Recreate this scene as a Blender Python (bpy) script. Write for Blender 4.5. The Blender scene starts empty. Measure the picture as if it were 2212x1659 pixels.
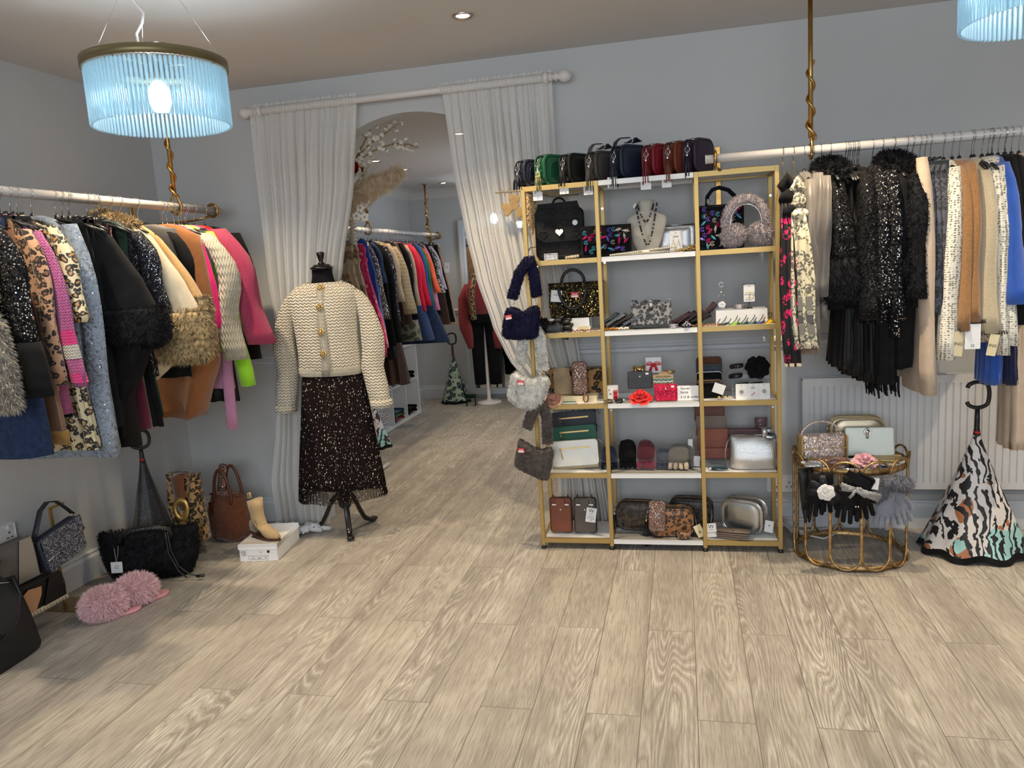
import bpy, math, random
from mathutils import Vector, Matrix, noise
S = bpy.context.scene
C = S.collection
PI = math.pi; sin = math.sin; cos = math.cos
random.seed(7)
R = random.uniform

# ------------------------------------------------------------ camera
IW, IH, F = 2212.0, 1659.0, 1665.4
CH = 1.3985
_p, _y, _r = .1532, -.2230, .0638
def _rot():
    cy, sy, cp, sp = cos(_y), sin(_y), cos(_p), sin(_p)
    f = Vector((sy*cp, cy*cp, -sp)); r0 = Vector((cy, -sy, 0)); d = f.cross(r0)
    return (cos(_r)*r0 + sin(_r)*d, -sin(_r)*r0 + cos(_r)*d, f)
CR, CD, CF = _rot()
cam = bpy.data.objects.new('camera', bpy.data.cameras.new('camera')); C.objects.link(cam)
cam.matrix_world = Matrix(((CR.x, -CD.x, -CF.x, 0), (CR.y, -CD.y, -CF.y, 0), (CR.z, -CD.z, -CF.z, CH), (0, 0, 0, 1)))
cam.data.sensor_width = 36; cam.data.lens = 36*F/IW; cam.data.clip_start = .05; cam.data.clip_end = 60
S.camera = cam
# survey helpers: where a sight line meets a real plane of the shop
def ray(u, v): return CR*((u-IW/2)/F) + CD*((v-IH/2)/F) + CF
def onY(u, v, y): d = ray(u, v); return Vector((0, 0, CH)) + d*(y/d.y)
def onX(u, v, x): d = ray(u, v); return Vector((0, 0, CH)) + d*(x/d.x)
def onZ(u, v, z): d = ray(u, v); return Vector((0, 0, CH)) + d*((z-CH)/d.z)
def xat(u, y, z):
    k = (u-IW/2)/F
    return -((CR.y-k*CF.y)*y + (CR.z-k*CF.z)*(z-CH))/(CR.x-k*CF.x)

# ------------------------------------------------------------ light
w = bpy.data.worlds.new('world'); S.world = w; w.use_nodes = True
w.node_tree.nodes['Background'].inputs[0].default_value = (.62, .74, .9, 1)
w.node_tree.nodes['Background'].inputs[1].default_value = .6
S.view_settings.view_transform = 'Standard'; S.view_settings.look = 'None'
S.view_settings.exposure = 0.32; S.view_settings.gamma = 1.0; S.view_settings.use_curve_mapping = False
S.cycles.use_denoising = True
S.cycles.max_bounces = 7; S.cycles.transparent_max_bounces = 24
S.cycles.sample_clamp_indirect = 6
S.cycles.caustics_reflective = False; S.cycles.caustics_refractive = False
def lamp(name, kind, loc, power, col, rot=(0, 0, 0), **k):
    l = bpy.data.lights.new(name, kind); l.energy = power; l.color = col
    for a, b in k.items(): setattr(l, a, b)
    o = bpy.data.objects.new(name, l); C.objects.link(o); o.location = loc; o.rotation_euler = rot
    return o
DAY = (.88, .94, 1.0); WARM = (1.0, .80, .54)
# daylight through the shop window behind the photographer
lamp('daylight', 'AREA', (-.1, -2.3, 1.75), 84, DAY, (math.radians(82), 0, 0), shape='RECTANGLE', size=4.2, size_y=1.5)
# cool fill added for the second room; its window is unseen and invented
lamp('cool_fill_beyond', 'AREA', (-.75, 6.3, 1.55), 8, DAY, (math.radians(90), 0, math.radians(90)), shape='RECTANGLE', size=1.5, size_y=1.0)
SPOTS = [(-.85, 3.27, 72), (-2.16, 3.1, 72), (.5, 3.05, 92), (1.9, 3.1, 92), (-2.1, 1.9, 60), (-.85, 1.2, 14), (.5, 1.2, 14), (1.9, 1.2, 26)]
SPOTS2 = [(-2.24, 5.69, 18), (-2.24, 6.31, 18), (-2.27, 7.52, 14), (-1.35, 4.9, 62), (-1.3, 6.6, 36)]
CE1, CE2 = 2.425, 2.24
for zc, L in ((CE1, SPOTS), (CE2, SPOTS2)):
    for x, y, p in L:
        lamp('downlight_beam', 'SPOT', (x, y, zc-.035), p, WARM, spot_size=math.radians(104 if zc == CE1 else 82), spot_blend=.9, shadow_soft_size=.025)

# ------------------------------------------------------------ object helpers
def tag(o, label=None, cat=None, group=None, kind=None):
    if label: o['label'] = label
    if cat: o['category'] = cat
    if group: o['group'] = group
    if kind: o['kind'] = kind
    return o
def T(name, label, cat, loc=(0, 0, 0), rz=0, group=None, rot=None):
    o = bpy.data.objects.new(name, None); C.objects.link(o); o.location = loc
    o.rotation_euler = rot if rot else (0, 0, rz); o.empty_display_size = .05
    return tag(o, label, cat, group)
def dup(root, loc, label=None, group=None, rz=None):
    r = root.copy(); C.objects.link(r); r.location = loc
    if rz is not None: r.rotation_euler = (0, 0, rz)
    if label: r['label'] = label
    if group: r['group'] = group
    for ch in list(root.children):
        c = ch.copy(); C.objects.link(c); c.parent = r
        for g in list(ch.children):
            d = g.copy(); C.objects.link(d); d.parent = c
    return r

class B:
    """collects faces of one part; build() links them as one mesh object"""
    def __init__(s): s.v = []; s.f = []; s.m = []; s.mi = 0; s.flat = set()
    def add(s, vs, fs, flat=False):
        n = len(s.v); s.v += [tuple(p) for p in vs]
        for f in fs:
            if flat: s.flat.add(len(s.f))
            s.f.append(tuple(i+n for i in f)); s.m.append(s.mi)
        return s
    def box(s, c, d, rot=None, bev=0):
        x, y, z = (k/2 for k in d)
        if bev:
            return s.rbox(c, d, bev*1.2, bev, rot)
        vs = [Vector((a*x, b*y, e*z)) for a in (-1, 1) for b in (-1, 1) for e in (-1, 1)]
        if rot: vs = [rot @ q for q in vs]
        vs = [q+Vector(c) for q in vs]
        return s.add(vs, [(0, 1, 3, 2), (4, 6, 7, 5), (0, 4, 5, 1), (2, 3, 7, 6), (0, 2, 6, 4), (1, 5, 7, 3)], True)
    def grid(s, rows, closed=False, caps=False):
        """rows of points -> quads; closed joins each row's ends"""
        n = len(rows[0]); vs = [p for r in rows for p in r]; fs = []
        for i in range(len(rows)-1):
            for j in range(n if closed else n-1):
                k = (j+1) % n
                fs.append((i*n+j, i*n+k, (i+1)*n+k, (i+1)*n+j))
        if caps:
            fs.append(tuple(range(n-1, -1, -1))); fs.append(tuple((len(rows)-1)*n+j for j in range(n)))
        return s.add(vs, fs)
    def rbox(s, c, d, r, bev, rot=None, n=5, puff=0):
        """box lying with its front (xz outline, corner radius r) facing -y, edges rounded by bev; puff swells front and back"""
        W, D, H = d; r = min(r, W/2-1e-4, H/2-1e-4); bev = min(bev, D/2-1e-5, r*.98)
        def outline(ins):
            pts = []; rr = max(r-ins, .0003)
            for q, (sx, sz) in enumerate(((1, 1), (-1, 1), (-1, -1), (1, -1))):
                for k in range(n+1):
                    a = PI/2*(q+k/n)
                    pts.append((sx*(W/2-r)+rr*cos(a), sz*(H/2-r)+rr*sin(a)))
            return pts
        rows = []; m = 3
        for k in range(m+1):
            a = PI/2*k/m; rows.append((-D/2+bev*(1-sin(a)), bev*(1-cos(a))))
        for k in range(m, -1, -1):
            a = PI/2*k/m; rows.append((D/2-bev*(1-sin(a)), bev*(1-cos(a))))
        R_ = []
        for y, ins in rows: R_.append([Vector((x, y, z)) for x, z in outline(ins)])
        def inner(sg, base):
            out = []
            for f in (.75, .45, .15):
                out.append([Vector((p.x*f, base.y if False else sg*(D/2+puff*(1-f)**.8), p.z*f)) for p in base_pts])
            return out
        base_pts = R_[0]
        if puff:
            fr = inner(-1, None); R_ = fr[::-1]+R_; base_pts = R_[-1]; R_ += inner(1, None)
        if rot: R_ = [[rot @ p for p in q] for q in R_]
        c = Vector(c); R_ = [[p+c for p in q] for q in R_]
        return s.grid(R_, True, True)
    def tube(s, pts, r, n=8, closed=False, flat=1.0, up=None):
        """round (or flattened) rod along points; r number or list"""
        P = [Vector(p) for p in pts]; m = len(P); rows = []; prev = None
        for i, p in enumerate(P):
            a = P[(i-1) % m] if (closed or i) else p; b = P[(i+1) % m] if (closed or i < m-1) else p
            t = (b-a); t = t.normalized() if t.length > 1e-9 else Vector((0, 0, 1))
            if prev is None:
                ref = Vector(up) if up else (Vector((0, 0, 1)) if abs(t.z) < .9 else Vector((1, 0, 0)))
                x = ref.cross(t); x = x.normalized()
            else:
                x = (prev - t*prev.dot(t)); x = x.normalized() if x.length > 1e-6 else t.orthogonal().normalized()
            prev = x; y = t.cross(x)
            rr = r[i] if isinstance(r, (list, tuple)) else r
            rows.append([p + x*rr*cos(2*PI*k/n) + y*rr*flat*sin(2*PI*k/n) for k in range(n)])
        if closed: rows.append(rows[0]); return s.grid(rows, True)
        return s.grid(rows, True, True)
    def ribbon(s, pts, w, t=.002, side=(0, 1, 0)):
        """flat strap of width w (along side) and thickness t"""
        P = [Vector(p) for p in pts]; sd = Vector(side).normalized(); rows = []
        for i, p in enumerate(P):
            tn = (P[min(i+1, len(P)-1)]-P[max(i-1, 0)])
            nn = tn.cross(sd); nn = nn.normalized() if nn.length > 1e-9 else Vector((1, 0, 0))
            ww = w[i] if isinstance(w, (list, tuple)) else w
            rows.append([p+sd*ww/2+nn*t/2, p-sd*ww/2+nn*t/2, p-sd*ww/2-nn*t/2, p+sd*ww/2-nn*t/2])
        return s.grid(rows, True, True)
    def lathe(s, prof, n=24, c=(0, 0, 0), rot=None, caps=True):
        c = Vector(c); rows = []
        for r, z in prof:
            row = [Vector((r*cos(2*PI*k/n), r*sin(2*PI*k/n), z)) for k in range(n)]
            if rot: row = [rot @ p for p in row]
            rows.append([p+c for p in row])
        return s.grid(rows, True, caps)
    def ball(s, c, r, n=10, sc=(1, 1, 1), rot=None):
        m = max(4, n//2)
        rows = []
        for i in range(m+1):
            a = PI*i/m*.998+.001
            row = [Vector((r*sin(a)*cos(2*PI*k/n)*sc[0], r*sin(a)*sin(2*PI*k/n)*sc[1], r*cos(a)*sc[2])) for k in range(n)]
            if rot: row = [rot @ p for p in row]
            rows.append([p+Vector(c) for p in row])
        return s.grid(rows[::-1], True, True)
    def prism(s, pts, y0, y1, bev=0):
        """outline in xz pushed from y0 to y1"""
        n = len(pts)
        vs = [(x, y0, z) for x, z in pts]+[(x, y1, z) for x, z in pts]
        return s.add(vs, [tuple(range(n)), tuple(range(2*n-1, n-1, -1))]+[(i, n+i, n+(i+1) % n, (i+1) % n) for i in range(n)], True)
    def fur(s, L, dens, grav=.35, wd=.0022, lim=6000, seed=1, f0=0, jit=.5):
        """grows hair blades out of the faces built so far (from face f0)"""
        rn = random.Random(seed); faces = s.f[f0:]; areas = []
        V = [Vector(p) for p in s.v]
        for f in faces:
            a = 0
            for k in range(1, len(f)-1): a += (V[f[k]]-V[f[0]]).cross(V[f[k+1]]-V[f[0]]).length/2
            areas.append(a)
        tot = sum(areas); num = min(lim, int(tot*dens)); ps = []; fs = []
        if not tot: return s
        ctr = sum(V, Vector())/len(V)
        for f, a in zip(faces, areas):
            q = a/tot*num; c = int(q)+(rn.random() < q-int(q))
            if not c: continue
            nrm = (V[f[1]]-V[f[0]]).cross(V[f[2]]-V[f[0]])
            if nrm.length < 1e-12 and len(f) > 3: nrm = (V[f[2]]-V[f[0]]).cross(V[f[3]]-V[f[0]])
            if nrm.length < 1e-12: continue
            nrm.normalize()
            for _ in range(c):
                k = rn.randrange(1, len(f)-1); a1, b1 = rn.random(), rn.random()
                if a1+b1 > 1: a1, b1 = 1-a1, 1-b1
                p = V[f[0]]+(V[f[k]]-V[f[0]])*a1+(V[f[k+1]]-V[f[0]])*b1
                j = Vector((rn.gauss(0, 1), rn.gauss(0, 1), rn.gauss(0, 1)))*jit*.5
                d = (nrm+j+Vector((0, 0, -grav))).normalized(); l = L*rn.uniform(.6, 1.15)
                t = d.cross(Vector((rn.uniform(-1, 1), rn.uniform(-1, 1), rn.uniform(-1, 1))))
                t = t.normalized()*wd if t.length > 1e-6 else Vector((wd, 0, 0))
                d2 = (d+Vector((0, 0, -grav*1.2))).normalized()
                b = len(ps); ps += [p-t, p+t, p+d*l*.55+t*.7, p+d*l*.55-t*.7, p+d*l*.55+d2*l*.45]
                fs += [(b, b+1, b+2, b+3), (b+3, b+2, b+4)]
        return s.add(ps, fs)
    def wob(s, amp, sc, seed=0, ax=(1, 1, 1)):
        """soft irregularity of cloth"""
        o = Vector((seed*3.1, seed*1.7, seed*2.3)); out = []
        for p in s.v:
            q = Vector(p); n = noise.noise_vector(q*sc+o)
            out.append((q.x+n.x*amp*ax[0], q.y+n.y*amp*ax[1], q.z+n.z*amp*ax[2]))
        s.v = out; return s
    def xf(s, M):
        s.v = [tuple(M @ Vector(p)) for p in s.v]; return s
    def build(s, name, mats, parent=None, label=None, smooth=True):
        me = bpy.data.meshes.new(name); me.from_pydata(s.v, [], s.f)
        if not isinstance(mats, (list, tuple)): mats = [mats]
        for m in mats: me.materials.append(m)
        if len(mats) > 1: me.polygons.foreach_set('material_index', s.m)
        if smooth: me.polygons.foreach_set('use_smooth', [i not in s.flat and len(f) < 9 for i, f in enumerate(s.f)])
        me.update()
        o = bpy.data.objects.new(name, me); C.objects.link(o)
        if parent: o.parent = parent
        if label: o['label'] = label
        return o
def RM(ax, deg): return Matrix.Rotation(math.radians(deg), 3, ax)
def RM4(ax, deg): return Matrix.Rotation(math.radians(deg), 4, ax)
def struct(name, b, m): return tag(b.build(name, m), kind='structure')
def thing(b, name, mat, label, cat, loc=(0, 0, 0), rz=0, group=None, rot=None):
    o = b.build(name, mat); o.location = loc; o.rotation_euler = rot if rot else (0, 0, rz)
    return tag(o, label, cat, group)
def letters(txt, size, mat, parent, loc, rot=(PI/2, 0, 0), name='lettering', align='CENTER', shear=0, ext=.0002):
    c = bpy.data.curves.new(name, 'FONT'); c.body = txt; c.size = size; c.align_x = align; c.align_y = 'CENTER'; c.shear = shear; c.extrude = ext
    c.resolution_u = 2; c.space_line = .9
    q = bpy.data.objects.new(name, c); me = bpy.data.meshes.new_from_object(q); bpy.data.objects.remove(q)
    me.materials.clear(); me.materials.append(mat); o = bpy.data.objects.new(name, me); C.objects.link(o)
    o.parent = parent; o.location = loc; o.rotation_euler = rot
    return o

# ------------------------------------------------------------ materials
class G:
    """tiny node-graph writer"""
    def __init__(s, name):
        s.m = bpy.data.materials.new(name); s.m.use_nodes = True; s.t = s.m.node_tree; s.n = s.t.nodes
        s.b = s.n['Principled BSDF']; s.out = s.n['Material Output']; s._tc = None
    def node(s, ty, ins={}, **k):
        x = s.n.new(ty)
        for a, b in k.items(): setattr(x, a, b)
        for a, b in ins.items(): s.put(x.inputs[a], b)
        return x
    def put(s, sock, val):
        if isinstance(val, bpy.types.NodeSocket): s.t.links.new(val, sock)
        elif isinstance(val, (tuple, list)) and sock.type == 'RGBA' and len(val) == 3: sock.default_value = (*val, 1)
        else: sock.default_value = val
    def co(s, scale=None, loc=None, rot=None):
        if not s._tc: s._tc = s.n.new('ShaderNodeTexCoord')
        v = s._tc.outputs['Object']
        if scale or loc or rot:
            i = {'Vector': v}
            if scale: i['Scale'] = scale if isinstance(scale, (tuple, list)) else (scale,)*3
            if loc: i['Location'] = loc
            if rot: i['Rotation'] = rot
            v = s.node('ShaderNodeMapping', i).outputs[0]
        return v
    def noise(s, sc, det=3, vec=None, out='Fac', dist=0):
        return s.node('ShaderNodeTexNoise', {'Vector': vec or s.co(), 'Scale': sc, 'Detail': det, 'Distortion': dist}).outputs[out]
    def vor(s, sc, vec=None, feat='F1', out='Distance', rnd=1):
        return s.node('ShaderNodeTexVoronoi', {'Vector': vec or s.co(), 'Scale': sc, 'Randomness': rnd}, feature=feat).outputs[out]
    def wave(s, sc, vec=None, dist=0, dirn='X', ds=1, prof='SIN', det=2):
        return s.node('ShaderNodeTexWave', {'Vector': vec or s.co(), 'Scale': sc, 'Distortion': dist, 'Detail Scale': ds, 'Detail': det}, bands_direction=dirn, wave_profile=prof).outputs['Fac']
    def math(s, op, a, b=0, c=0):
        x = s.node('ShaderNodeMath', {0: a, 1: b}, operation=op)
        if c: s.put(x.inputs[2], c)
        return x.outputs[0]
    def ramp(s, fac, st, interp='LINEAR'):
        x = s.node('ShaderNodeValToRGB', {'Fac': fac}); r = x.color_ramp; r.interpolation = interp
        while len(r.elements) < len(st): r.elements.new(.5)
        for e, (p, c) in zip(r.elements, st):
            e.position = p; e.color = (*c, 1) if isinstance(c, (tuple, list)) else (c, c, c, 1)
        return x.outputs[0]
    def mix(s, fac, a, b, mode='MIX'):
        x = s.node('ShaderNodeMix', data_type='RGBA', blend_type=mode)
        s.put(x.inputs[0], fac); s.put(x.inputs[6], a); s.put(x.inputs[7], b); return x.outputs[2]
    def bump(s, h, st=.5, d=.002):
        s.put(s.b.inputs['Normal'], s.node('ShaderNodeBump', {'Height': h, 'Strength': st, 'Distance': d}).outputs[0]); return s
    def set(s, **k):
        for a, b in k.items(): s.put(s.b.inputs[a.replace('_', ' ')], b)
        return s
def col(r, g, b):
    """sRGB 0-255 to linear"""
    f = lambda c: (c/255/12.92) if c <= 10 else ((c/255+.055)/1.055)**2.4
    return (f(r), f(g), f(b))
def plain(name, c, rough=.6, metal=0, nz=0, ns=60, **k):
    g = G(name).set(Base_Color=c, Roughness=rough, Metallic=metal, **k)
    if nz: g.bump(g.noise(ns, 3), .6, nz)
    return g.m
def fabric(name, c, c2=None, sc=18, rough=.9, weave=900, sheen=.25, tint=None):
    g = G(name); n = g.noise(sc, 4)
    g.set(Base_Color=g.ramp(n, [(.3, c), (.75, c2 or tuple(min(1, x*1.25+.004) for x in c))]), Roughness=rough, Sheen_Weight=sheen, Sheen_Roughness=.5)
    if tint: g.set(Sheen_Tint=(*tint, 1))
    if max(c) < .03: g.set(Specular_IOR_Level=.12, Sheen_Weight=min(sheen, .03))
    else: g.set(Specular_IOR_Level=.3)
    return g.bump(g.noise(weave, 2), .4, .0008).m
def satin(name, c, c2, rough=.35):
    g = G(name); n = g.noise(9, 3, g.co((1, 1, .3)))
    g.set(Base_Color=g.ramp(n, [(.3, c), (.7, c2)]), Roughness=rough, Sheen_Weight=.3 if max(c) > .03 else 0, Specular_IOR_Level=.5 if max(c) > .03 else .2)
    return g.bump(g.noise(22, 3, g.co((1, 1, .25))), .5, .01).m
def knit(name, c, dark=None, sc=70, ax=(1, 1, 1), st=.9, d=.004, rough=.95):
    g = G(name); n = g.noise(12, 3); s_ = g.node('ShaderNodeSeparateXYZ', {0: g.mix(.006, g.co(), g.noise(22, 2, out='Color'))}); k = sc*2.4
    tx = g.math('PINGPONG', g.math('MULTIPLY', g.math('ADD', s_.outputs[0], g.math('MULTIPLY', s_.outputs[1], .85)), k), .5)
    ph = g.math('ADD', g.math('MULTIPLY', s_.outputs[2], k*1.15*ax[2]), g.math('MULTIPLY', tx, 1.5))
    h = g.math('MULTIPLY', g.math('ADD', g.math('MULTIPLY', g.math('SINE', g.math('MULTIPLY', ph, 6.283)), .5 if ax[2] > .2 else .12), .55), g.ramp(g.math('MULTIPLY', tx, 2.0), [(.0, .25), (.25, 1.), (.85, 1.), (1., .45)]))
    c2 = dark or tuple(x*.5 for x in c)
    cc = g.mix(g.ramp(h, [(.12, 0.), (.6, 1.)]), c2, g.ramp(n, [(.3, tuple(x*.85 for x in c)), (.7, c)]))
    g.set(Base_Color=cc, Roughness=rough, Sheen_Weight=.3)
    return g.bump(h, st, d).m
def crochet(name, c, hole, sc=110, d=.006):
    """open chunky knit: rows of small holes between stitches"""
    g = G(name); n = g.noise(260, 2); v = g.vor(sc, g.co((1, 1, 1.35), loc=(.013, .01, .02)), rnd=.38)
    f = g.ramp(v, [(.20, 0.), (.38, 1.)])
    g.set(Base_Color=g.mix(f, hole, g.mix(n, tuple(x*.82 for x in c), c)), Roughness=.95, Sheen_Weight=.3)
    return g.bump(g.ramp(v, [(.1, 0.), (.45, 1.)]), 1, d).m
def sequin(name, base, spark, sc=150, cover=.46, tilt=.9, rough=.22, c2=None, dens=1):
    g = G(name); node = g.node('ShaderNodeTexVoronoi', {'Vector': g.co(), 'Scale': sc, 'Randomness': .8})
    rnd = g.node('ShaderNodeSeparateColor', {0: node.outputs['Color']})
    on = g.math('MULTIPLY', g.math('LESS_THAN', node.outputs['Distance'], cover), g.math('LESS_THAN', rnd.outputs[0], dens))
    sc_ = g.mix(rnd.outputs[1], spark, c2 or spark)
    geo = g.n.new('ShaderNodeNewGeometry')
    off = g.node('ShaderNodeVectorMath', {0: node.outputs['Color'], 1: (.5, .5, .5)}, operation='SUBTRACT')
    off2 = g.node('ShaderNodeVectorMath', {0: off.outputs[0]}, operation='SCALE'); g.put(off2.inputs['Scale'], tilt)
    ad = g.node('ShaderNodeVectorMath', {0: geo.outputs['Normal'], 1: off2.outputs[0]}, operation='ADD')
    nm = g.node('ShaderNodeVectorMath', {0: ad.outputs[0]}, operation='NORMALIZE')
    g.set(Base_Color=g.mix(on, base, sc_), Metallic=g.math('MULTIPLY', on, .85), Specular_IOR_Level=.15, Roughness=g.math('SUBTRACT', .75, g.math('MULTIPLY', on, .75-rough)), Normal=nm.outputs[0])
    return g.m
def leopard(name, base, mid, dark, sc=26, rough=.8, bumpy=0, sheen=.3, thin=0):
    sc *= 1.35; g = G(name); vec = g.mix(.03, g.co(), g.noise(sc*.7, 2, out='Color'))
    v = g.vor(sc, vec, rnd=.85); v2 = g.noise(sc*1.9, 2)
    ring = g.math('MULTIPLY', g.math('GREATER_THAN', v, .26), g.math('LESS_THAN', v, g.math('ADD', .35-thin, g.math('MULTIPLY', v2, .34))))
    ring = g.math('MULTIPLY', ring, g.math('GREATER_THAN', g.noise(sc*1.1, 1, g.co(loc=(1, 2, 3))), .30))
    bc = g.mix(g.noise(sc*.3, 2), base, tuple(x*.72 for x in base))
    c = g.mix(g.math('LESS_THAN', v, .3), bc, mid); g.set(Base_Color=g.mix(ring, c, dark), Roughness=rough, Sheen_Weight=sheen)
    if bumpy: g.bump(g.noise(300, 3), .8, bumpy)
    return g.m
def furm(name, c, c2, sc=40, tip=None):
    g = G(name); n = g.noise(sc, 4); g.set(Base_Color=g.ramp(n, [(.3, c), (.65, c2)]), Roughness=.85, Sheen_Weight=.3 if max(c) > .03 else .0, Specular_IOR_Level=.3 if max(c) > .03 else .2)
    return g.m
def metal(name, c, rough=.3, wear=0, dark=None):
    g = G(name).set(Base_Color=c, Metallic=1, Roughness=rough)
    if wear:
        n = g.noise(45, 5); g.set(Base_Color=g.ramp(n, [(.35, dark), (.65, c)]), Roughness=g.ramp(n, [(.3, rough+.2), (.7, rough)])); g.bump(n, .3, .0015)
    return g.m
def leather(name, c, rough=.45, metal_=0, d=.0006, sc=420):
    g = G(name).set(Base_Color=c, Roughness=rough, Metallic=metal_)
    return g.bump(g.vor(sc), .5, d).m
def glitter(name, c, c2, sc=700):
    g = G(name); nd = g.node('ShaderNodeTexVoronoi', {'Vector': g.co(), 'Scale': sc})
    r = g.node('ShaderNodeSeparateColor', {0: nd.outputs['Color']})
    geo = g.n.new('ShaderNodeNewGeometry')
    off = g.node('ShaderNodeVectorMath', {0: nd.outputs['Color'], 1: (.5, .5, .5)}, operation='SUBTRACT')
    ad = g.node('ShaderNodeVectorMath', {0: geo.outputs['Normal'], 1: off.outputs[0]}, operation='ADD')
    g.set(Base_Color=g.mix(r.outputs[0], c, c2), Metallic=.7, Roughness=.3, Normal=g.node('ShaderNodeVectorMath', {0: ad.outputs[0]}, operation='NORMALIZE').outputs[0])
    return g.m
def clearm(name, tint=(1, 1, 1), a=.12, rough=.05):
    """clear acrylic: mostly see-through with a glossy skin"""
    g = G(name); tr = g.node('ShaderNodeBsdfTransparent', {0: tint}); gl = g.node('ShaderNodeBsdfGlossy', {0: (1, 1, 1), 'Roughness': rough})
    fr = g.node('ShaderNodeLayerWeight', {'Blend': .25}); f = g.math('ADD', g.math('MULTIPLY', g.math('POWER', fr.outputs['Facing'], 3), .5), a)
    mx = g.node('ShaderNodeMixShader', {0: f, 1: tr.outputs[0], 2: gl.outputs[0]}); g.t.links.new(mx.outputs[0], g.out.inputs[0]); return g.m
def sheer(name, c, alpha=.25, tl=.5):
    g = G(name); df = g.node('ShaderNodeBsdfDiffuse', {0: c}); t = g.node('ShaderNodeBsdfTranslucent', {0: c}); tr = g.node('ShaderNodeBsdfTransparent')
    m1 = g.node('ShaderNodeMixShader', {0: tl, 1: df.outputs[0], 2: t.outputs[0]})
    th = g.noise(500, 2, g.co((1, 1, .12)))
    a = g.math('MULTIPLY', th, alpha*2)
    m2 = g.node('ShaderNodeMixShader', {0: a, 1: m1.outputs[0], 2: tr.outputs[0]}); g.t.links.new(m2.outputs[0], g.out.inputs[0]); return g.m

M = {}
BLK = (.006, .006, .007)
# setting
def wallmat(name, c, sc=1.0):
    g = G(name); n = g.noise(2.2, 3); g.set(Base_Color=g.ramp(n, [(.3, tuple(x*.97 for x in c)), (.7, c)]), Roughness=.85)
    return g.bump(g.noise(180, 3), .25, .0008).m
M['wall'] = wallmat('painted_plaster_blue_grey', (.552, .562, .568))
M['ceil'] = wallmat('ceiling_paint', (.67, .64, .62))
M['trim'] = plain('white_gloss_paint', (.62, .645, .68), .35)
M['rad'] = plain('radiator_enamel', (.66, .66, .67), .35)
def floor_mat():
    g = G('oak_look_vinyl_planks')
    # planks run along world y; rows of 0.1706 m, planks 1.13 m, half-lapped
    sx = g.node('ShaderNodeSeparateXYZ', {0: g.co()})
    u = g.math('SUBTRACT', sx.outputs[1], 2.773); v = g.math('ADD', sx.outputs[0], .3315+.1706*40)
    vec = g.node('ShaderNodeCombineXYZ', {0: g.math('ADD', u, 11.3), 1: v}).outputs[0]
    br = g.node('ShaderNodeTexBrick', {'Vector': vec, 'Color1': (0, 0, 0), 'Color2': (1, 1, 1), 'Mortar': (.5, .5, .5), 'Scale': 1, 'Mortar Size': .0011, 'Mortar Smooth': .1, 'Bias': 0, 'Brick Width': 1.13, 'Row Height': .1706}, offset=.5, offset_frequency=2)
    rnd = br.outputs['Color']; seam = br.outputs['Fac']
    rs = g.node('ShaderNodeSeparateColor', {0: rnd}).outputs[0]
    # grain shifts from plank to plank
    gv = g.node('ShaderNodeCombineXYZ', {0: g.math('ADD', g.math('MULTIPLY', sx.outputs[0], 1.0), g.math('MULTIPLY', rs, 37.0)), 1: g.math('MULTIPLY', sx.outputs[1], .05), 2: g.math('MULTIPLY', rs, 19.0)}).outputs[0]
    base = g.noise(9, 4, gv, dist=.4)
    rv = g.node('ShaderNodeCombineXYZ', {0: g.math('ADD', sx.outputs[0], g.math('MULTIPLY', rs, 37.0)), 1: g.math('MULTIPLY', sx.outputs[1], .11), 2: g.math('MULTIPLY', rs, 19.0)}).outputs[0]
    rings = g.math('ABSOLUTE', g.math('SINE', g.math('MULTIPLY', g.noise(5.0, 2, rv, dist=.15), 120.0)))
    fine = g.noise(210, 3, gv); mott = g.noise(5.5, 5)
    wv = g.node('ShaderNodeCombineXYZ', {0: g.math('ADD', sx.outputs[0], g.math('MULTIPLY', rs, 7.0)), 1: g.math('MULTIPLY', sx.outputs[1], .3)}).outputs[0]
    knot = g.vor(3.3, wv)
    c = g.ramp(base, [(.3, col(150, 138, 122)), (.52, col(180, 168, 148)), (.72, col(200, 189, 169))])
    lm = g.ramp(g.noise(4, 2, gv), [(.42, 0.), (.6, 1.)])
    c = g.mix(g.math('MULTIPLY', lm, g.ramp(rings, [(.0, .55), (.4, 0.)])), c, col(112, 98, 84))
    c = g.mix(g.math('MULTIPLY', lm, g.ramp(rings, [(.8, 0.), (1, .45)])), c, col(236, 230, 218))
    c = g.mix(g.ramp(fine, [(.38, .5), (.5, 0.)]), c, col(122, 108, 92))
    c = g.mix(g.ramp(fine, [(.58, 0.), (.7, .36)]), c, col(230, 222, 206))
    c = g.mix(g.ramp(mott, [(.38, .34), (.62, 0.)]), c, col(138, 125, 114))
    c = g.mix(g.ramp(knot, [(.02, .75), (.07, 0.)]), c, col(88, 70, 54))
    c = g.mix(g.math('MULTIPLY', rs, .25), c, col(158, 143, 124))
    c = g.mix(g.math('MULTIPLY', seam, .8), c, col(62, 52, 44))
    hs = g.node('ShaderNodeHueSaturation', {'Saturation': .66, 'Value': .95, 'Color': c}); c = hs.outputs[0]
    g.set(Base_Color=c, Roughness=g.ramp(fine, [(.3, .52), (.7, .36)]), Specular_IOR_Level=.45)
    h = g.math('SUBTRACT', g.math('MULTIPLY', fine, .5), seam)
    return g.bump(h, .35, .0015).m
M['floor'] = floor_mat()
M['white'] = plain('white_melamine', (.80, .80, .80), .3)
M['card'] = plain('white_card', (.83, .83, .84), .7)
M['cream_card'] = plain('cream_card', col(222, 208, 170), .7)
M['kraft'] = plain('kraft_card', col(190, 160, 125), .8)
M['gold'] = plain('satin_gold_paint', col(178, 150, 92), .38, .5)
M['brass'] = metal('aged_brass', col(206, 174, 122), .36, 1, col(146, 116, 78))
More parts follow.
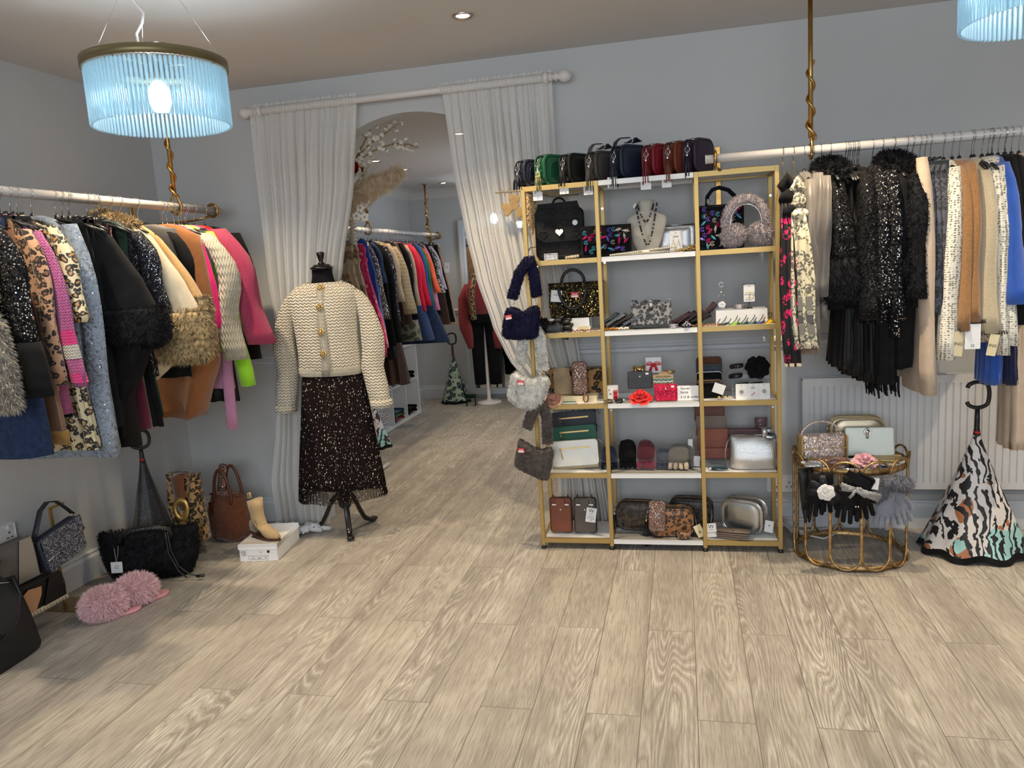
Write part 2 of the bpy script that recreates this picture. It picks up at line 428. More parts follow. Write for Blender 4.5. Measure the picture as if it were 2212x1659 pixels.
M['brassrod'] = metal('brass', col(178, 142, 84), .30)
M['chrome'] = metal('chrome', (.75, .75, .77), .15)
M['goldm'] = metal('polished_gold', col(226, 194, 132), .2)
M['blackp'] = plain('black_plastic', (.012, .012, .013), .4)
M['blackw'] = plain('black_lacquer', (.01, .008, .007), .22)
M['wood_dark'] = plain('varnished_brown', col(120, 78, 36), .3)
M['rail'] = plain('white_painted_tube', (.72, .68, .66), .3)
M['ink'] = plain('black_ink', (.02, .02, .03), .7)
M['inkfade'] = plain('pale_ink', (.25, .26, .3), .7)
M['red'] = plain('sale_red', col(205, 28, 40), .5)
M['redtxt'] = plain('red_ink', col(205, 28, 40), .6)
M['clear'] = clearm('clear_acrylic', (.97, .98, .99), .03)
M['string'] = plain('white_string', (.7, .7, .68), .8)
M['sheer'] = sheer('sheer_white_voile', (.93, .92, .90), .13, .40)
M['mirror'] = metal('mirror', (.82, .84, .86), .02)

# ------------------------------------------------------------ the setting
XL, XR, YB, YF, WT = -2.886, 3.2, 3.962, -2.6, .10
X2L, X2R, Y2 = -2.82, -.55, 8.0
AX, AR, AS = -1.37, .69, 1.523       # arch centre, radius, springing height
struct('floor', B().box((.1, 2.7, -.05), (6.4, 10.9, .1)), M['floor'])
struct('ceiling', B().box((.157, .72, CE1+.05), (6.3, 6.7, .1)), M['ceil'])
struct('ceiling_beyond', B().box((-1.7, 6.06, CE2+.05), (2.5, 4.0, .1)), M['ceil'])
struct('wall_left', B().box((XL-.05, .7, CE1/2), (.1, 6.7, CE1)), M['wall'])
struct('wall_right', B().box((XR+.05, .7, CE1/2), (.1, 6.7, CE1)), M['wall'])
# back wall with the arched opening cut through
def arch_wall():
    b = B(); n = 32
    arc = [(AX-AR*cos(PI*k/n), AS+AR*sin(PI*k/n)) for k in range(n+1)]
    inner = [(AX-AR, 0)]+arc+[(AX+AR, 0)]
    def face(y, fl):
        vs = []; fs = []
        L = [(XL, 0), (XL, AS), (XL, CE1)]; 
        vs = [(x, y, z) for x, z in inner]; k0 = len(vs)
        top = [(XL if i == 0 else (XR if i == n else arc[i][0]), y, CE1) for i in range(n+1)]
        vs += top; vs += [(XL, y, 0), (XL, y, AS), (XR, y, 0), (XR, y, AS)]
        q = k0+n+1
        fs.append((q, 0, 1, q+1)); fs.append((q+1, 1, k0)); fs.append((n+2, q+2, q+3, n+1)); fs.append((n+1, q+3, k0+n))
        for i in range(n): fs.append((1+i, 2+i, k0+i+1, k0+i))
        b.add(vs, [f if fl else f[::-1] for f in fs], True)
    face(YB, True); face(YB+WT, False)
    m = len(inner)
    b.add([(x, YB, z) for x, z in inner]+[(x, YB+WT, z) for x, z in inner], [(i+1, i, m+i, m+i+1) for i in range(m-1)], True)
    return b
struct('wall_back', arch_wall(), M['wall'])
# front wall behind the photographer with the shop window
b = B(); b.box((-2.55, YF, CE1/2), (.7, .1, CE1)); b.box((2.6, YF, CE1/2), (1.2, .1, CE1)); b.box((-.1, YF, .45), (4.2, .1, .9)); b.box((-.1, YF, 2.46), (4.2, .1, .08)); struct('wall_front', b, M['wall'])
b = B()
for x in (-2.2, -.8, .6, 2.0): b.box((x, YF, 1.66), (.07, .09, 1.52))
b.box((-.1, YF, .93), (4.27, .14, .06)); b.box((-.1, YF, 2.40), (4.27, .09, .05)); struct('window_1', b, M['trim'])
# second room
struct('wall_left_beyond', B().box((X2L-.05, 6.06, CE2/2), (.1, 4.0, CE2)), M['wall'])
struct('wall_back_beyond', B().box((-1.7, Y2+.05, CE2/2), (2.5, .1, CE2)), M['wall'])
b = B(); b.box((X2R+.05, 4.8, CE2/2), (.1, 1.5, CE2)); b.box((X2R+.05, 7.55, CE2/2), (.1, 1.0, CE2)); b.box((X2R+.05, 6.3, .5), (.1, 1.5, 1.0)); b.box((X2R+.05, 6.3, 2.17), (.1, 1.5, .14)); struct('wall_right_beyond', b, M['wall'])
b = B()
for y in (5.58, 6.3, 7.02): b.box((X2R+.04, y, 1.55), (.05, .05, 1.1))
b.box((X2R+.04, 6.3, 1.02), (.08, 1.5, .04)); b.box((X2R+.04, 6.3, 2.08), (.05, 1.5, .04)); struct('added_window', b, M['trim'])  # unseen window put in to go with the second room's cool fill
# coved ceiling edge of the second room
# skirting boards and dado rails: profile run along a wall
def run(name, A, Bp, prof, n):
    A = Vector(A); Bp = Vector(Bp); n = Vector(n)
    rows = [[p+n*o+Vector((0, 0, z)) for o, z in prof] for p in (A, Bp)]
    b = B(); m = len(prof)
    b.add(rows[0]+rows[1], [(i, i+1, m+i+1, m+i) for i in range(m-1)]+[tuple(range(m-1, -1, -1)), tuple(range(m, 2*m))], True)
    return struct(name, b, M['trim'])
SK = [(0, .14), (.008, .139), (.012, .131), (.009, .124), (.016, .112), (.018, .108), (.018, 0), (0, 0)]
DR = [(0, .972), (.006, .972), (.012, .962), (.020, .957), (.026, .950), (.020, .944), (.010, .938), (.008, .928), (.014, .922), (.006, .914), (0, .914)]
run('baseboard_left', (XL, YF+.05, 0), (XL, YB, 0), SK, (1, 0, 0))
run('baseboard_back_1', (XL, YB, 0), (AX-AR, YB, 0), SK, (0, -1, 0))
run('baseboard_back_2', (AX+AR, YB, 0), (XR, YB, 0), SK, (0, -1, 0))
run('baseboard_jamb', (AX-AR, YB-.018, 0), (AX-AR, YB+WT, 0), SK, (1, 0, 0))
run('baseboard_right', (XR, YB, 0), (XR, YF+.05, 0), SK, (-1, 0, 0))
run('trim_1', (XL, YB, 0), (AX-AR, YB, 0), DR, (0, -1, 0))
run('trim_2', (AX+AR, YB, 0), (XR, YB, 0), DR, (0, -1, 0))
run('trim_3', (X2L, Y2, 0), (-2.26, Y2, 0), DR, (0, -1, 0))
run('baseboard_back_beyond', (X2L, Y2, 0), (X2R, Y2, 0), SK, (0, -1, 0))
run('baseboard_left_beyond', (X2L, YB+WT, 0), (X2L, Y2, 0), SK, (1, 0, 0))
# rounded cove where the second room's walls meet its ceiling
cv = [(0, CE2-.10), (.012, CE2-.06), (.035, CE2-.028), (.07, CE2-.009), (.11, CE2-.001), (0, CE2)]
o = run('trim_4', (X2L, YB+WT, 0), (X2L, Y2, 0), cv, (1, 0, 0)); o.data.materials[0] = M['ceil']
o = run('trim_5', (X2L, Y2, 0), (X2R, Y2, 0), cv, (0, -1, 0)); o.data.materials[0] = M['ceil']
# socket plates
def socket(loc, rz, label):
    t = T('wall_socket', label, 'socket', loc, rz)
    B().rbox((0, 0, 0), (.145, .012, .088), .008, .003).build('face_plate', M['white'], t)
    for sx in (-.035, .035):
        b = B()
        for dx, dz, ww, hh in ((0, .014, .004, .009), (-.011, -.008, .008, .004), (.011, -.008, .008, .004)): b.box((sx+dx, -.0065, dz-.008), (ww, .002, hh))
        b.build('socket_holes', M['blackp'], t)
        B().box((sx, -.008, .03), (.01, .006, .014)).build('switch', M['white'], t)
socket((XL+.006, 2.62, .385), -PI/2+PI, 'white double wall socket low on the left wall beside the patchwork bags')
socket((.462, YB-.006, .225), 0, 'white double wall socket low behind the gold shelving, near the radiator')

# ------------------------------------------------------------ ceiling lights
lens_m = G('downlight_lens'); lens_m.set(Base_Color=(1, .9, .75), Emission_Color=(1, .86, .66), Emission_Strength=14); M['lens'] = lens_m.m
M['dl_rim'] = metal('downlight_rim', (.55, .45, .40), .3)
def downlight(x, y, z, lab, grp):
    t = T('ceiling_downlight', lab, 'ceiling light', (x, y, z), 0, grp)
    B().lathe([(.046, 0), (.046, -.004), (.043, -.007), (.034, -.005), (.030, -.001), (.026, -.0005)], 28, caps=False).build('rim', M['dl_rim'], t)
    B().lathe([(.0285, -.0012), (.02, -.0035), (.001, -.0045)], 20).build('lens', M['lens'], t)
    return t
for i, (x, y, p) in enumerate(SPOTS):
    if i: pass
    downlight(x, y, CE1, 'recessed downlight in the front ceiling above the curtained arch' if i == 0 else 'recessed downlight of the front room, outside the picture', None if i == 0 else 'front room downlights out of view')
for (x, y, p), l in zip(SPOTS2, ('recessed downlight beyond the arch, left and largest of three', 'recessed downlight beyond the arch, the middle one of three', 'recessed downlight beyond the arch, nearest the right curtain', '', '')):
    downlight(x, y, CE2, l or 'recessed downlight of the second room, outside the picture', None if l else 'second room downlights out of view')

g = G('frosted_glass_rods'); df = g.node('ShaderNodeBsdfTranslucent', {0: (.44, .56, .61)}); d2 = g.node('ShaderNodeBsdfDiffuse', {0: (.42, .54, .60)}); tr = g.node('ShaderNodeBsdfTransparent', {0: (.75, .92, 1)}); gl = g.node('ShaderNodeBsdfGlossy', {0: (.9, .97, 1), 'Roughness': .15})
a1 = g.node('ShaderNodeMixShader', {0: .5, 1: df.outputs[0], 2: d2.outputs[0]}); a2 = g.node('ShaderNodeMixShader', {0: .38, 1: a1.outputs[0], 2: tr.outputs[0]}); a3 = g.node('ShaderNodeMixShader', {0: .12, 1: a2.outputs[0], 2: gl.outputs[0]})
g.t.links.new(a3.outputs[0], g.out.inputs[0]); M['rod'] = g.m
g = G('lamp_bulb'); g.set(Base_Color=(1, 1, 1), Emission_Color=(.82, .95, 1), Emission_Strength=40); M['bulb'] = g.m
M['lampring'] = plain('brushed_bronze_ring', col(120, 108, 78), .4, .7)
def pendant(loc, Rr, Lr, n, lab, power, ceil, cord):
    """loc = centre of the ring's top"""
    t = T('pendant_lamp', lab, 'ceiling lamp', loc)
    B().lathe([(Rr, 0), (Rr+.004, -.001), (Rr+.004, -.028), (Rr, -.029), (Rr-.006, -.028), (Rr-.006, -.001)], 64, caps=False).build('top_ring', M['lampring'], t)
    b = B()
    for k in range(3): a = 2*PI*k/3+.3; b.tube([(0, 0, -.012), (Rr*cos(a), Rr*sin(a), -.012)], .0025, 6)
    b.tube([(0, 0, -.012), (0, 0, -.06)], .016, 12); b.build('spider_frame', M['lampring'], t)
    b = B()
    for k in range(n):
        a = 2*PI*k/n; x, y = (Rr-.009)*cos(a), (Rr-.009)*sin(a)
        b.tube([(x, y, -.030), (x, y, -.036), (x, y, -Lr+.004), (x, y, -Lr)], [.003, .0060, .0060, .003], 6)
    b.build('glass_rods', M['rod'], t)
    b = B(); b.lathe([(Rr-.004, -.027), (Rr-.002, -.032), (Rr-.004, -.037), (Rr-.014, -.034)], 48, caps=False); b.build('crystal_trim', M['clear'], t)
    B().lathe([(.001, -Lr*.78), (.022, -Lr*.76), (.034, -Lr*.62), (.034, -Lr*.44), (.018, -Lr*.32), (.001, -Lr*.31)], 16).build('bulb', M['bulb'], t)
    b = B()
    for k in range(3):
        a = 2*PI*k/3+.3; b.tube([(Rr*.96*cos(a), Rr*.96*sin(a), 0), (.02*cos(a), .02*sin(a), ceil-loc[2])], .0007, 4)
    b.build('suspension_wires', M['chrome'], t)
    B().tube(cord, .0045, 8).build('cord', M['rail'], t)
    B().lathe([(.05, ceil-loc[2]), (.05, ceil-loc[2]-.02), (.04, ceil-loc[2]-.026), (.004, ceil-loc[2]-.026)], 24).build('ceiling_rose', M['trim'], t)
    l = lamp('pendant_glow', 'POINT', Vector(loc)-Vector((0, 0, Lr*.56)), power, (.78, .91, 1.0), shadow_soft_size=.045)
pendant((-1.62, 2.3, 2.11), .215, .202, 92, 'round glass rod pendant lamp hanging at the left over the clothes', 27, CE1, [(.01, 0, 0), (-.02, 0, .03), (-.05, 0, .06), (-.055, 0, .09), (-.03, 0, .12), (-.02, 0, .15), (-.05, 0, .19), (-.09, .0, .235), (-.11, 0, .27), (-.06, 0, .288)])
pendant((.93, 2.3, 2.125), .215, .202, 92, 'glass rod pendant lamp cut by the top right corner of the picture', 27, CE1, [(0, 0, 0), (.02, 0, .1), (0, 0, .28)])
pendant((-1.74, 7.35, 1.955), .175, .20, 48, 'small added lamp in place of a mirror reflection, glowing through the right hand curtain', 5, CE2, [(0, 0, 0), (.01, 0, .1), (0, 0, .27)])  # extra lamp standing in for a pendant's reflection in the far mirror

# ------------------------------------------------------------ clothes rails
LX, LZ, RY, RZ, FX, FZ = -2.40, 1.779, 3.55, 1.794, -2.45, 1.745
def rail(name, a, b_, r, lab):
    a = Vector(a); b_ = Vector(b_); t = T(name, lab, 'clothes rail', a)
    B().tube([(0, 0, 0), b_-a], r, 20).build('tube', M['rail'], t)
    d = (b_-a).normalized()
    B().tube([(b_-a)-d*.0, (b_-a)+d*.004], r*1.04, 20).build('end_cap', M['rail'], t)
rail('clothes_rail', (LX, .9, LZ), (LX, 3.80, LZ), .0195, 'white tube rail of clothes along the left wall')
rail('clothes_rail', (2.9, RY, RZ), (.118, RY, RZ), .0185, 'white tube rail of clothes on the right above the radiator')
rail('clothes_rail', (FX, 4.6, FZ), (FX, 7.86, FZ), .019, 'white clothes rail in the room beyond the arch')
def rail_hanger(x, y, zr, ceil, lab, ax):
    """brass rod from the ceiling, ending in a coil that grips the rail; ax = rail direction"""
    t = T('rail_hanger', lab, 'rail support', (x, y, zr)); h = ceil-zr
    B().tube([(0, 0, .05), (0, 0, h)], .0095, 14).build('rod', M['brassrod'], t)
    pts = []; n = 90
    for k in range(n+1):
        f = k/n; z = .36-.31*f; a = f*2*PI*3.0; r = .0135+.006*(f > .72)*(f-.72)/.28
        pts.append((r*cos(a), r*sin(a), z))
    q = Vector(pts[-1]); sx, sy = (1, 0) if ax == 'y' else (0, 1)
    for k in range(1, 15):
        a = PI/2-PI*1.35*k/14; rr = .031
        p = Vector((sx*rr*cos(a), sy*rr*cos(a), rr*sin(a)*1.1)); pts.append(q.lerp(p, min(1, k/3)))
    B().tube(pts, [.0035]+[.0062]*(len(pts)-1), 8).build('coil', M['brassrod'], t)
    B().tube([(0, 0, .06), (sx*-.012, sy*-.012, .045), (sx*-.028, sy*-.028, .02), (sx*-.031, sy*-.031, 0), (sx*-.015, sy*-.015, -.031), (0, 0, -.034)], .0062, 8).build('claw', M['brassrod'], t)
    B().lathe([(.03, h), (.03, h-.006), (.012, h-.012)], 20, caps=False).build('ceiling_cup', M['brassrod'], t)
rail_hanger(LX, onX(378, 430, LX).y, LZ, CE1, 'brass twisted rail hanger under the left glass lamp', 'y')
rail_hanger(.545, RY, RZ, CE1, 'brass twisted rail hanger on the right hand rail', 'x')
rail_hanger(FX, onX(795, 500, FX).y, FZ, CE2, 'brass twisted rail hanger beyond the arch, beside the left curtain', 'y')
rail_hanger(FX, onX(926, 515, FX).y, FZ, CE2, 'brass twisted rail hanger at the far end of the room beyond', 'y')
rail_hanger(2.2, RY, RZ, CE1, 'brass rail hanger of the right rail outside the picture', 'x')
def ringb(name, c, d, wall, lab, plates):
    """ring round the rail, arm back to a wall plate; c ring centre, d unit axis of the rail, wall = arm path"""
    t = T(name, lab, 'rail support', c); d = Vector(d); s = Vector((0, 0, 1)).cross(d)
    B().tube([(s*cos(2*PI*k/28)+Vector((0, 0, 1))*sin(2*PI*k/28))*.031 for k in range(28)], .0075, 10, True).build('ring', M['brassrod'], t)
    B().tube(wall, .006, 8).build('arm', M['brassrod'], t)
    for cc, dd in plates: B().box(cc, dd, bev=.002).build('wall_plate', M['brassrod'], t)
ringb('rail_bracket', (LX, 3.725, LZ), (0, 1, 0), [(-.02, 0, -.03), (-.10, -.02, -.045), (-.25, -.02, -.05), (-.47, 0, -.05)], 'brass ring bracket at the corner end of the left rail', [((-.478, 0, .0), (.008, .03, .16))])
ringb('rail_bracket', (.155, RY, RZ), (1, 0, 0), [(0, .005, -.034), (.02, .03, -.045), (.10, .2, -.05), (.16, .40, -.02)], 'brass ring bracket at the end of the right rail above the shelving', [((.16, .404, -.02), (.15, .008, .03)), ((.03, .404, -.05), (.026, .008, .30))])
ringb('rail_bracket', (FX, 7.78, FZ), (0, 1, 0), [(-.02, 0, -.03), (-.1, .05, -.04), (-.15, .2, -.03)], 'brass ring bracket at the end of the far rail', [((-.15, .205, -.01), (.03, .008, .12))])

# ------------------------------------------------------------ curtains
t = T('curtain_rod', 'white curtain rod with ball finials over the arched doorway', 'curtain rod', (-1.38, 3.875, 2.281))
B().tube([(-.80, 0, 0), (.80, 0, 0)], .0175, 20).build('pole', M['rail'], t)
for s in (-1, 1):
    pr_ = [(.001, -.046), (.012, -.043), (.026, -.030), (.031, -.012), (.027, .006), (.016, .016), (.014, .022), (.022, .027), (.022, .034), (.014, .038), (.013, .05), (.019, .056), (.018, .07)]
    B().lathe([(r, z) for r, z in pr_], 22, (s*.845, 0, 0), RM('Y', -90 if s > 0 else 90)).build('finial', M['rail'], t)
    B().lathe([(.026, -.012), (.030, 0), (.026, .012)], 20, (s*.765, 0, 0), RM('Y', 90)).build('bracket_ring', M['rail'], t)
    B().tube([(s*.765, .02, -.01), (s*.765, .087, -.01)], .011, 10).build('bracket_arm', M['rail'], t)
def curtain(name, lab, left, right, ys, folds, seed, pool=None, mat='sheer'):
    """left/right: lists (z, x) of the two edges from the top down"""
    def at(L, z):
        for (z0, x0), (z1, x1) in zip(L, L[1:]):
            if z <= z0 and z >= z1: f = (z0-z)/(z0-z1) if z0 != z1 else 0; f = f*f*(3-2*f)*.35+f*.65; return x0+(x1-x0)*f
        return L[0][1] if z > L[0][0] else L[-1][1]
    rn = random.Random(seed); ph = [rn.uniform(0, 6) for _ in range(4)]
    z0, z1 = left[0][0], left[-1][0]; nz, nx = 46, 190; rows = []
    for i in range(nz+1):
        z = z0+(z1-z0)*i/nz; row = []
        xl, xr = at(left, z), at(right, z); wd = xr-xl; tight = max(.25, min(1.3, .55/wd)); dn = min(1, i/5)
        for j in range(nx+1):
            s = j/nx; sw = s+.012*sin(s*23+ph[0]+i*.02)
            a = sin(2*PI*folds*sw+ph[1])*.6+sin(2*PI*folds*.43*sw+ph[2]+i*.015)*.5+sin(2*PI*folds*1.9*sw+ph[3])*.25
            amp = (.006+.022*dn*tight); y = ys(z)+a*amp
            row.append((xl+wd*s+.004*sin(2*PI*folds*sw+ph[1]+1.2), y, z+(.006*sin(2*PI*folds*2.3*s) if i == 0 else 0)))
        rows.append(row)
    b = B(); b.grid(rows); cur = b.build('panel', M[mat])
    t = T(name, lab, 'curtain', (0, 0, 0)); cur.parent = t
    # gathered heading that wraps the rod
    xl, xr = left[0][1], right[0][1]; rows = []
    for k in range(13):
        a = 2*PI*k/12; row = []
        for j in range(nx+1):
            s = j/nx; rr = .021+.0028*sin(2*PI*folds*2.1*s+k*.3)+.0015*sin(2*PI*folds*4.7*s)
            row.append((xl+(xr-xl)*s, 3.875+rr*cos(a), 2.281+rr*sin(a)))
        rows.append(row)
    B().grid(rows).build('heading', M[mat], t)
    rows = []
    for k, z in enumerate((2.300, 2.306, 2.314)):
        rows.append([(xl+(xr-xl)*j/nx, 3.873+.004*k*sin(2*PI*folds*1.6*j/nx), z+.004*k*.6*sin(2*PI*folds*2.7*j/nx+1)) for j in range(nx+1)])
    B().grid(rows).build('frill', M[mat], t)
    if pool:
        b = B(); px, py, pw = pool
        for k in range(16):
            a = rn.uniform(0, 6); cx = px+rn.uniform(-pw, pw); cy = py+rn.uniform(-.06, .02); pts = []
            for q in range(9): f = q/8; pts.append((cx+(f-.5)*.16*cos(a)+.02*sin(q*1.7), cy+(f-.5)*.05*sin(a)+.012*sin(q*2.1+k), .014+.016*sin(PI*f)*rn.uniform(.5, 1.3)))
            b.tube(pts, [.010+.016*sin(PI*(q+.5)/9) for q in range(9)], 8, flat=.7)
        b.build('pooled_hem', M['cloth_white'], t)
    return t
M['cloth_white'] = fabric('pooled_voile', (.72, .72, .73), (.82, .82, .83), sheen=.1)
curtain('curtain', 'sheer white curtain gathered on the left of the arch behind the dressed torso',
        [(2.268, -2.205), (1.41, -2.195), (.93, -2.16), (.60, -2.24), (.25, -2.31), (.012, -2.30)],
        [(2.268, -1.600), (1.9, -1.655), (1.41, -1.775), (1.05, -1.95), (.85, -1.99), (.25, -1.98), (.012, -1.99)],
        lambda z: 3.878 if z > .9 else 3.878+.0*(.9-z), 17, 3, (-2.15, 3.78, .12))
curtain('curtain', 'sheer white curtain swept right across the arch behind the shelving',
        [(2.268, -1.150), (1.9, -1.127), (1.58, -1.085), (1.35, -1.045), (1.10, -.975), (.93, -.905), (.78, -.80), (.70, -.70), (.5, -.66), (.012, -.68)],
        [(2.268, -.585), (1.9, -.583), (1.58, -.58), (1.35, -.56), (1.10, -.54), (.93, -.52), (.78, -.5), (.70, -.47), (.5, -.45), (.012, -.40)],
        lambda z: 3.885, 17, 8)

# ------------------------------------------------------------ radiator
t = T('radiator', 'long white ribbed panel radiator under the right hand rail', 'radiator', (0, 0, 0))
x0, x1, zb, zt, yf = .556, 2.35, .215, .765, 3.885
b = B(); prof = []; px = x0+.03; rows = [[], []]
while px < x1-.04:
    for dx, dy in ((0, 0), (.017, 0), (.0205, .006), (.0225, .006), (.026, 0)):
        for r, z in zip(rows, (zb+.03, zt-.035)): r.append((px+dx, yf+dy, z))
    px += .0305
b.grid(rows[::-1])
b.box(((x0+x1)/2, yf+.004, zb+.015), (x1-x0, .008, .03)); b.box(((x0+x1)/2, yf+.004, zt-.0175), (x1-x0, .008, .035)); b.box((x0+.015, yf+.0045, (zb+zt)/2), (.029, .008, zt-zb-.062))
b.build('front_panel', M['rad'], t, smooth=False)
b = B(); b.box((x0, yf+.03, (zb+zt)/2), (.004, .066, zt-zb-.02)); b.box((x1, yf+.03, (zb+zt)/2), (.004, .066, zt-zb-.02)); b.build('side_cover', M['rad'], t)
b = B(); y_ = yf+.03
for k in range(60): b.box((x0+.02+k*(x1-x0-.04)/59, y_+.005, zt-.004), (.004, .045, .004))
b.box(((x0+x1)/2, yf+.006, zt-.001), (x1-x0, .008, .006)); b.box(((x0+x1)/2, yf+.058, zt-.001), (x1-x0, .008, .006)); b.build('top_grille', M['rad'], t)
b = B(); b.tube([(x0+.06, yf+.03, zb+.03), (x0+.06, yf+.03, .10), (x0+.03, yf+.03, .05), (x0-.10, yf+.045, .05)], .0075, 10); b.build('pipe', M['rail'], t)
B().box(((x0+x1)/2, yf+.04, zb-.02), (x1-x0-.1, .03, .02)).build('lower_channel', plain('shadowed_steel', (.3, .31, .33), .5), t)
b = B()
for k in range(3): b.tube([(.42+.02*k, 3.93-.01*k, .04+.01*k), (.49, 3.90-.03*k, .012), (.55+.04*k, 3.86-.05*k, .008), (.66+.03*k, 3.90-.02*k, .008), (.72, 3.92, .02)], .0045, 7)
thing(b, 'power_cable', M['rail'], 'white power cable looping on the floor behind the gold drum table', 'cable')

# ------------------------------------------------------------ gold shelving
LV = [1.738, 1.396, 1.055, .712, .372, .043]; LT = [z+.0115 for z in LV]
PX = [-.7049, -.3672, .0738, .4126]; SY0, SY1 = 3.594, 3.858
t = T('shelving_unit', 'gold metal shelving with white boards, crowded with bags and accessories', 'shelves', ((PX[0]+PX[3])/2, (SY0+SY1)/2, 0)); o_ = Vector(t.location)
def rel(*p): return tuple(Vector(p)-o_)
for x in PX:
    for y in (SY0, SY1):
        B().box(rel(x, y, .884), (.019, .019, 1.732), bev=.0012).build('post', M['gold'], t)
        B().lathe([(.013, 0), (.013, .006), (.009, .018)], 14, rel(x, y, 0)).build('foot', M['blackp'], t)
for i, z in enumerate(LV):
    for x0, x1 in ((PX[0], PX[1]), (PX[2], PX[3])):
        b = B()
        for y in (SY0, SY1): b.box(rel((x0+x1)/2, y, z), (x1-x0-.019, .018, .022))
        for x in (x0, x1): b.box(rel(x, (SY0+SY1)/2, z), (.018, SY1-SY0-.019, .022))
        b.build('shelf_frame', M['gold'], t)
        B().box(rel((x0+x1)/2, (SY0+SY1)/2, z+.004), (x1-x0-.021, SY1-SY0-.021, .0149)).build('shelf_board', M['white'], t)
    B().box(rel((PX[1]+PX[2])/2, (SY0+SY1)/2-.002, z), (PX[2]-PX[1]-.021, SY1-SY0+.018, .023), bev=.001).build('shelf_board', M['white'], t)
for x in PX:
    b = B()
    for z in (1.60, 1.34, .95, .60): b.tube([rel(x, SY1-.0095, z+.04), rel(x, SY1-.0125, z+.04)], .0055, 10)
    b.build('bolts', M['chrome'], t)
def sp(u, l, y): return Vector((xat(u, y, LT[l]), y, LT[l]))

# --- small fittings shared by the goods
def tassel(par, p, L, mat, n=12, r=.010, seed=1, cap=None, lean=(0, 0)):
    rn = random.Random(seed); b = B(); p = Vector(p)
    for k in range(n):
        a = 2*PI*k/n+rn.uniform(-.2, .2); q = r*.75; e = r*(1.5+rn.random()*.9)
        pts = [p+Vector((q*cos(a), q*sin(a), -.012)), p+Vector((e*.85*cos(a)+lean[0]*L*.5, e*.85*sin(a)+lean[1]*L*.5, -L*.5)), p+Vector((e*cos(a)+lean[0]*L, e*sin(a)+lean[1]*L, -L*rn.uniform(.93, 1.03)))]
        b.ribbon(pts, .0042, .0012, (-sin(a), cos(a), 0))
    b.build('tassel', mat, par)
    B().lathe([(.003, 0), (.0055, -.003), (.0065, -.006), (.0065, -.018), (.005, -.020)], 12, tuple(p)).build('tassel_cap', cap or M['chrome'], par)
def price_tag(par, p, w, h, rot=(0, 0, 0), lines=(), mat='card', st=None, name='price_tag', ink='ink'):
    """card hanging by its top edge from p"""
    tg = B().rbox((0, 0, -h/2), (w, .0008, h), .002, .0003, n=2).build(name, M[mat], par); tg.location = p; tg.rotation_euler = rot
    for k, (s_, dz, sz) in enumerate(lines): letters(s_, sz, M[ink], tg, (0, -.0006, -dz), ext=.0001)
    if st: B().tube([Vector(st), (Vector(st)+Vector(p))/2+Vector((.003, 0, 0)), Vector(p)], .0007, 4).build('tag_string', M['string'], par)
    return tg
def ring_arc(c, r, tr, ax='y', n=18, a0=0, a1=2*PI):
    out = []
    for k in range(n+1):
        a = a0+(a1-a0)*k/n
        out.append(Vector(c)+(Vector((r*cos(a), 0, r*sin(a))) if ax == 'y' else Vector((0, r*cos(a), r*sin(a))) if ax == 'x' else Vector((r*cos(a), r*sin(a), 0))))
    return out
def outline_xz(W, H, r, n=6):
    return [((W/2-r)*sx+r*cos(PI/2*(q+k/n)), (H/2-r)*sz+r*sin(PI/2*(q+k/n))) for q, (sx, sz) in enumerate(((1, 1), (-1, 1), (-1, -1), (1, -1))) for k in range(n+1)]
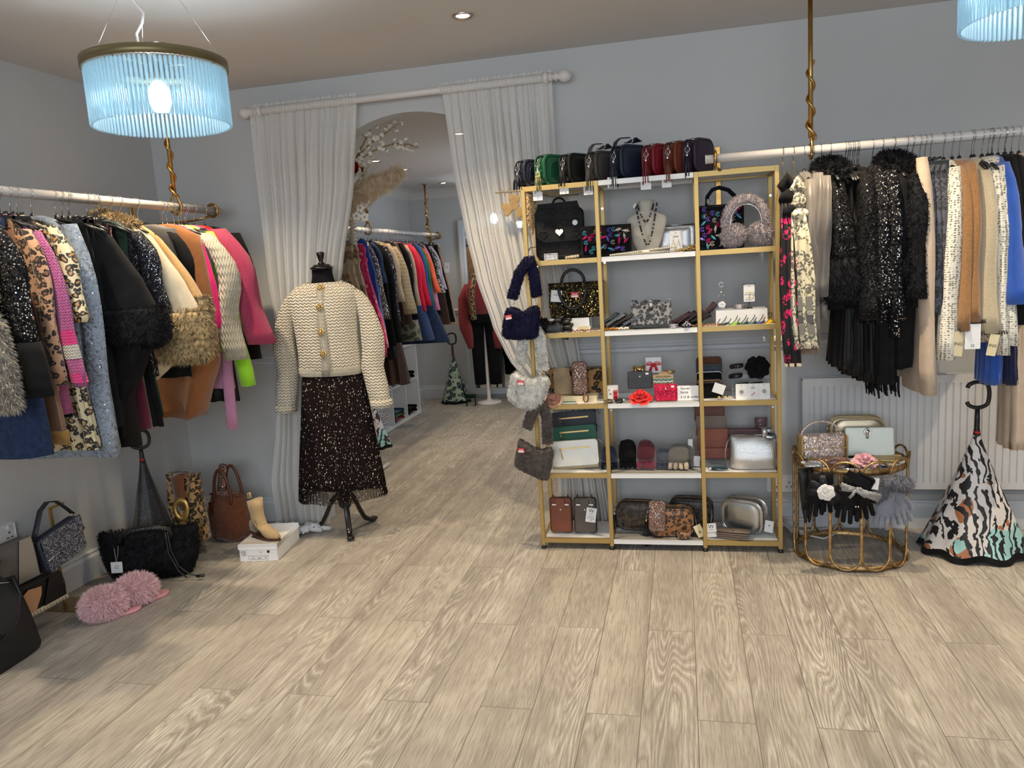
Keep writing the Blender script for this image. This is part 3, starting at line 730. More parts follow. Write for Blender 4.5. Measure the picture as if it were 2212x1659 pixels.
def camera_bag(loc, rz, w, d, h, m, lab, trim=None, r=.045, tl=.095, tas=None, tag_=None, grp=None, strap=None, name='camera_bag', zipm=None, seed=1, pocket=False, rot=None, cap=None):
    """boxy zipped bag: w along x, zip round top and ends, tassel on the -x end"""
    t = T(name, lab, 'bag', loc, rz, grp, rot); trim = trim or m
    B().rbox((0, 0, h/2), (w, d, h), r, d*.16, n=7, puff=d*.06).build('body', m, t)
    for s in (-1, 1):
        ol = outline_xz(w-.004, h-.004, r); b = B(); b.tube([(x, s*(d/2-.006), h/2+z) for x, z in ol], .0026, 6, True); b.build('piping', trim, t)
    ol = [(x*(w+.0015)/w, z*(h+.0015)/h) for x, z in outline_xz(w, h, r) if z > -h*.12]
    ol = sorted(ol, key=lambda q: math.atan2(q[0], q[1]+h*.3))
    B().ribbon([(x, 0, h/2+z) for x, z in ol], .007, .0014).build('zip', zipm or M['blackp'], t)
    if pocket: B().tube([(x, -d/2-.003-d*.03, h*.44+z) for x, z in outline_xz(w*.6, h*.62, r*.8)], .0015, 5, True).build('pocket_seam', trim, t)
    z0 = h*.66; tl *= 1.22
    b = B(); b.tube(ring_arc((-w/2-.008, 0, z0), .012, 0, 'x', 14), .0019, 6); b.tube([(-w/2-.002, 0, z0+.028), (-w/2-.006, 0, z0+.010)], .0028, 6); b.tube([(-w/2-.007, -.003, z0-.008), (-w/2-.008, 0, z0-.02)], .0022, 6); b.build('pull_ring', M['chrome'], t)
    if tas: tassel(t, (-w/2-.011, 0, z0-.016), tl, tas, seed=seed, cap=cap)
    if tag_: price_tag(t, (-w/2-.012, tag_[0], tag_[1]), tag_[2], tag_[3], (0, 0, -rz+tag_[4]), tag_[5], st=(-w/2-.007, 0, z0))
    if strap:
        b = B(); b.ribbon([(-w/2+.0, 0, h-.01), (-w/2+.01, 0, h+.012), (-w*.3, 0, h+.03), (0, -.005, h+.034)], .022, .003)
        for k in range(5): b.ribbon([(-.01+.004*k, -.008+.004*k, h+.014), (.03+.006*k, -.01+.005*k, h+.034-.003*k), (.07, -.008+.004*k, h+.018+.003*k), (.03, -.004, h+.012), (-.01, -.006+.004*k, h+.014)], .022, .0022)
        b.build('folded_strap', strap, t); B().tube(ring_arc((.012, 0, h+.024), .015, 0, 'x', 12), .003, 6).build('band', M['card'], t)
    return t
E_ = lambda r, g, b_: col(r, g, b_)
L_ = {}
for k, c in {'navy': (24, 27, 44), 'green': (20, 82, 54), 'black': (14, 14, 15), 'grey': (66, 62, 62), 'marine': (22, 34, 54), 'red': (122, 22, 34), 'tan': (112, 52, 34), 'plum': (46, 30, 52)}.items(): L_[k] = leather(k+'_leather', E_(*c), .5)
tops = [(1122, 'navy', 'small navy boxy tasselled bag, leftmost on the shelving top', .065, None, 0, .16, .125),
        (1166, 'green', 'green boxy bag with gold and green tassel on the shelving top', .09, (.006, -.012, .045, .055, 0, ()), 0, .17, .14),
        (1219, 'black', 'black boxy bag with tassel between the green and grey ones', .075, (-.006, .0, .042, .048, 0, (('Price', .012, .008), ('Red', .022, .008))), 0, .17, .135),
        (1276, 'grey', 'dark grey boxy bag with its strap bundled on top', .095, (.008, -.01, .042, .05, 0, ()), 1, .17, .135),
        (1330, 'marine', 'large marine blue boxy bag with strap bundled on top', .10, (.012, .01, .042, .048, 0, (('£25', .02, .009),)), 1, .185, .15),
        (1399, 'red', 'dark red boxy bag with tassel on the shelving top', .095, (.003, -.008, .046, .05, 0, ()), 0, .17, .142),
        (1446, 'tan', 'chestnut brown boxy bag with tassel on the shelving top', .095, (.008, -.006, .042, .05, 0, (('£25', .02, .009),)), 0, .17, .145),
        (1488, 'plum', 'plum purple boxy bag beside the end of the white rail', .085, None, 0, .17, .15)]
for i, (u, c, lab, tl, tg, st, w, h) in enumerate(tops):
    rz = math.radians(58 if i not in (4,) else 50); e = Vector((xat(u, 3.60, LT[0]), 3.605, LT[0]+.001)); e.z = LT[0]+.001
    tm = L_[c] if c != 'green' else leopard('green_gold_tassel', E_(190, 160, 90), E_(20, 82, 54), E_(20, 82, 54), 60)
    camera_bag(e+Vector((cos(rz), sin(rz), 0))*w/2, rz, w, .068 if i != 4 else .074, h, L_[c], lab, tl=tl, tas=tm, tag_=tg, strap=L_[c] if st else None, grp='boxy tassel bags on top of the shelving', seed=i, r=.042, pocket=i in (0, 1))

# --- furry bags hanging from the left post
def fur_bag(name, lab, P, outline, strapL, strapR, m, tagp, depth=.05, inner=None, L=.013, seed=1, hook=None, col2=None):
    """outline: picture-plane points of the pouch, at distance P from the wall plane"""
    pts = [onY(u, v, P) for u, v in outline]; c = sum(pts, Vector())/len(pts)
    t = T(name, lab, 'bag', c)
    n = len(pts); rows = []
    for yy, s in ((-depth*.5, .55), (-depth*.46, .8), (-depth*.3, .95), (0, 1.0), (depth*.3, .95), (depth*.46, .8), (depth*.5, .55)):
        rows.append([Vector(((p.x-c.x)*s, yy, (p.z-c.z)*s)) for p in pts])
    b = B(); b.grid(rows, True, True); b.fur(L, 60000, .25, .0016, 5200, seed); b.build('pouch', m, t)
    for sl in (strapL, strapR):
        q = [onY(u, v, P+dy)-c for u, v, dy in sl]
        b = B(); b.tube(q, .025, 12, flat=.45, up=(0, 1, 0)); b.fur(L, 60000, .35, .0016, 3000, seed+1); b.build('fur_strap', m, t)
        e = q[-1]; B().tube(ring_arc(e+Vector((0, 0, -.02)), .008, 0, 'y'), .0014, 6).build('strap_clip', M['chrome'], t)
    s = onY(tagp[0], tagp[1], P)-c
    st = B().rbox((0, 0, 0), (.032, .001, .022), .002, .0004, n=2).build('sale_sticker', M['red'], t); st.location = (s.x, -depth*.5-.012, s.z); st.rotation_euler = (0, math.radians(tagp[2]), 0)
    B().box((0, -.0008, -.0055), (.027, .0006, .008)).build('sticker_strip', M['card'], st)
    letters('SALE', .0095, M['card'], st, (0, -.0007, .0035))
    return t
M['furnavy'] = furm('navy_fur', (.004, .004, .016), (.012, .012, .05)); M['furgrey'] = furm('pale_grey_fur', E_(172, 173, 172), E_(224, 222, 216)); M['furtaupe'] = furm('taupe_fur', E_(58, 50, 48), E_(96, 86, 82))
fur_bag('fur_handbag', 'taupe brown fur bag with sale sticker, lowest on the gold post', 3.545, [(1121, 948), (1135, 955), (1155, 968), (1172, 972), (1190, 966), (1196, 978), (1191, 1005), (1184, 1036), (1172, 1036), (1150, 1026), (1122, 1013), (1112, 1004), (1113, 990), (1119, 968)],
        [(1165, 872, -.02), (1150, 890, -.02), (1138, 925, -.01)], [(1165, 868, 0), (1181, 900, 0), (1183, 958, 0)], M['furtaupe'], (1129, 969, 2), seed=4, L=.008)
fur_bag('fur_handbag', 'light grey fur bag with sale sticker, middle one on the gold post', 3.53, [(1106, 808), (1116, 803), (1128, 812), (1150, 820), (1172, 812), (1184, 816), (1187, 828), (1176, 860), (1160, 886), (1148, 887), (1120, 878), (1100, 864), (1097, 852), (1102, 830)],
        [(1148, 706, .0), (1131, 730, .0), (1124, 785, 0)], [(1150, 700, .02), (1168, 730, .01), (1173, 800, 0)], M['furgrey'], (1128, 824, 2), seed=3, L=.010)
fur_bag('fur_handbag', 'navy blue fur bag with sale sticker, topmost on the gold post', 3.52, [(1094, 668), (1106, 664), (1118, 668), (1130, 676), (1146, 664), (1160, 661), (1166, 668), (1164, 700), (1161, 726), (1150, 731), (1120, 733), (1092, 731), (1085, 722), (1088, 695)],
        [(1143, 562, 0), (1122, 590, 0), (1106, 645, 0)], [(1143, 556, .02), (1152, 590, .01), (1160, 640, 0)], M['furnavy'], (1102, 684, -8), seed=2, L=.009)

# --- level 1
def heart(s, n=26):
    out = []
    for k in range(n):
        a = 2*PI*k/n; out.append((s*.0625*16*sin(a)**3, s*.0625*(13*cos(a)-5*cos(2*a)-2*cos(3*a)-cos(4*a))))
    return out
blackq = fabric('black_quilted_cloth', (.008, .008, .009), (.018, .018, .02), rough=.6)
p = sp(1213, 1, 3.73); t = T('backpack', 'black quilted backpack with gold heart clasp on the top left shelf', 'backpack', p, .10)
b = B(); b.rbox((0, 0, .123), (.235, .10, .246), .035, .022, n=6, puff=.006); b.wob(.003, 14); b.build('body', blackq, t)
b = B(); b.prism([(-.095, .262), (.09, .268), (.112, .20), (.106, .10), (.08, .085), (-.075, .085), (-.108, .11), (-.112, .20)], -.068, -.060); b.prism([(-.095, .262), (.09, .268), (.09, .255), (-.095, .25)], -.064, .04); b.build('flap', blackq, t, smooth=False)
b = B()
for i in range(4):
    for j in range(4):
        hx, hz = -.075+.05*i, .225-.052*j
        if j == 2 and i in (1, 2): continue
        b.tube([(hx+x, -.069 if j < 3 else -.058, hz+z) for x, z in heart(.019)], .0022, 5, True)
for j in range(4): b.tube([(-.11, -.067, .20-.052*j), (.11, -.067, .20-.052*j)], .0012, 4)
b.build('heart_quilting', blackq, t)
b = B(); b.prism([(x+.0, z+.128) for x, z in heart(.018)], -.078, -.069); b.build('heart_clasp', M['goldm'], t)
B().lathe([(.001, 0), (.0125, 0), (.0125, .001)], 20, (.075, -.070, .168), RM('X', 90)).build('round_sticker', M['card'], t)
B().ribbon([(-.112, .02, .07), (-.15, .0, .065), (-.165, .0, .03), (-.155, 0, .002)], .018, .003).build('shoulder_strap', blackq, t)
B().tube(ring_arc((0, .02, .262), .03, 0, 'y', 14, 0, PI), .005, 8).build('grab_loop', blackq, t)

# jewelled motifs: leaves, flowers, sprigs laid over black cloth
jew = [sequin('pink_sequins', (.2, .005, .06), E_(225, 40, 120), 500, .5, .7, .25), sequin('silver_gems', (.2, .19, .18), E_(225, 215, 205), 420, .5, .8, .2), sequin('iridescent_gems', E_(70, 60, 160), E_(120, 150, 235), 450, .5, .7, .2, c2=E_(170, 90, 210)), sequin('teal_gems', E_(30, 90, 120), E_(110, 200, 225), 450, .5, .6, .2)]
def motifs(par, w, h, y, seed, k=16, cx=0, cz=0):
    rn = random.Random(seed); bs = [B() for _ in jew]; spots = []
    for i in range(k*6):
        if len(spots) >= k: break
        x, z = rn.uniform(-w/2+.014, w/2-.014), rn.uniform(-h/2+.012, h/2-.012)
        if all((x-a)**2+(z-c_)**2 > .020**2 for a, c_ in spots): spots.append((x, z))
    for i, (x, z) in enumerate(spots):
        kind = i % 3; a = rn.uniform(0, 6.28); b = bs[rn.randrange(4)]
        if kind < 2 and i % 4:
            L_2 = rn.uniform(.015, .021); rows = []
            for q in range(7):
                f = q/6; wd = .0055*sin(PI*f)**.8+.0002; cxx, czz = x+cx+(f-.5)*2*L_2*cos(a), z+cz+(f-.5)*2*L_2*sin(a)
                rows.append([(cxx-wd*sin(a)*s_, y-.0025*(1-s_*s_), czz+wd*cos(a)*s_) for s_ in (-1, -.5, 0, .5, 1)])
            b.grid(rows)
        else:
            for q in range(7):
                an = 2*PI*q/7; rr = .0085 if q else 0; b.ball((x+cx+rr*cos(an), y, z+cz+rr*sin(an)), .0036, 6, (1, .5, 1))
        if i % 4 == 1:
            for q in (-.5, 0, .5): bs[rn.randrange(2)].tube([(x+cx, y, z+cz-.012), (x+cx+.016*sin(q+a*.2), y-.001, z+cz+.012*cos(q))], .0009, 4)
    for b, m, nm in zip(bs, jew, ('pink_motifs', 'silver_motifs', 'violet_motifs', 'blue_motifs')):
        if b.f: b.build(nm, m, par)
blackv = fabric('black_velvet', (.006, .006, .008), (.012, .012, .014))
p = sp(1311, 1, 3.665); t = T('clutch_bag', 'black clutch covered with jewelled leaves, behind the second gold post', 'bag', p, .05)
b = B(); b.rbox((0, 0, .071), (.232, .05, .142), .012, .012, n=4); b.build('body', blackv, t)
B().prism([(-.117, .145), (.117, .143), (.117, .075), (-.117, .060)], -.033, -.027).build('flap', blackv, t)
motifs(t, .22, .13, -.0345, 5, 30, 0, .073)
# bust with necklace
M['bust'] = fabric('linen_bust', E_(178, 172, 160), E_(200, 195, 184), sheen=.2)
p = sp(1399, 1, 3.70); t = T('necklace_display', 'cream linen neck bust on the top middle shelf', 'display bust', p, 0)
prof = [(.030, .0), (.048, .02), (.062, .05), (.076, .09), (.088, .13), (.092, .158), (.083, .175), (.055, .186), (.040, .198), (.037, .215), (.038, .235), (.036, .246), (.001, .250)]
rows = []
for r_, z in prof:
    dep = .30 if z < .18 else .62+.25*min(1, (z-.18)/.04); off = 0 if z < .16 else .012*min(1, (z-.16)/.05)
    rows.append([(r_*cos(2*PI*k/28), r_*sin(2*PI*k/28)*dep+off-(.0 if z > .1 else 0), z) for k in range(28)])
b = B(); b.grid(rows, True, True); b.build('bust', M['bust'], t)
B().prism([(-.02, 0), (.02, 0), (.012, .05), (-.012, .05)], .02, .06).build('easel', M['bust'], t)
def necklace(loc, loops, m, lab, name='necklace'):
    t = T(name, lab, 'necklace', loc); b = B(); c_ = B()
    for path in loops:
        n = len(path)
        for k in range(n-1):
            a_, e = Vector(path[k]), Vector(path[k+1]); L0 = (e-a_).length; m_ = max(1, int(L0/.0075))
            for q in range(m_):
                pp = a_.lerp(e, q/m_); (b if (q+k) % 3 else c_).ball(pp, .0046 if (q+k) % 3 else .0036, 6)
    b.build('beads', m, t); c_.build('silver_beads', M['chrome'], t); return t
def catenary(x0, z0, x1, z1, zb, y0, yb, n=18):
    out = []
    for k in range(n+1):
        f = k/n; x = x0+(x1-x0)*f; s = (2*f-1)**2; zt = z0+(z1-z0)*f
        out.append((x, y0+(yb-y0)*(1-s), zb+(zt-zb)*s**.8))
    return out
necklace(p+Vector((0, 0, 0)), [catenary(-.040, .232, .040, .240, .145, -.026, -.050), catenary(-.046, .225, .052, .235, .040, -.024, -.048)], plain('dark_pearl', (.03, .025, .035), .15, .6), 'long doubled dark bead necklace draped on the cream bust')
tmp = T('label_ticket', 'small white ticket clipped to the neck of the bust', 'ticket', p+Vector((-.044, -.026, .232)), 0); price_tag(tmp, (0, 0, 0), .012, .02, (0, .5, 0), ())
# silver pouch
silver = leather('silver_leather', (.55, .55, .56), .32, .85, .0008, 300)
p = sp(1457, 1, 3.77); t = T('zip_pouch', 'silver leather pouch standing behind the earring card', 'bag', p, -.05)
B().rbox((0, 0, .062), (.20, .03, .125), .012, .012, n=4, puff=.006).build('body', silver, t); B().ribbon([(-.098, 0, .126), (.098, 0, .126)], .008, .003).build('zip', M['chrome'], t)
B().ribbon([(.100, -.005, .12), (.108, -.012, .10), (.108, -.014, .06)], .010, .002).build('zip_pull', silver, t)
def jewel_card(loc, w, h, lab, rz=0, kind='earrings', txt=None, tilt=-.12, stand=False, cat='earrings', name='earring_card', grp=None):
    t = T(name, lab, cat, loc, rz, grp); t.rotation_euler = (tilt, 0, rz)
    b = B(); b.rbox((0, 0, h/2), (w, .0012, h), .003, .0004, n=2); b.build('card', M['card'], t)
    B().lathe([(.001, 0), (.0018, 0), (.0018, .0006)], 8, (0, -.0012, h*.9), RM('X', 90)).build('hole', M['ink'], t)
    if txt: letters(txt, h*.13, M['ink'], t, (0, -.0009, h*.72))
    b = B()
    if kind == 'earrings':
        for s in (-1, 1):
            pts = [(s*w*.2+x*w*.16, -.004, h*.33+z*h*.22) for x, z in ((0, 1), (.6, .3), (1, -.4), (.6, -1), (0, -1.15), (-.6, -1), (-1, -.4), (-.6, .3))]; b.tube(pts, .0009, 5, True); b.ball((s*w*.2, -.003, h*.58), .0022, 6)
        b.build('drop_earrings', M['goldm'], t)
    elif kind == 'hoops':
        for s in (-1, 1): b.tube(ring_arc((s*w*.18, -.005, h*.38), w*.27, 0, 'y', 16, -2.2, 2.4), .0014, 6)
        b.build('hoop_earrings', M['goldm'], t)
    elif kind == 'brooch':
        for q in range(12): a = 2*PI*q/12; b.ball((.0075*cos(a), -.003, h*.48+.0075*sin(a)), .0022, 6)
        for q in range(6): a = 2*PI*q/6; b.ball((.0035*cos(a), -.004, h*.48+.0035*sin(a)), .002, 6)
        b.build('brooch', M['chrome'], t)
    elif kind == 'pin':
        b.tube([(-.008, -.003, h*.2), (0, -.004, h*.32), (.006, -.003, h*.42)], .001, 5); 
        for q in range(4): b.ball((-.006+.004*q, -.004, h*(.24+.05*q)), .0022, 6)
        b.build('pin', plain('rose_enamel', E_(190, 70, 80), .4), t)
    return t
jewel_card(sp(1461, 1, 3.655), .056, .098, 'white card with gold drop earrings in front of the silver pouch', 0, 'earrings', 'DIXI')
def bead_string(path, r, m, lab, name, cat, loc, rz=0, step=1.9, grp=None, jit=0, seed=1):
    rn = random.Random(seed); t = B(); P_ = [Vector(q) for q in path]
    for a_, e in zip(P_, P_[1:]):
        L0 = (e-a_).length; n = max(1, int(L0/(r*step)))
        for q in range(n): pp = a_.lerp(e, q/n)+Vector((rn.uniform(-jit, jit), rn.uniform(-jit, jit), abs(rn.uniform(-jit, jit)))); t.ball(pp, r, 8)
    return thing(t, name, m, lab, cat, loc, rz, grp)
pearl = plain('pearl', (.75, .70, .58), .2, .1)
p = sp(1388, 1, 3.61); bead_string([(-.145, 0, .0055), (-.05, .004, .012), (.05, .006, .019), (.145, .012, .025), (.148, .026, .0055), (-.145, .022, .0055)], .0053, pearl, 'row of cream pearls lying along the front of the shelf', 'pearl_belt', 'belt', p, 0, 1.7)
t = T('belt_buckle', 'small yellow and gold clasp on the pearl row below the bust', 'clasp', sp(1393, 1, 3.595)+Vector((.005, -.008, .014))); B().rbox((0, 0, 0), (.032, .004, .008), .003, .001).build('buckle', M['goldm'], t)
p = sp(1483, 1, 3.62); bead_string([(-.04, 0, .006), (-.02, .01, .008), (0, -.004, .01), (.02, .008, .018), (.042, 0, .03), (.03, .01, .016), (.042, .0, .007), (.01, .012, .006), (-.03, .016, .007), (-.04, .0, .006)], .0062, M['goldm'], 'heap of chunky gold chain bracelets beside the third gold post', 'chain_bracelet', 'bracelet', p, 0, 1.2, jit=.003)
p = sp(1478, 1, 3.70)
# right bay of level 1
p = sp(1556, 1, 3.70); t = T('handbag', 'black square bag of jewelled leaves with a beaded handle', 'bag', p, .04)
B().rbox((0, 0, .10), (.21, .055, .20), .012, .014, n=4).build('body', blackv, t); motifs(t, .20, .19, -.0325, 11, 34, 0, .10)
for dy in (-.014, .014):
    b = B(); pts = [(x, dy, z) for x, z in ((-.055, .20), (-.052, .24), (-.03, .268), (.0, .276), (.04, .262), (.066, .235), (.072, .20))]
    P_ = [Vector(q) for q in pts]
    for a_, e in zip(P_, P_[1:]):
        n = max(2, int((e-a_).length/.006))
        for q in range(n): b.ball(a_.lerp(e, q/n), .0085, 6)
    b.build('handle', blackv, t)
b = B(); b.ball((-.05, -.03, .215), .009, 8, (1, .5, 1.6)); b.ball((-.035, -.03, .205), .006, 6); b.build('handle_charm', jew[1], t)
M['furlilac'] = furm('grey_lilac_fur', E_(128, 122, 130), E_(178, 166, 168))
p = sp(1612, 1, 3.63); t = T('earmuffs', 'fluffy grey lilac earmuffs on the top right shelf', 'earmuffs', p, .0)
b = B(); b.tube([(.083*cos(a), .004, .112+.102*sin(a)) for a in [PI*k/18*1.16-.25 for k in range(19)]], .017, 12, flat=1.2); b.fur(.010, 60000, .2, .0013, 6000, 5, jit=.35); b.build('headband', M['furlilac'], t)
B().tube([(.066*cos(a), -.012, .112+.078*sin(a)) for a in [PI*k/24*1.5-.8 for k in range(25)]], .0016, 6).build('inner_wire', M['chrome'], t)
for s, a0 in ((-1, -35), (1, 35)):
    b = B(); b.ball((0, 0, 0), .054, 16, (1, .6, .84), RM('Y', a0)); b.fur(.013, 80000, .15, .0014, 7000, 7+s, jit=.35); o = b.build('ear_cup', M['furlilac'], t); o.location = (s*.058+.004, -.006, .056)
gl = glitter('silver_glitter', (.4, .4, .42), (.9, .9, .92), 500)
thing(B().rbox((0, 0, .016), (.064, .02, .032), .002, .002), 'bracelet_cuff', gl, 'sparkling silver cuff standing in front of the quilted backpack', 'bracelet', sp(1190, 1, 3.60)+Vector((0, .01, 0)), .05)
p = sp(1238, 1, 3.605); bead_string([(-.03, 0, .007), (-.01, .004, .009), (.012, 0, .010), (.032, .0, .014)], .0078, plain('silver_pearl', E_(205, 196, 176), .22, .5), 'twisted pearl hair slide lying in front of the backpack', 'hair_slide', 'hair slide', p, .1, .9)

# --- level 2
goldseq = sequin('gold_sequins', (.008, .008, .008), E_(226, 196, 110), 170, .48, 1.1, .22, c2=E_(130, 104, 50), dens=.6)
def box(loc, d, lab, rz=0, m='white', name='display_box', cat='box', grp=None):
    return thing(B().rbox((0, 0, d[2]/2), d, .002, .001, n=2), name, M[m], lab, cat, loc, rz, grp)
box(sp(1232, 2, 3.72), (.20, .12, .062), 'white display box under the gold sequin bag', .03)
p = sp(1247, 2, 3.71)+Vector((0, 0, .063)); t = T('handbag', 'black and gold sequin handbag with round handles on a white box', 'bag', p, .05)
rows = []
for z, w_, d_ in ((0, .245, .06), (.01, .255, .072), (.06, .262, .075), (.12, .256, .055), (.155, .258, .03), (.165, .262, .012)):
    rows.append([(math.copysign(abs(cos(2*PI*k/32))**.55, cos(2*PI*k/32))*w_/2, math.copysign(abs(sin(2*PI*k/32))**.6, sin(2*PI*k/32))*d_/2, z) for k in range(32)])
b = B(); b.grid(rows, True, True); b.build('body', goldseq, t); B().ribbon([(-.128, 0, .166), (.138, 0, .166), (.145, 0, .155)], .012, .004).build('zip', M['blackp'], t)
blackcord = plain('black_plaited_cord', (.01, .01, .011), .5, nz=.002, ns=120)
b = B(); b.tube([(.055*cos(PI*k/16)-.01, .006, .165+.062*sin(PI*k/16)) for k in range(17)], .0075, 8); b.build('handle', blackcord, t)
b = B(); b.tube([(.066*cos(PI*k/16)-.01, -.043-.003*sin(PI*k/16), .155-.112*sin(PI*k/16)) for k in range(17)], .0075, 8); b.build('handle', blackcord, t)
st = B().rbox((0, 0, 0), (.038, .001, .026), .002, .0004, n=2).build('sale_sticker', M['red'], t); st.location = (.0, -.042, .108); B().box((0, -.0008, -.006), (.032, .0006, .009)).build('sticker_strip', M['card'], st); letters('SALE', .011, M['card'], st, (0, -.0007, .004))
price_tag(t, (-.085, -.042, .135), .052, .055, (0, .12, 0), (('£29', .022, .014),), st=(-.055, -.012, .17))
def glove(par, c, rz, L, m, spread=.5, thick=1.0, cuff=None, fist=0, fing=None, tip=(0, 0, -1), wide=1.0):
    """one hanging or lying glove: palm, four fingers and a thumb; points along tip"""
    d = Vector(tip).normalized(); up = Vector((0, -1, 0)); s = d.cross(up).normalized(); n_ = s.cross(d)
    c = Vector(c); b = B(); s = s*wide
    rows = []
    for f, w_, th in ((0, .031, .018), (.12, .029, .015), (.22, .030, .014), (.34, .036, .015), (.48, .041, .015), (.60, .040, .013), (.63, .036, .009)):
        rows.append([c+d*L*f+s*w_*cos(2*PI*k/14)+n_*th*thick*sin(2*PI*k/14) for k in range(14)])
    b.grid(rows, True, True)
    for k, (o, ln) in enumerate(((-.030, .27), (-.0105, .33), (.0105, .31), (.030, .23))):
        a0 = c+d*L*.56+s*o; a1 = a0+d*L*ln*.55+s*o*spread*.35+n_*.004; a2 = a0+d*L*ln+s*o*spread*.5+n_*.010
        b.tube([a0, a1, a2-d*.004, a2], [.0125, .0122, .0108, .005], 8, flat=.85)
    a0 = c+d*L*.30-s*.026; b.tube([a0, a0+d*L*.14-s*.018, a0+d*L*.27-s*.020+n_*.008, a0+d*L*.28-s*.020+n_*.008], [.013, .0115, .009, .004], 8, flat=.85)
    return b.build('glove', m, par)
t = T('glove_pair', 'black leather gloves with fur cuffs and studs lying on a shelf', 'gloves', sp(1195, 2, 3.625)); blk = leather('black_glove_leather', (.008, .008, .009), .4)
for k, dy in enumerate((0, .03)):
    glove(t, (-.05+.01*k, dy, .018+.01*k), 0, .16, blk, .6, 1.0, tip=(1, .02-.2*k, -.06))
b = B(); b.tube([(-.078, .0, .035), (-.05, .0, .035), (-.03, .0, .03)], [.03, .034, .028], 12); b.fur(.016, 50000, .1, .0014, 2500, 3); b.build('fur_cuff', furm('black_fur', (.004, .004, .005), (.012, .012, .014)), t)
b = B()
for i in range(7):
    for j in range(3): b.ball((-.02+.011*i, -.016+.012*j, .036-.0015*i), .0018, 5)
b.build('studs', M['chrome'], t)
silverb = plain('diamante', (.7, .68, .75), .12, .9, .003, 200)
def coil(lab, loc, R_, rr, n, m, name='bracelet', cat='bracelet', grp=None, tilt=0, rz=0, dz=None):
    t = B()
    for k in range(n): t.tube([(R_*cos(a)*(1+.03*k), R_*.8*sin(a), rr+k*(dz or rr*1.8)+tilt*cos(a)) for a in [2*PI*q/26 for q in range(26)]], rr, 7, True)
    return thing(t, name, m, lab, cat, loc, rz, grp)
coil('silver diamante bracelets stacked beside the studded black gloves', sp(1216, 2, 3.66), .026, .0035, 5, silverb, dz=.0065)
t = T('ticket', 'small folded white price ticket on the shelf below the sequin bag', 'ticket', sp(1242, 2, 3.62)); B().prism([(-.014, 0), (.01, .003), (.016, .02), (-.008, .017)], -.001, 0).build('card', M['card'], t)
box(sp(1262, 2, 3.665), (.06, .02, .022), 'pale grey soft jewellery pouch lying below the sequin bag', .35, 'cream_card', 'jewellery_pouch', 'pouch')
rosebead = sequin('mixed_beads', E_(120, 90, 70), E_(220, 190, 160), 300, .6, .6, .25, c2=E_(170, 90, 110))
bead_string([(-.06, 0, .005), (-.03, .008, .005), (0, -.002, .005), (.03, .008, .006), (.055, 0, .005)], .005, rosebead, 'rose and grey bead bracelets strewn left of the second gold post', 'bead_bracelet', 'bracelet', sp(1268, 2, 3.60), .0, 1.1, jit=.004)
bead_string([(-.035, 0, .005), (-.01, .006, .006), (.02, 0, .005), (.035, .004, .006)], .0055, plain('amber_beads', E_(190, 120, 40), .25), 'amber bead bracelets right of the second gold post', 'bead_bracelet', 'bracelet', sp(1322, 2, 3.60), 0, 1.1, jit=.004)
bead_string([(-.025, 0, .006), (-.01, .005, .007), (.02, 0, .006), (.03, .006, .006)], .0065, plain('cream_beads', E_(225, 215, 195), .3), 'cream bead bracelet lying before the slanted grey wallets', 'bead_bracelet', 'bracelet', sp(1346, 2, 3.60), 0, 1.1, jit=.003)
def wallet(loc, w, h, d, m, lab, rot, flap=None, stud=True, name='wallet', cat='wallet', grp=None, trim=None, sticker=None, edge=.003, zyx=False):
    t = T(name, lab, cat, loc, 0, grp, rot)
    if zyx: t.rotation_mode = 'ZYX'
    B().rbox((0, 0, h/2), (w, d, h), .008, min(.004, d/2.2), n=4).build('body', m, t)
    f = flap or .45
    B().prism([(-w/2+.001, h-.001), (w/2-.001, h-.001), (w/2-.001, h*(1-f)+.008), (w*.3, h*(1-f)), (-w*.3, h*(1-f)), (-w/2+.001, h*(1-f)+.008)], -d/2-.003, -d/2).build('flap', trim or m, t)
    if stud: B().lathe([(.001, .003), (.005, .002), (.0055, 0)], 14, (0, -d/2-.003, h*(1-f)+.010), RM('X', 90)).build('stud', M['chrome'], t)
    if sticker: B().rbox((w*.3, -d/2-.0036, h*.86), (.014, .0006, .009), .001, .0002, n=2).build('price_sticker', M['card'], t)
    return t
for i, (u, c, dz, lab) in enumerate(((1298, (70, 76, 86), 0, 'slate grey wallet slanted on the shelf, first of the row'), (1313, (120, 124, 130), 0, 'pale grey wallet slanted on the shelf, second of the row'), (1331, (52, 44, 40), 0, 'dark brown wallet slanted on the shelf, third of the row'), (1349, (96, 104, 114), 0, 'blue grey wallet leaning beside the leopard print wallet'))):
    wallet(sp(u, 2, 3.70)+Vector((0, 0, .012)), .13, .105, .014, leather('wallet_leather', E_(*c), .45), lab, (0, math.radians(56+2*i), math.radians(82)), grp='slanted wallets left of the leopard print one', zyx=True)
snowleo = leopard('grey_leopard', E_(150, 150, 150), E_(70, 72, 74), (.01, .01, .01), 40, .5)
p = sp(1408, 2, 3.64); t = wallet(p+Vector((0, 0, .006)), .185, .122, .02, snowleo, 'grey leopard print wallet standing in the middle of the shelf', (-.06, 0, -.04), .02, False)
B().ribbon([(0, -.012, .122), (0, -.016, .10), (0, -.014, .075)], .016, .002, (1, 0, 0)).build('strap', snowleo, t); B().lathe([(.001, .003), (.009, .002), (.010, 0)], 18, (0, -.015, .10), RM('X', 90)).build('round_clasp', M['chrome'], t)
B().rbox((0, .0, .004), (.18, .045, .014), .003, .003).build('base_fold', M['blackp'], t)
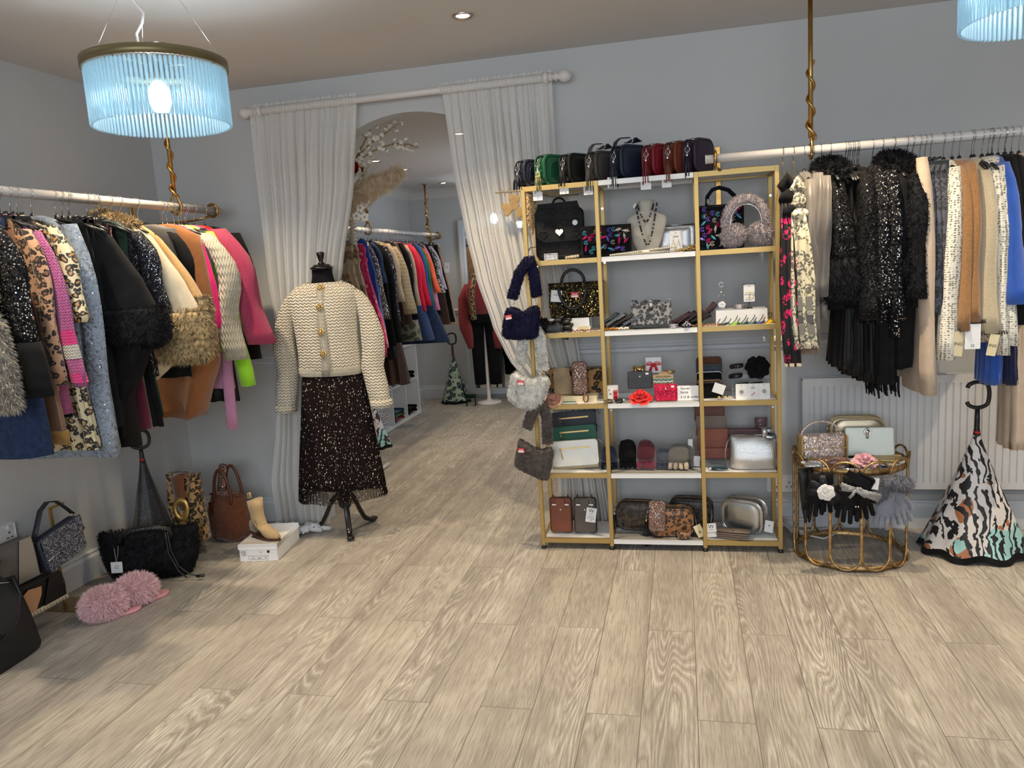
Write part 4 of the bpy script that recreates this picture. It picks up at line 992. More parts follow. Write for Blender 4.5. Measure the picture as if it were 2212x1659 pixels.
for i, (u, ang, c, lab) in enumerate(((1466, 62, (64, 26, 34), 'maroon wallet leaning right beside the leopard print wallet'), (1478, 60, (50, 24, 32), 'second maroon wallet leaning right of the leopard print one'), (1494, 58, (58, 28, 36), 'third maroon wallet leaning against the third gold post'), (1506, 66, (16, 16, 18), 'black wallet leaning at the foot of the third gold post'), (1522, 42, (70, 34, 38), 'maroon wallet with silver clasp leaning up right of the third gold post'))):
    wallet(sp(u, 2, 3.70)+Vector((-.03, 0, .010)), .13, .12 if i == 4 else .10, .014, leather('wallet_leather', E_(*c), .4), lab, (0, math.radians(ang), math.radians(80)), zyx=True)
coil('silver pearl cluster bracelet beside the leopard print wallet', sp(1455, 2, 3.60), .018, .005, 2, silverb)
def brooch(loc, lab, m, R_=.018, base=None):
    t = T('brooch', lab, 'brooch', loc); b = B()
    for k in range(3):
        for q in range(8-2*k): a = 2*PI*q/(8-2*k)+k; b.ball((R_*(1-.38*k)*cos(a), R_*.55*(1-.38*k)*sin(a), .010+.007*k), .0048, 7)
    b.build('gems', m, t); B().lathe([(R_*1.3, 0), (R_*1.3, .004), (.002, .007)], 14).build('pad', base or M['blackp'], t)
brooch(sp(1484, 2, 3.60), 'diamante cluster brooch on a black pad before the maroon wallets', silverb)
bead_string([(-.06, 0, .004), (-.03, .006, .005), (0, -.002, .004), (.03, .006, .005), (.06, 0, .004)], .0042, plain('copper_beads', E_(190, 130, 90), .25, .6), 'copper chain bracelets strewn right of the third gold post', 'chain_bracelet', 'bracelet', sp(1528, 2, 3.605), .0, 1.2, jit=.005)
box(sp(1600, 2, 3.70), (.225, .12, .068), 'white display box holding a charm and earrings', .0)
p = sp(1560, 2, 3.67)+Vector((0, 0, .070)); t = T('bag_charm', 'clear flower bag charm on a chain standing on the white box', 'bag charm', p)
b = B(); b.tube(ring_arc((0, 0, .112), .010, 0, 'y'), .0018, 6); b.tube([(0, 0, .10), (0, 0, .055)], .0022, 6)
for s in (-1, 1): b.tube([(0, 0, .085), (s*.012, 0, .06), (s*.022, 0, .032)], .0016, 5)
b.build('chain', M['chrome'], t)
B().rbox((0, 0, .02), (.05, .024, .036), .006, .004).build('clear_case', M['clear'], t)
def flower(par, c, R_, m, name='petals', n=5, layers=3, up=(0, -1, 0), seed=1, curl=.4, thick=.0012):
    """layered rose: cupped petals round an axis"""
    rn = random.Random(seed); U = Vector(up).normalized(); X_ = U.orthogonal().normalized(); Y_ = U.cross(X_); c = Vector(c); b = B()
    for l in range(layers):
        f = 1-l/(layers+.3); m_ = n if l < layers-1 else 3
        for k in range(m_):
            a = 2*PI*(k+.5*(l % 2))/m_+rn.uniform(-.15, .15); rr = R_*f; rows = []
            for i in range(6):
                s = i/5; rad = rr*(.12+.88*s); lift = R_*(.05+.55*(1-f))+R_*curl*(1.25-f)*s**1.3-R_*.12*max(0, s-.75)*4*f; rows.append([])
                for j in range(7):
                    q = (j-3)/3; w_ = (1.0 if s < .75 else .93 if s < .9 else .74)*4.3/m_; an = a+q*w_
                    rad2 = rad*(1-.13*q*q*s)*(1+.04*sin(5*q+l+k))
                    rows[-1].append(c+(X_*cos(an)+Y_*sin(an))*rad2+U*(lift+.10*R_*q*q))
            b.grid(rows)
    b.ball(c+U*R_*.5, R_*.16, 8)
    return b.build(name, m, par)
flower(t, (0, -.014, .02), .017, plain('clear_petals', (.8, .8, .82), .2), 'flower')
coil('silver chain bracelet lying on the white display box', sp(1598, 2, 3.66)+Vector((0, 0, .069)), .022, .004, 3, silverb, dz=.006)
p = sp(1619, 2, 3.67)+Vector((0, 0, .069)); t = T('earring_stand', 'black post stand holding an earring card on the white box', 'stand', p); B().lathe([(.016, 0), (.014, .003), (.003, .006), (.002, .03), (.002, .11)], 16).build('post', M['blackp'], t); B().tube([(-.028, -.002, .108), (.028, -.002, .108)], .002, 6).build('bar', M['blackp'], t)
jewel_card(p+Vector((0, -.006, .03)), .048, .078, 'white card with hoop earrings hanging on the black post stand', 0, 'hoops', None, 0)
def sleep_mask(loc, m, lab, k):
    t = T('cord_tag', lab, 'tag', loc, 0, 'flat coloured tags laid in a row', (math.radians(16), 0, math.radians(-38)))
    B().rbox((0, 0, 0), (.034, .006, .060), .014, .002).xf(RM4('X', -90)).build('coloured_tag', m, t)
    B().tube([(.014*cos(a), -.022+.028*sin(a)*1.2+.02, .008+.012*(1+sin(a))) for a in [2*PI*q/20 for q in range(20)]], .0016, 6, True).build('cord_loop', M['blackp'], t)
for k, (u, c, lab) in enumerate(((1562, (15, 16, 18), 'black tag with cord loop, leftmost of the flat tag row'), (1586, (140, 190, 40), 'lime green tag with black cord loop on the right shelf'), (1605, (45, 90, 80), 'dark teal tag with black cord loop on the right shelf'), (1623, (70, 110, 100), 'grey green tag with black cord loop on the right shelf'), (1641, (52, 60, 130), 'violet blue tag with black cord loop on the right shelf'), (1660, (232, 190, 20), 'bright yellow tag with black cord loop at the right post'))):
    sleep_mask(sp(u, 2, 3.635)+Vector((0, 0, .005)), plain('tag_enamel', E_(*c), .4), lab, k)

# --- level 3
leo1 = leopard('leopard_plush', E_(168, 126, 72), E_(96, 62, 34), (.01, .008, .006), 24, .9, .001)
p = sp(1247, 3, 3.75); t = T('scarf', 'folded leopard print scarf at the back of the left shelf', 'scarf', p+Vector((0, 0, .03)), 0)
b = B(); b.rbox((0, 0, .06), (.29, .06, .13), .03, .025, n=5, puff=.01); b.wob(.009, 16, 4); b.build('folds', leo1, t)
box(sp(1250, 3, 3.70), (.19, .10, .03), 'grey display tray under the leopard print scarf', .02, 'cream_card', 'display_tray', 'tray')
crys = sequin('rose_crystals', E_(108, 84, 80), E_(225, 190, 170), 340, .42, 1.0, .15)
suede = fabric('beige_suede', E_(150, 128, 100), E_(176, 152, 120), sheen=.4)
p = sp(1217, 3, 3.70)+Vector((0, 0, .032)); t = T('headband', 'beige headband with a line of crystals on the left shelf', 'headband', p, .1)
b = B(); b.grid([[(x, -.012-.004*sin(z*60+x*40), z) for x in (-.042, -.02, 0, .02, .038)] for z in (.0, .03, .06, .09, .12)]); b.tube([(-.04, -.008, .12), (0, -.005, .125), (.038, -.008, .118)], .010, 8); b.rbox((.02, -.002, .045), (.055, .02, .09), .01, .008); b.build('band', suede, t)
b = B()
for k in range(20): f = k/19; b.ball((-.03+.03*f, -.018, .11-.04*f+.0*sin(k)), .0016, 5); b.ball((.03-.03*f, -.018, .11-.04*f), .0016, 5); b.ball((-.034+.0*f, -.018, .02+.08*f), .0013, 5)
b.build('crystals', M['chrome'], t)
p = sp(1255, 3, 3.672)+Vector((0, 0, .030)); t = T('headband', 'rose brown crystal headband standing on the left shelf', 'headband', p, .0)
B().rbox((0, 0, .082), (.076, .03, .165), .022, .012, n=6, puff=.004).build('band', crys, t); B().tube([(-.03, -.021, .03), (.0, -.022, .09), (.03, -.021, .14)], .0016, 5).build('seam', M['chrome'], t); B().tube([(.03, -.021, .03), (.0, -.022, .09), (-.03, -.021, .14)], .0016, 5).build('seam', M['chrome'], t)
t = T('flower_brooch', 'dusky rose fabric flower at the left end of the shelf', 'flower', sp(1196, 3, 3.60)+Vector((0, 0, .012)), 0); flower(t, (0, 0, .006), .042, satin('dusky_satin', E_(120, 74, 62), E_(190, 136, 116)), 'petals', 5, 3, (.1, -.7, .7))
t = T('jewellery_card', 'flat white card with green beads on the left shelf', 'jewellery', sp(1231, 3, 3.615)); B().rbox((0, 0, .003), (.075, .03, .004), .001, .001).build('card', M['card'], t); b = B()
for k in range(13): b.ball((-.03+.005*k, -.002, .008), .0028, 6)
b.build('beads', plain('green_beads', E_(30, 110, 80), .3), t)
coil('small brown ring band standing on the left shelf', sp(1266, 3, 3.625)+Vector((0, 0, .020)), .0, .0, 0, M['ink']) if 0 else None
b = B(); b.tube([(.013*cos(a), 0, .020+.019*sin(a)) for a in [2*PI*q/22 for q in range(22)]], .0022, 6, True); b.ribbon([(.012*cos(a), 0, .020+.019*sin(a)) for a in [2*PI*q/22 for q in range(23)]], .014, .002, (0, 1, 0)); thing(b, 'leather_ring', leather('brown_band', E_(130, 80, 60), .5), 'brown leather napkin ring shaped band on the left shelf', 'ring', sp(1266, 3, 3.63), .5)
# middle bay: acrylic steps
def steps(lab, loc, w, tiers, n_='display_steps'):
    t = T(n_, lab, 'display stand', loc)
    for i, (y, z, d) in enumerate(tiers):
        b = B(); b.box((0, y, z-.001), (w, d, .002)); b.box((0, y-d/2, z/2), (w, .002, z)); b.build('tier', M['clear'], t)
    return t
steps('clear acrylic step stand in the middle of the shelf', sp(1410, 3, 3.72), .20, ((-.04, .055, .05), (.02, .115, .05)))
wallet(sp(1384, 3, 3.66)+Vector((0, 0, .056)), .115, .082, .016, leather('black_wallet_leather', (.012, .012, .015), .4), 'small black flap purse on the clear steps', (-.08, 0, 0), .42, sticker=1)
t = T('bracelet_card', 'kraft card of red and turquoise bracelets on the clear steps', 'bracelet', sp(1434, 3, 3.66)+Vector((0, 0, .056)), 0)
B().prism([(-.047, 0), (.047, 0), (.047, .062), (.025, .066), (.018, .076), (-.012, .078), (-.02, .066), (-.047, .062)], 0, .0012).build('card', M['kraft'], t)
letters('Fashion Jewelry', .0115, M['ink'], t, (0, -.001, .055), shear=.3)
for k, (z, c) in enumerate(((.040, (40, 140, 150)), (.030, (210, 225, 225)), (.017, (170, 20, 35)), (.006, (170, 30, 50)))):
    b = B()
    for q in range(22): b.ball((-.042+.004*q, -.006-.004*sin(PI*q/21), z+.002*sin(q*1.3)), .0034, 6)
    b.build('bracelet_strand', plain('thread_beads', E_(*c), .4), t)
def gift_card(loc, w, h, lab, rz, band=True):
    t = T('gift_box', lab, 'gift card', loc, rz); t.rotation_euler = (-.1, 0, rz)
    B().rbox((0, 0, h/2), (w, .006, h), .001, .0008, n=2).build('card', M['card'], t); rm = satin('red_ribbon', E_(190, 10, 24), E_(225, 25, 40))
    bw = w*.5 if band else w*.2; cx = 0 if band else w*.28; cz = h*.55; b = B()
    if band: b.box((0, -.0036, cz), (w, .0012, h*.16))
    for s in (-1, 1):
        b.tube([(cx, -.006, cz), (cx+s*bw*.35, -.010, cz+h*.16), (cx+s*bw*.8, -.007, cz+h*.12), (cx+s*bw*.75, -.006, cz-h*.04), (cx, -.007, cz)], h*.05, 8, flat=.5); b.ribbon([(cx, -.007, cz), (cx+s*bw*.3, -.008, cz-h*.2), (cx+s*bw*.42, -.008, cz-h*.42)], h*.17, .001, (1, 0, .3*s))
    b.ball((cx, -.008, cz), h*.07, 8, (1, .6, 1)); b.build('ribbon_bow', rm, t); return t
gift_card(sp(1414, 3, 3.74)+Vector((0, 0, .118)), .074, .074, 'white square gift card tied with a red bow, top of the steps', 0)
g2 = gift_card(sp(1323, 3, 3.64), .058, .078, 'white jewellery card with a small red bow beside the second gold post', .05, False); letters('X', .012, M['ink'], g2, (-.014, -.0035, .055)); letters('PK', .012, M['ink'], g2, (-.008, -.0035, .036))
t = T('bangle', 'shiny wide gold cuff on top of the clear steps', 'bracelet', sp(1383, 3, 3.735)+Vector((0, 0, .117)))
b = B(); b.ribbon([(.029*cos(a), .022*sin(a), .018+.004*sin(3*a)) for a in [-PI/2+.5+(2*PI-1.0)*q/24 for q in range(25)]], .032, .003, (0, 0, 1)); b.build('cuff', M['goldm'], t)
coil('slim gold bangle on top of the clear steps', sp(1447, 3, 3.73)+Vector((0, 0, .117)), .026, .003, 2, M['goldm'], 'bangle', dz=.004)
redg = glitter('red_glitter', E_(190, 10, 50), E_(235, 60, 100), 500)
wallet(sp(1439, 3, 3.63), .106, .078, .018, redg, 'red glitter purse standing beside the handwritten card', (-.06, 0, .02), .40, sticker=1)
t = T('flower_brooch', 'bright red fabric rose on the middle shelf', 'flower', sp(1384, 3, 3.615)+Vector((0, 0, .01)), 0); flower(t, (0, 0, .004), .058, satin('red_petals', E_(196, 10, 14), E_(235, 32, 30)), 'petals', 6, 4, (0, -.45, .9), 2, .35)
t = T('handwritten_sign', 'white card with handwriting leaning at the third gold post', 'sign', sp(1486, 3, 3.625)); t.rotation_euler = (-.18, 0, -.03)
B().prism([(-.050, 0), (.050, .0), (.049, .068), (-.048, .069)], 0, .0012).build('card', M['card'], t)
for k, (s_, z) in enumerate((('Secret', .056), ('Santa', .038), ('£12 & under', .016))): letters(s_, .0165, M['ink'], t, (-.034, -.0006, z), align='LEFT', shear=.15)
t = T('tassel_charm', 'olive and black leather tassels lying by the second gold post', 'tassel', sp(1330, 3, 3.605)+Vector((0, 0, .012)), 0, None, (0, math.radians(82), .25))
tassel(t, (0, 0, .0), .055, leather('olive_leather', E_(92, 80, 50), .6), 10, .007, 3); t2 = T('tassel_charm', 'black tassel charm with silver clip beside the red rose', 'tassel', sp(1352, 3, 3.605)+Vector((0, 0, .014)), 0, None, (0, math.radians(80), .15)); tassel(t2, (0, 0, 0), .05, L_['black'], 10, .007, 4)
# right bay
tweeds = [((84, 50, 34), 'brown'), ((58, 66, 76), 'slate blue'), ((14, 14, 15), 'black'), ((92, 70, 50), 'fawn brown'), ((12, 12, 13), 'plain black')]
for i, (c, nm) in enumerate(tweeds):
    z = .138-.0335*i; p = sp(1533, 3, 3.735-.018*i)
    t = T('zip_wallet', nm+' zip wallet, '+('topmost', 'second', 'third', 'fourth', 'lowest')[i]+' in the tiered stack of five', 'wallet', p+Vector((0, 0, max(z-.025, .001))), .02, 'tiered zip wallets right of the third gold post')
    B().rbox((0, 0, .037), (.115-.0*i, .017, .072), .016, .006, n=5).build('body', fabric(nm.replace(' ', '_')+'_tweed', E_(*c), sc=90), t); B().tube([(x, -.002, .037+z_) for x, z_ in outline_xz(.116, .073, .016)], .002, 5, True).build('zip', M['chrome'] if i in (2,) else M['blackp'], t)
steps('clear acrylic step stand at the right of the shelf', sp(1622, 3, 3.72), .17, ((-.06, .035, .05), (.0, .085, .06), (.04, .125, .03)))
blackfl = fabric('black_petal_cloth', (.005, .005, .006), (.012, .012, .013))
t = T('flower_brooch', 'large black fabric flower on the clear steps', 'flower', sp(1637, 3, 3.72)+Vector((0, 0, .128)), 0); flower(t, (0, 0, .002), .058, blackfl, 'petals', 7, 4, (0, -1, .25), 6, .25)
strip = sequin('black_silver_band', (.01, .01, .01), (.8, .8, .85), 260, .4, .6, .2, dens=.5)
for u, y, z, lab in ((1592, 3.75, .126, 'black and silver bracelet on the top step at the right'), (1590, 3.71, .086, 'black cord bracelet with diamante line on the middle step'), (1603, 3.66, .050, 'thick black and silver bracelet on the lower step'), (1634, 3.66, .050, 'black bracelet with a white ticket on the lower step')):
    t = T('bracelet', lab, 'bracelet', sp(u, 3, y)+Vector((0, 0, z)), .1)
    b = B()
    for k in range(3): b.tube([(.029*cos(a), .02*sin(a), .004+.006*k+.003*cos(a)) for a in [2*PI*q/24 for q in range(24)]], .0034, 6, True)
    b.build('band', M['blackp'], t); B().tube([(.030*cos(a), .021*sin(a), .010+.003*cos(a)) for a in [2*PI*q/24 for q in range(24)]], .0036, 6, True).build('diamante_line', strip, t)
for u, k, tx, lab in ((1602, 'brooch', None, 'white card with a round brooch, leftmost of three cards'), (1627, 'pin', 'D&X', 'white card printed with letters and a red pin, middle card'), (1651, 'brooch', None, 'white card with a round brooch, rightmost by the gold post')):
    jewel_card(sp(u, 3, 3.625), .051, .07, lab, 0, k, tx, -.1, cat='brooch', name='brooch_card')
t = T('hair_bow', 'gold hair clip bundle in cellophane with a pale tag', 'hair clip', sp(1560, 3, 3.62)); b = B(); rn = random.Random(3)
for k in range(9): a = rn.uniform(0, 6.28); b.tube([(0, 0, .008), (.015*cos(a), .008*sin(a), .014), (.028*cos(a), .016*sin(a), .008+.008*rn.random())], .003, 6)
b.build('gold_strands', M['goldm'], t); price_tag(t, (-.006, -.008, .075), .052, .046, (0, .35, 0), (), st=(0, 0, .01))

# --- level 4
def flap_clutch(loc, rot, w, h, d, m, m2, lab, zipm):
    t = T('clutch_bag', lab, 'bag', loc, 0, 'zip flap clutches on the left shelf', rot)
    B().rbox((0, 0, h/2), (w, d, h), .010, .008, n=4).build('body', m2, t)
    B().rbox((0, -d/2-.002, h*.56), (w+.002, .006, h*.9), .018, .002, n=5).build('flap', m, t)
    B().box((.0, -d/2-.006, h*.74), (w*.66, .002, .007)).build('zip', zipm, t)
    B().tube([(-w*.31, -d/2-.008, h*.74), (-w*.30, -d/2-.010, h*.6), (-w*.27, -d/2-.009, h*.36 if zipm is M['goldm'] else h*.55)], .0028, 6).build('zip_pull', zipm, t)
    B().ribbon([(w/2, 0, h-.005), (w/2+.012, 0, h-.01), (w/2+.022, -.003, h-.026)], .006, .002).build('strap_end', m, t)
pearlm = leather('pearl_leather', E_(205, 202, 192), .35, .35)
gz = M['goldm']
flap_clutch(sp(1246, 4, 3.80)+Vector((0, 0, .145)), (-.1, -.06, .05), .225, .118, .024, L_['navy'], L_['navy'], 'dark navy zip clutch, highest of the three at the left', metal('dull_gold', col(170, 140, 90), .3))
flap_clutch(sp(1246, 4, 3.755)+Vector((0, 0, .085)), (-.1, -.06, .05), .222, .115, .026, leather('bottle_green_leather', E_(10, 92, 70), .5), leather('bottle_green_leather', E_(10, 92, 70), .5), 'bottle green zip clutch between the navy and pearl ones', gz)
flap_clutch(sp(1246, 4, 3.675)+Vector((0, 0, .001)), (-.12, -.05, .05), .228, .142, .034, pearlm, leather('champagne_leather', E_(176, 160, 124), .4, .3), 'pearl white zip clutch at the front of the left shelf', gz)
def glove_bundle(u, y, w, h, m, m2, lab, rz=0, seed=1, k=4):
    t = T('folded_gloves', lab, 'gloves', sp(u, 4, y), rz, None)
    b = B(); rows = []
    for z, ww, dd, oy in ((h*.34, w*.95, .05, -.010), (h*.5, w, .055, -.012), (h*.8, w*.9, .05, 0), (h*.95, w*.7, .036, .008), (h, w*.3, .015, .014)):
        rows.append([(ww/2*math.copysign(abs(cos(2*PI*q/20))**.7, cos(2*PI*q/20)), oy+dd/2*sin(2*PI*q/20), z) for q in range(20)])
    b.grid(rows, True, True); b.wob(.005, 30, seed); b.build('folded_cuff', m, t)
    b = B(); rn = random.Random(seed)
    for q in range(k*2):
        x = (q % k-(k-1)/2)*w/k*.92; yy = -.018-.014*(q//k)+.012; top = h*.42
        b.tube([(x*.8, yy+.012, top), (x, yy-.002, top*.6), (x*1.05+rn.uniform(-.004, .004), yy-.010+.01*rn.random(), top*.2), (x*1.05, yy-.006, .007)], [.011, .0105, .010, .006], 8)
    b.build('fingers', m2, t); return t
gk = lambda n, c: fabric(n, E_(*c), sc=40, sheen=.5)
glove_bundle(1317, 3.68, .085, .115, gk('navy_wool', (26, 30, 50)), gk('navy_wool', (20, 24, 42)), 'folded navy gloves behind the second gold post', .1, 1)
glove_bundle(1357, 3.68, .088, .14, gk('black_wool', (14, 14, 16)), gk('black_wool', (10, 10, 12)), 'folded black gloves between the navy and burgundy pairs', 0, 2)
glove_bundle(1397, 3.67, .092, .142, gk('burgundy_wool', (74, 20, 34)), gk('burgundy_suede', (122, 30, 56)), 'folded burgundy gloves in the middle of the shelf', -.05, 3)
glove_bundle(1436, 3.68, .085, .098, gk('slate_wool', (66, 70, 84)), gk('slate_suede', (52, 54, 70)), 'folded slate blue gloves right of the burgundy pair', .05, 4)
glove_bundle(1486, 3.72, .075, .11, gk('grey_wool', (120, 116, 110)), gk('grey_suede', (110, 104, 98)), 'folded grey gloves behind the beige fingered pair', -.3, 5)
glove_bundle(1467, 3.66, .105, .118, knit('grey_ribbed_wool', E_(138, 136, 128), sc=160, d=.002), gk('beige_suede_f', (196, 178, 150)), 'folded grey gloves with beige fingers on the middle shelf', -.15, 6)
t = T('necklace_stand', 'clear stand hung with thin chains beside the brown wallets', 'necklace stand', sp(1497, 4, 3.74)); b = B(); b.box((0, 0, .10), (.003, .05, .20)); b.box((0, 0, .002), (.05, .06, .004)); b.build('stand', M['clear'], t)
b = B(); b.tube([(-.004, -.02, .20), (-.012, -.025, .15), (-.006, -.03, .08)], .0009, 5); b.tube([(.004, -.03, .20), (.012, -.03, .13), (.0, -.034, .06), (-.01, -.03, .12)], .0009, 5)
for k in range(6): b.ball((.01-.004*k, -.03, .17-.02*k), .002, 5)
b.build('chains', M['goldm'], t); price_tag(t, (-.01, -.036, .135), .022, .045, (0, 0, 0), ()); price_tag(t, (.02, -.05, .055), .03, .05, (0, .1, 0), ())
steps('clear acrylic tray under the stacked brown wallets', sp(1540, 4, 3.74), .19, ((0, .034, .10),), 'display_tray')
for i, (c, z, y, h_, lab) in enumerate((((96, 44, 28), .205, 3.79, .10, 'dark chestnut wallet, highest of the leaning stack'), ((112, 96, 84), .135, 3.765, .10, 'taupe wallet second from the top of the leaning stack'), ((134, 66, 36), .066, 3.74, .11, 'tan wallet third in the leaning stack, over the lowest'), ((122, 60, 42), .036, 3.715, .052, 'reddish brown wallet, lowest of the leaning stack'))):
    wallet(sp(1535+3*i, 4, y)+Vector((0, 0, z)), .142, h_, .018, leather('brown_wallet', E_(*c), .5), lab, (-.12, 0, .0), .5, False)
t = T('tassel_charm', 'teal blue leather tassel lying in front of the clear tray', 'tassel', sp(1530, 4, 3.63)+Vector((0, 0, .012)), 0, None, (0, math.radians(-83), .1)); tassel(t, (0, 0, 0), .09, leather('teal_leather', E_(34, 66, 78), .5), 11, .007, 8)
p = sp(1628, 4, 3.68); t = T('handbag', 'silver leather slouchy bag on the right shelf', 'bag', p, -.03)
rows = []
for z, w_, d_ in ((0, .205, .075), (.006, .215, .088), (.06, .218, .09), (.11, .212, .07), (.145, .205, .035), (.158, .20, .016)):
    rows.append([(math.copysign(abs(cos(2*PI*k/36))**.45, cos(2*PI*k/36))*w_/2, math.copysign(abs(sin(2*PI*k/36))**.55, sin(2*PI*k/36))*d_/2, z-.012*(cos(2*PI*k/36) > .3)*(z > .12)) for k in range(36)])
b = B(); b.grid(rows, True, True); b.wob(.004, 22, 2); b.build('body', leather('silver_grain_leather', (.62, .62, .62), .30, .9, .0014, 330), t)
B().ribbon([(-.10, 0, .16), (0, 0, .156), (.10, 0, .148)], .012, .004).build('zip', M['chrome'], t)
B().ribbon([(-.10, 0, .15), (-.118, -.02, .13), (-.128, -.03, .09), (-.130, -.03, .05)], .022, .003).build('strap', silver, t)
B().lathe([(.022, -.012), (.024, 0), (.022, .012)], 18, (.05, -.01, .175), RM('Y', 80)).build('rolled_strap', silver, t)
for u, y, z, c, lab in ((1615, 3.79, .135, (120, 92, 96), 'dusty pink flat pouch behind the silver bag'), (1630, 3.76, .115, (88, 116, 108), 'sage green flat pouch lying over the black one')):
    t = T('flat_pouch', lab, 'bag', sp(u, 4, y)+Vector((0, 0, z)), .0); B().rbox((0, 0, .016), (.20, .05, .03), .012, .01).wob(.003, 20).build('body', leather('pouch_leather', E_(*c), .45), t)
t = T('flat_pouch', 'black flat pouch under the sage green one', 'bag', sp(1632, 4, 3.765)+Vector((0, 0, .03))); B().rbox((0, 0, .042), (.19, .045, .082), .02, .012).build('body', L_['black'], t)
t = T('watch', 'silver and black watch bracelet heaped at the right post', 'watch', sp(1660, 4, 3.76)+Vector((0, 0, .155)), 0, None, (1.2, .3, .5)); B().ribbon([(.024*cos(a), 0, .024*sin(a)) for a in [2*PI*q/20 for q in range(21)]], .028, .003).build('strap', silverb, t)
coil('rose metallic woven cuff standing behind the silver bag', sp(1645, 4, 3.79)+Vector((0, 0, .168)), .024, .004, 6, sequin('rose_weave', E_(120, 96, 104), E_(190, 160, 168), 300, .5, .5, .3), 'bangle', dz=.008)

# --- level 5
def phone_bag(u, c, lab, card_z, tg=False):
    t = T('phone_purse', lab, 'bag', sp(u, 5, 3.66)+Vector((0, 0, .006)), .0); t.rotation_euler = (-.1, 0, .02); m = leather('purse_leather', E_(*c), .5)
    B().rbox((0, 0, .088), (.108, .028, .176), .016, .007, n=5).build('body', m, t); B().tube([(x, .0, .088+z) for x, z in outline_xz(.11, .178, .016)], .0026, 5, True).build('zip', M['blackp'], t)
    B().rbox((0, -.015, .075), (.098, .004, .138), .012, .0015).build('front_pocket', m, t)
    B().box((0, -.0172, .142), (.084, .002, .007)).build('card_edge', M['card'], t)
    b = B(); b.prism([(-.020, .172), (.020, .172), (.022, .12), (.018, .108), (0, .102), (-.018, .108), (-.022, .12)], -.021, -.017); b.build('tab', m, t)
    B().lathe([(.001, .002), (.0042, .0015), (.0045, 0)], 12, (0, -.021, .118), RM('X', 90)).build('snap', M['chrome'], t)
    for s in (-1, 1): B().tube(ring_arc((s*.036, 0, .183), .007, 0, 'x', 12), .0018, 6).build('strap_ring', M['blackp'], t)
    if tg: price_tag(t, (.036, -.024, .128), .050, .072, (0, .14, 0), (('W', .016, .026), ('at 24', .030, .007), ('Size 0/S', .044, .008), ('Col: Taupe', .053, .008), ('£24', .062, .008)), st=(.018, -.01, .186))
    B().rbox((0, -.03, -.0), (.058, .002, .018), .002, .0008).build('acrylic_lip', M['clear'], t)
phone_bag(1214, (120, 62, 36), 'tan brown upright phone purse on the bottom left shelf', 0)
phone_bag(1266, (84, 74, 66), 'taupe upright phone purse with a hanging tag, bottom shelf', 0, True)
dleo = leopard('dark_leopard_leather', E_(84, 66, 48), E_(46, 40, 36), (.008, .008, .008), 40, .45); bleo = leopard('tan_leopard_leather', E_(166, 112, 66), E_(110, 66, 36), (.01, .008, .006), 40, .45)
camera_bag(sp(1379, 5, 3.74), math.radians(-6), .21, .07, .145, dleo, 'dark leopard print camera bag on the bottom shelf, left one', trim=L_['black'], tas=L_['black'], tl=.10, zipm=metal('zip_gold', col(190, 140, 80), .3), seed=21)
camera_bag(sp(1494, 5, 3.77), math.radians(-8), .21, .07, .155, leopard('dim_leopard_leather', E_(70, 62, 56), E_(40, 36, 34), (.008, .008, .008), 40, .45), 'dark leopard print camera bag on the bottom shelf, right one', trim=L_['black'], zipm=metal('zip_copper', col(170, 120, 80), .3), seed=22)
camera_bag(sp(1451, 5, 3.66), math.radians(2), .215, .072, .145, bleo, 'tan leopard print camera bag with black tassel, bottom shelf', trim=L_['black'], tas=L_['black'], tl=.115, zipm=metal('zip_gold', col(190, 140, 80), .3), seed=23, cap=M['goldm'])
t = T('headband', 'rose crystal headband leaning on the tan leopard bag', 'headband', sp(1420, 5, 3.608)+Vector((0, 0, .034)), 0, None, (-.10, .03, 0)); B().rbox((0, 0, .076), (.082, .022, .152), .018, .01, n=5, puff=.003).build('band', crys, t)
for s in (-1, 1): B().tube([(s*-.028, -.0165, .035), (0, -.018, .08), (s*.028, -.0165, .125)], .0016, 5).build('seam', M['chrome'], t)
t = T('bangle', 'wide leopard print cuff with studs at the front of the bottom shelf', 'bracelet', sp(1478, 5, 3.61)); B().ribbon([(.029*cos(a), .024*sin(a), .021) for a in [2*PI*q/30 for q in range(31)]], .038, .003, (0, 0, 1)).build('band', bleo, t); b = B()
for q in range(9): a = -PI*.1-PI*.8*q/8; b.ball((.031*cos(a), .026*sin(a), .021+.008*(-1)**q), .003, 6)
b.build('studs', M['chrome'], t)
t = T('paper_tag', 'kraft swing tag lying at the foot of the third gold post', 'tag', sp(1509, 5, 3.61)+Vector((0, 0, .002)), 0, None, (-.2, 0, 0)); price_tag(t, (-.008, -.0, .062), .036, .060, (0, -.45, 0), (('&', .035, .02),), 'cream_card', st=(-.018, .03, .11))
t = T('paper_tag', 'white tag marked W hanging right of the third gold post', 'tag', sp(1537, 5, 3.612)+Vector((.002, 0, .002)), 0, None, (-.1, 0, 0)); price_tag(t, (-.004, 0, .072), .046, .066, (0, -.08, 0), (('W', .016, .026), ('at 24', .030, .007), ('Price £36.00', .045, .008)), st=(.004, .03, .13))
camera_bag(sp(1608, 5, 3.73), math.radians(-24), .205, .085, .165, leather('silver_smooth_leather', (.50, .50, .48), .28, .92, .0004, 200), 'silver metallic camera bag on the bottom right shelf', trim=M['chrome'], zipm=M['chrome'], seed=24, r=.05)
t = T('paper_tag', 'white tag hanging beside the silver camera bag', 'tag', sp(1663, 5, 3.66)+Vector((0, 0, .01)), -.3); price_tag(t, (0, 0, .065), .04, .058, (0, .12, 0), (('B', .025, .014),), st=(-.02, .02, .10))
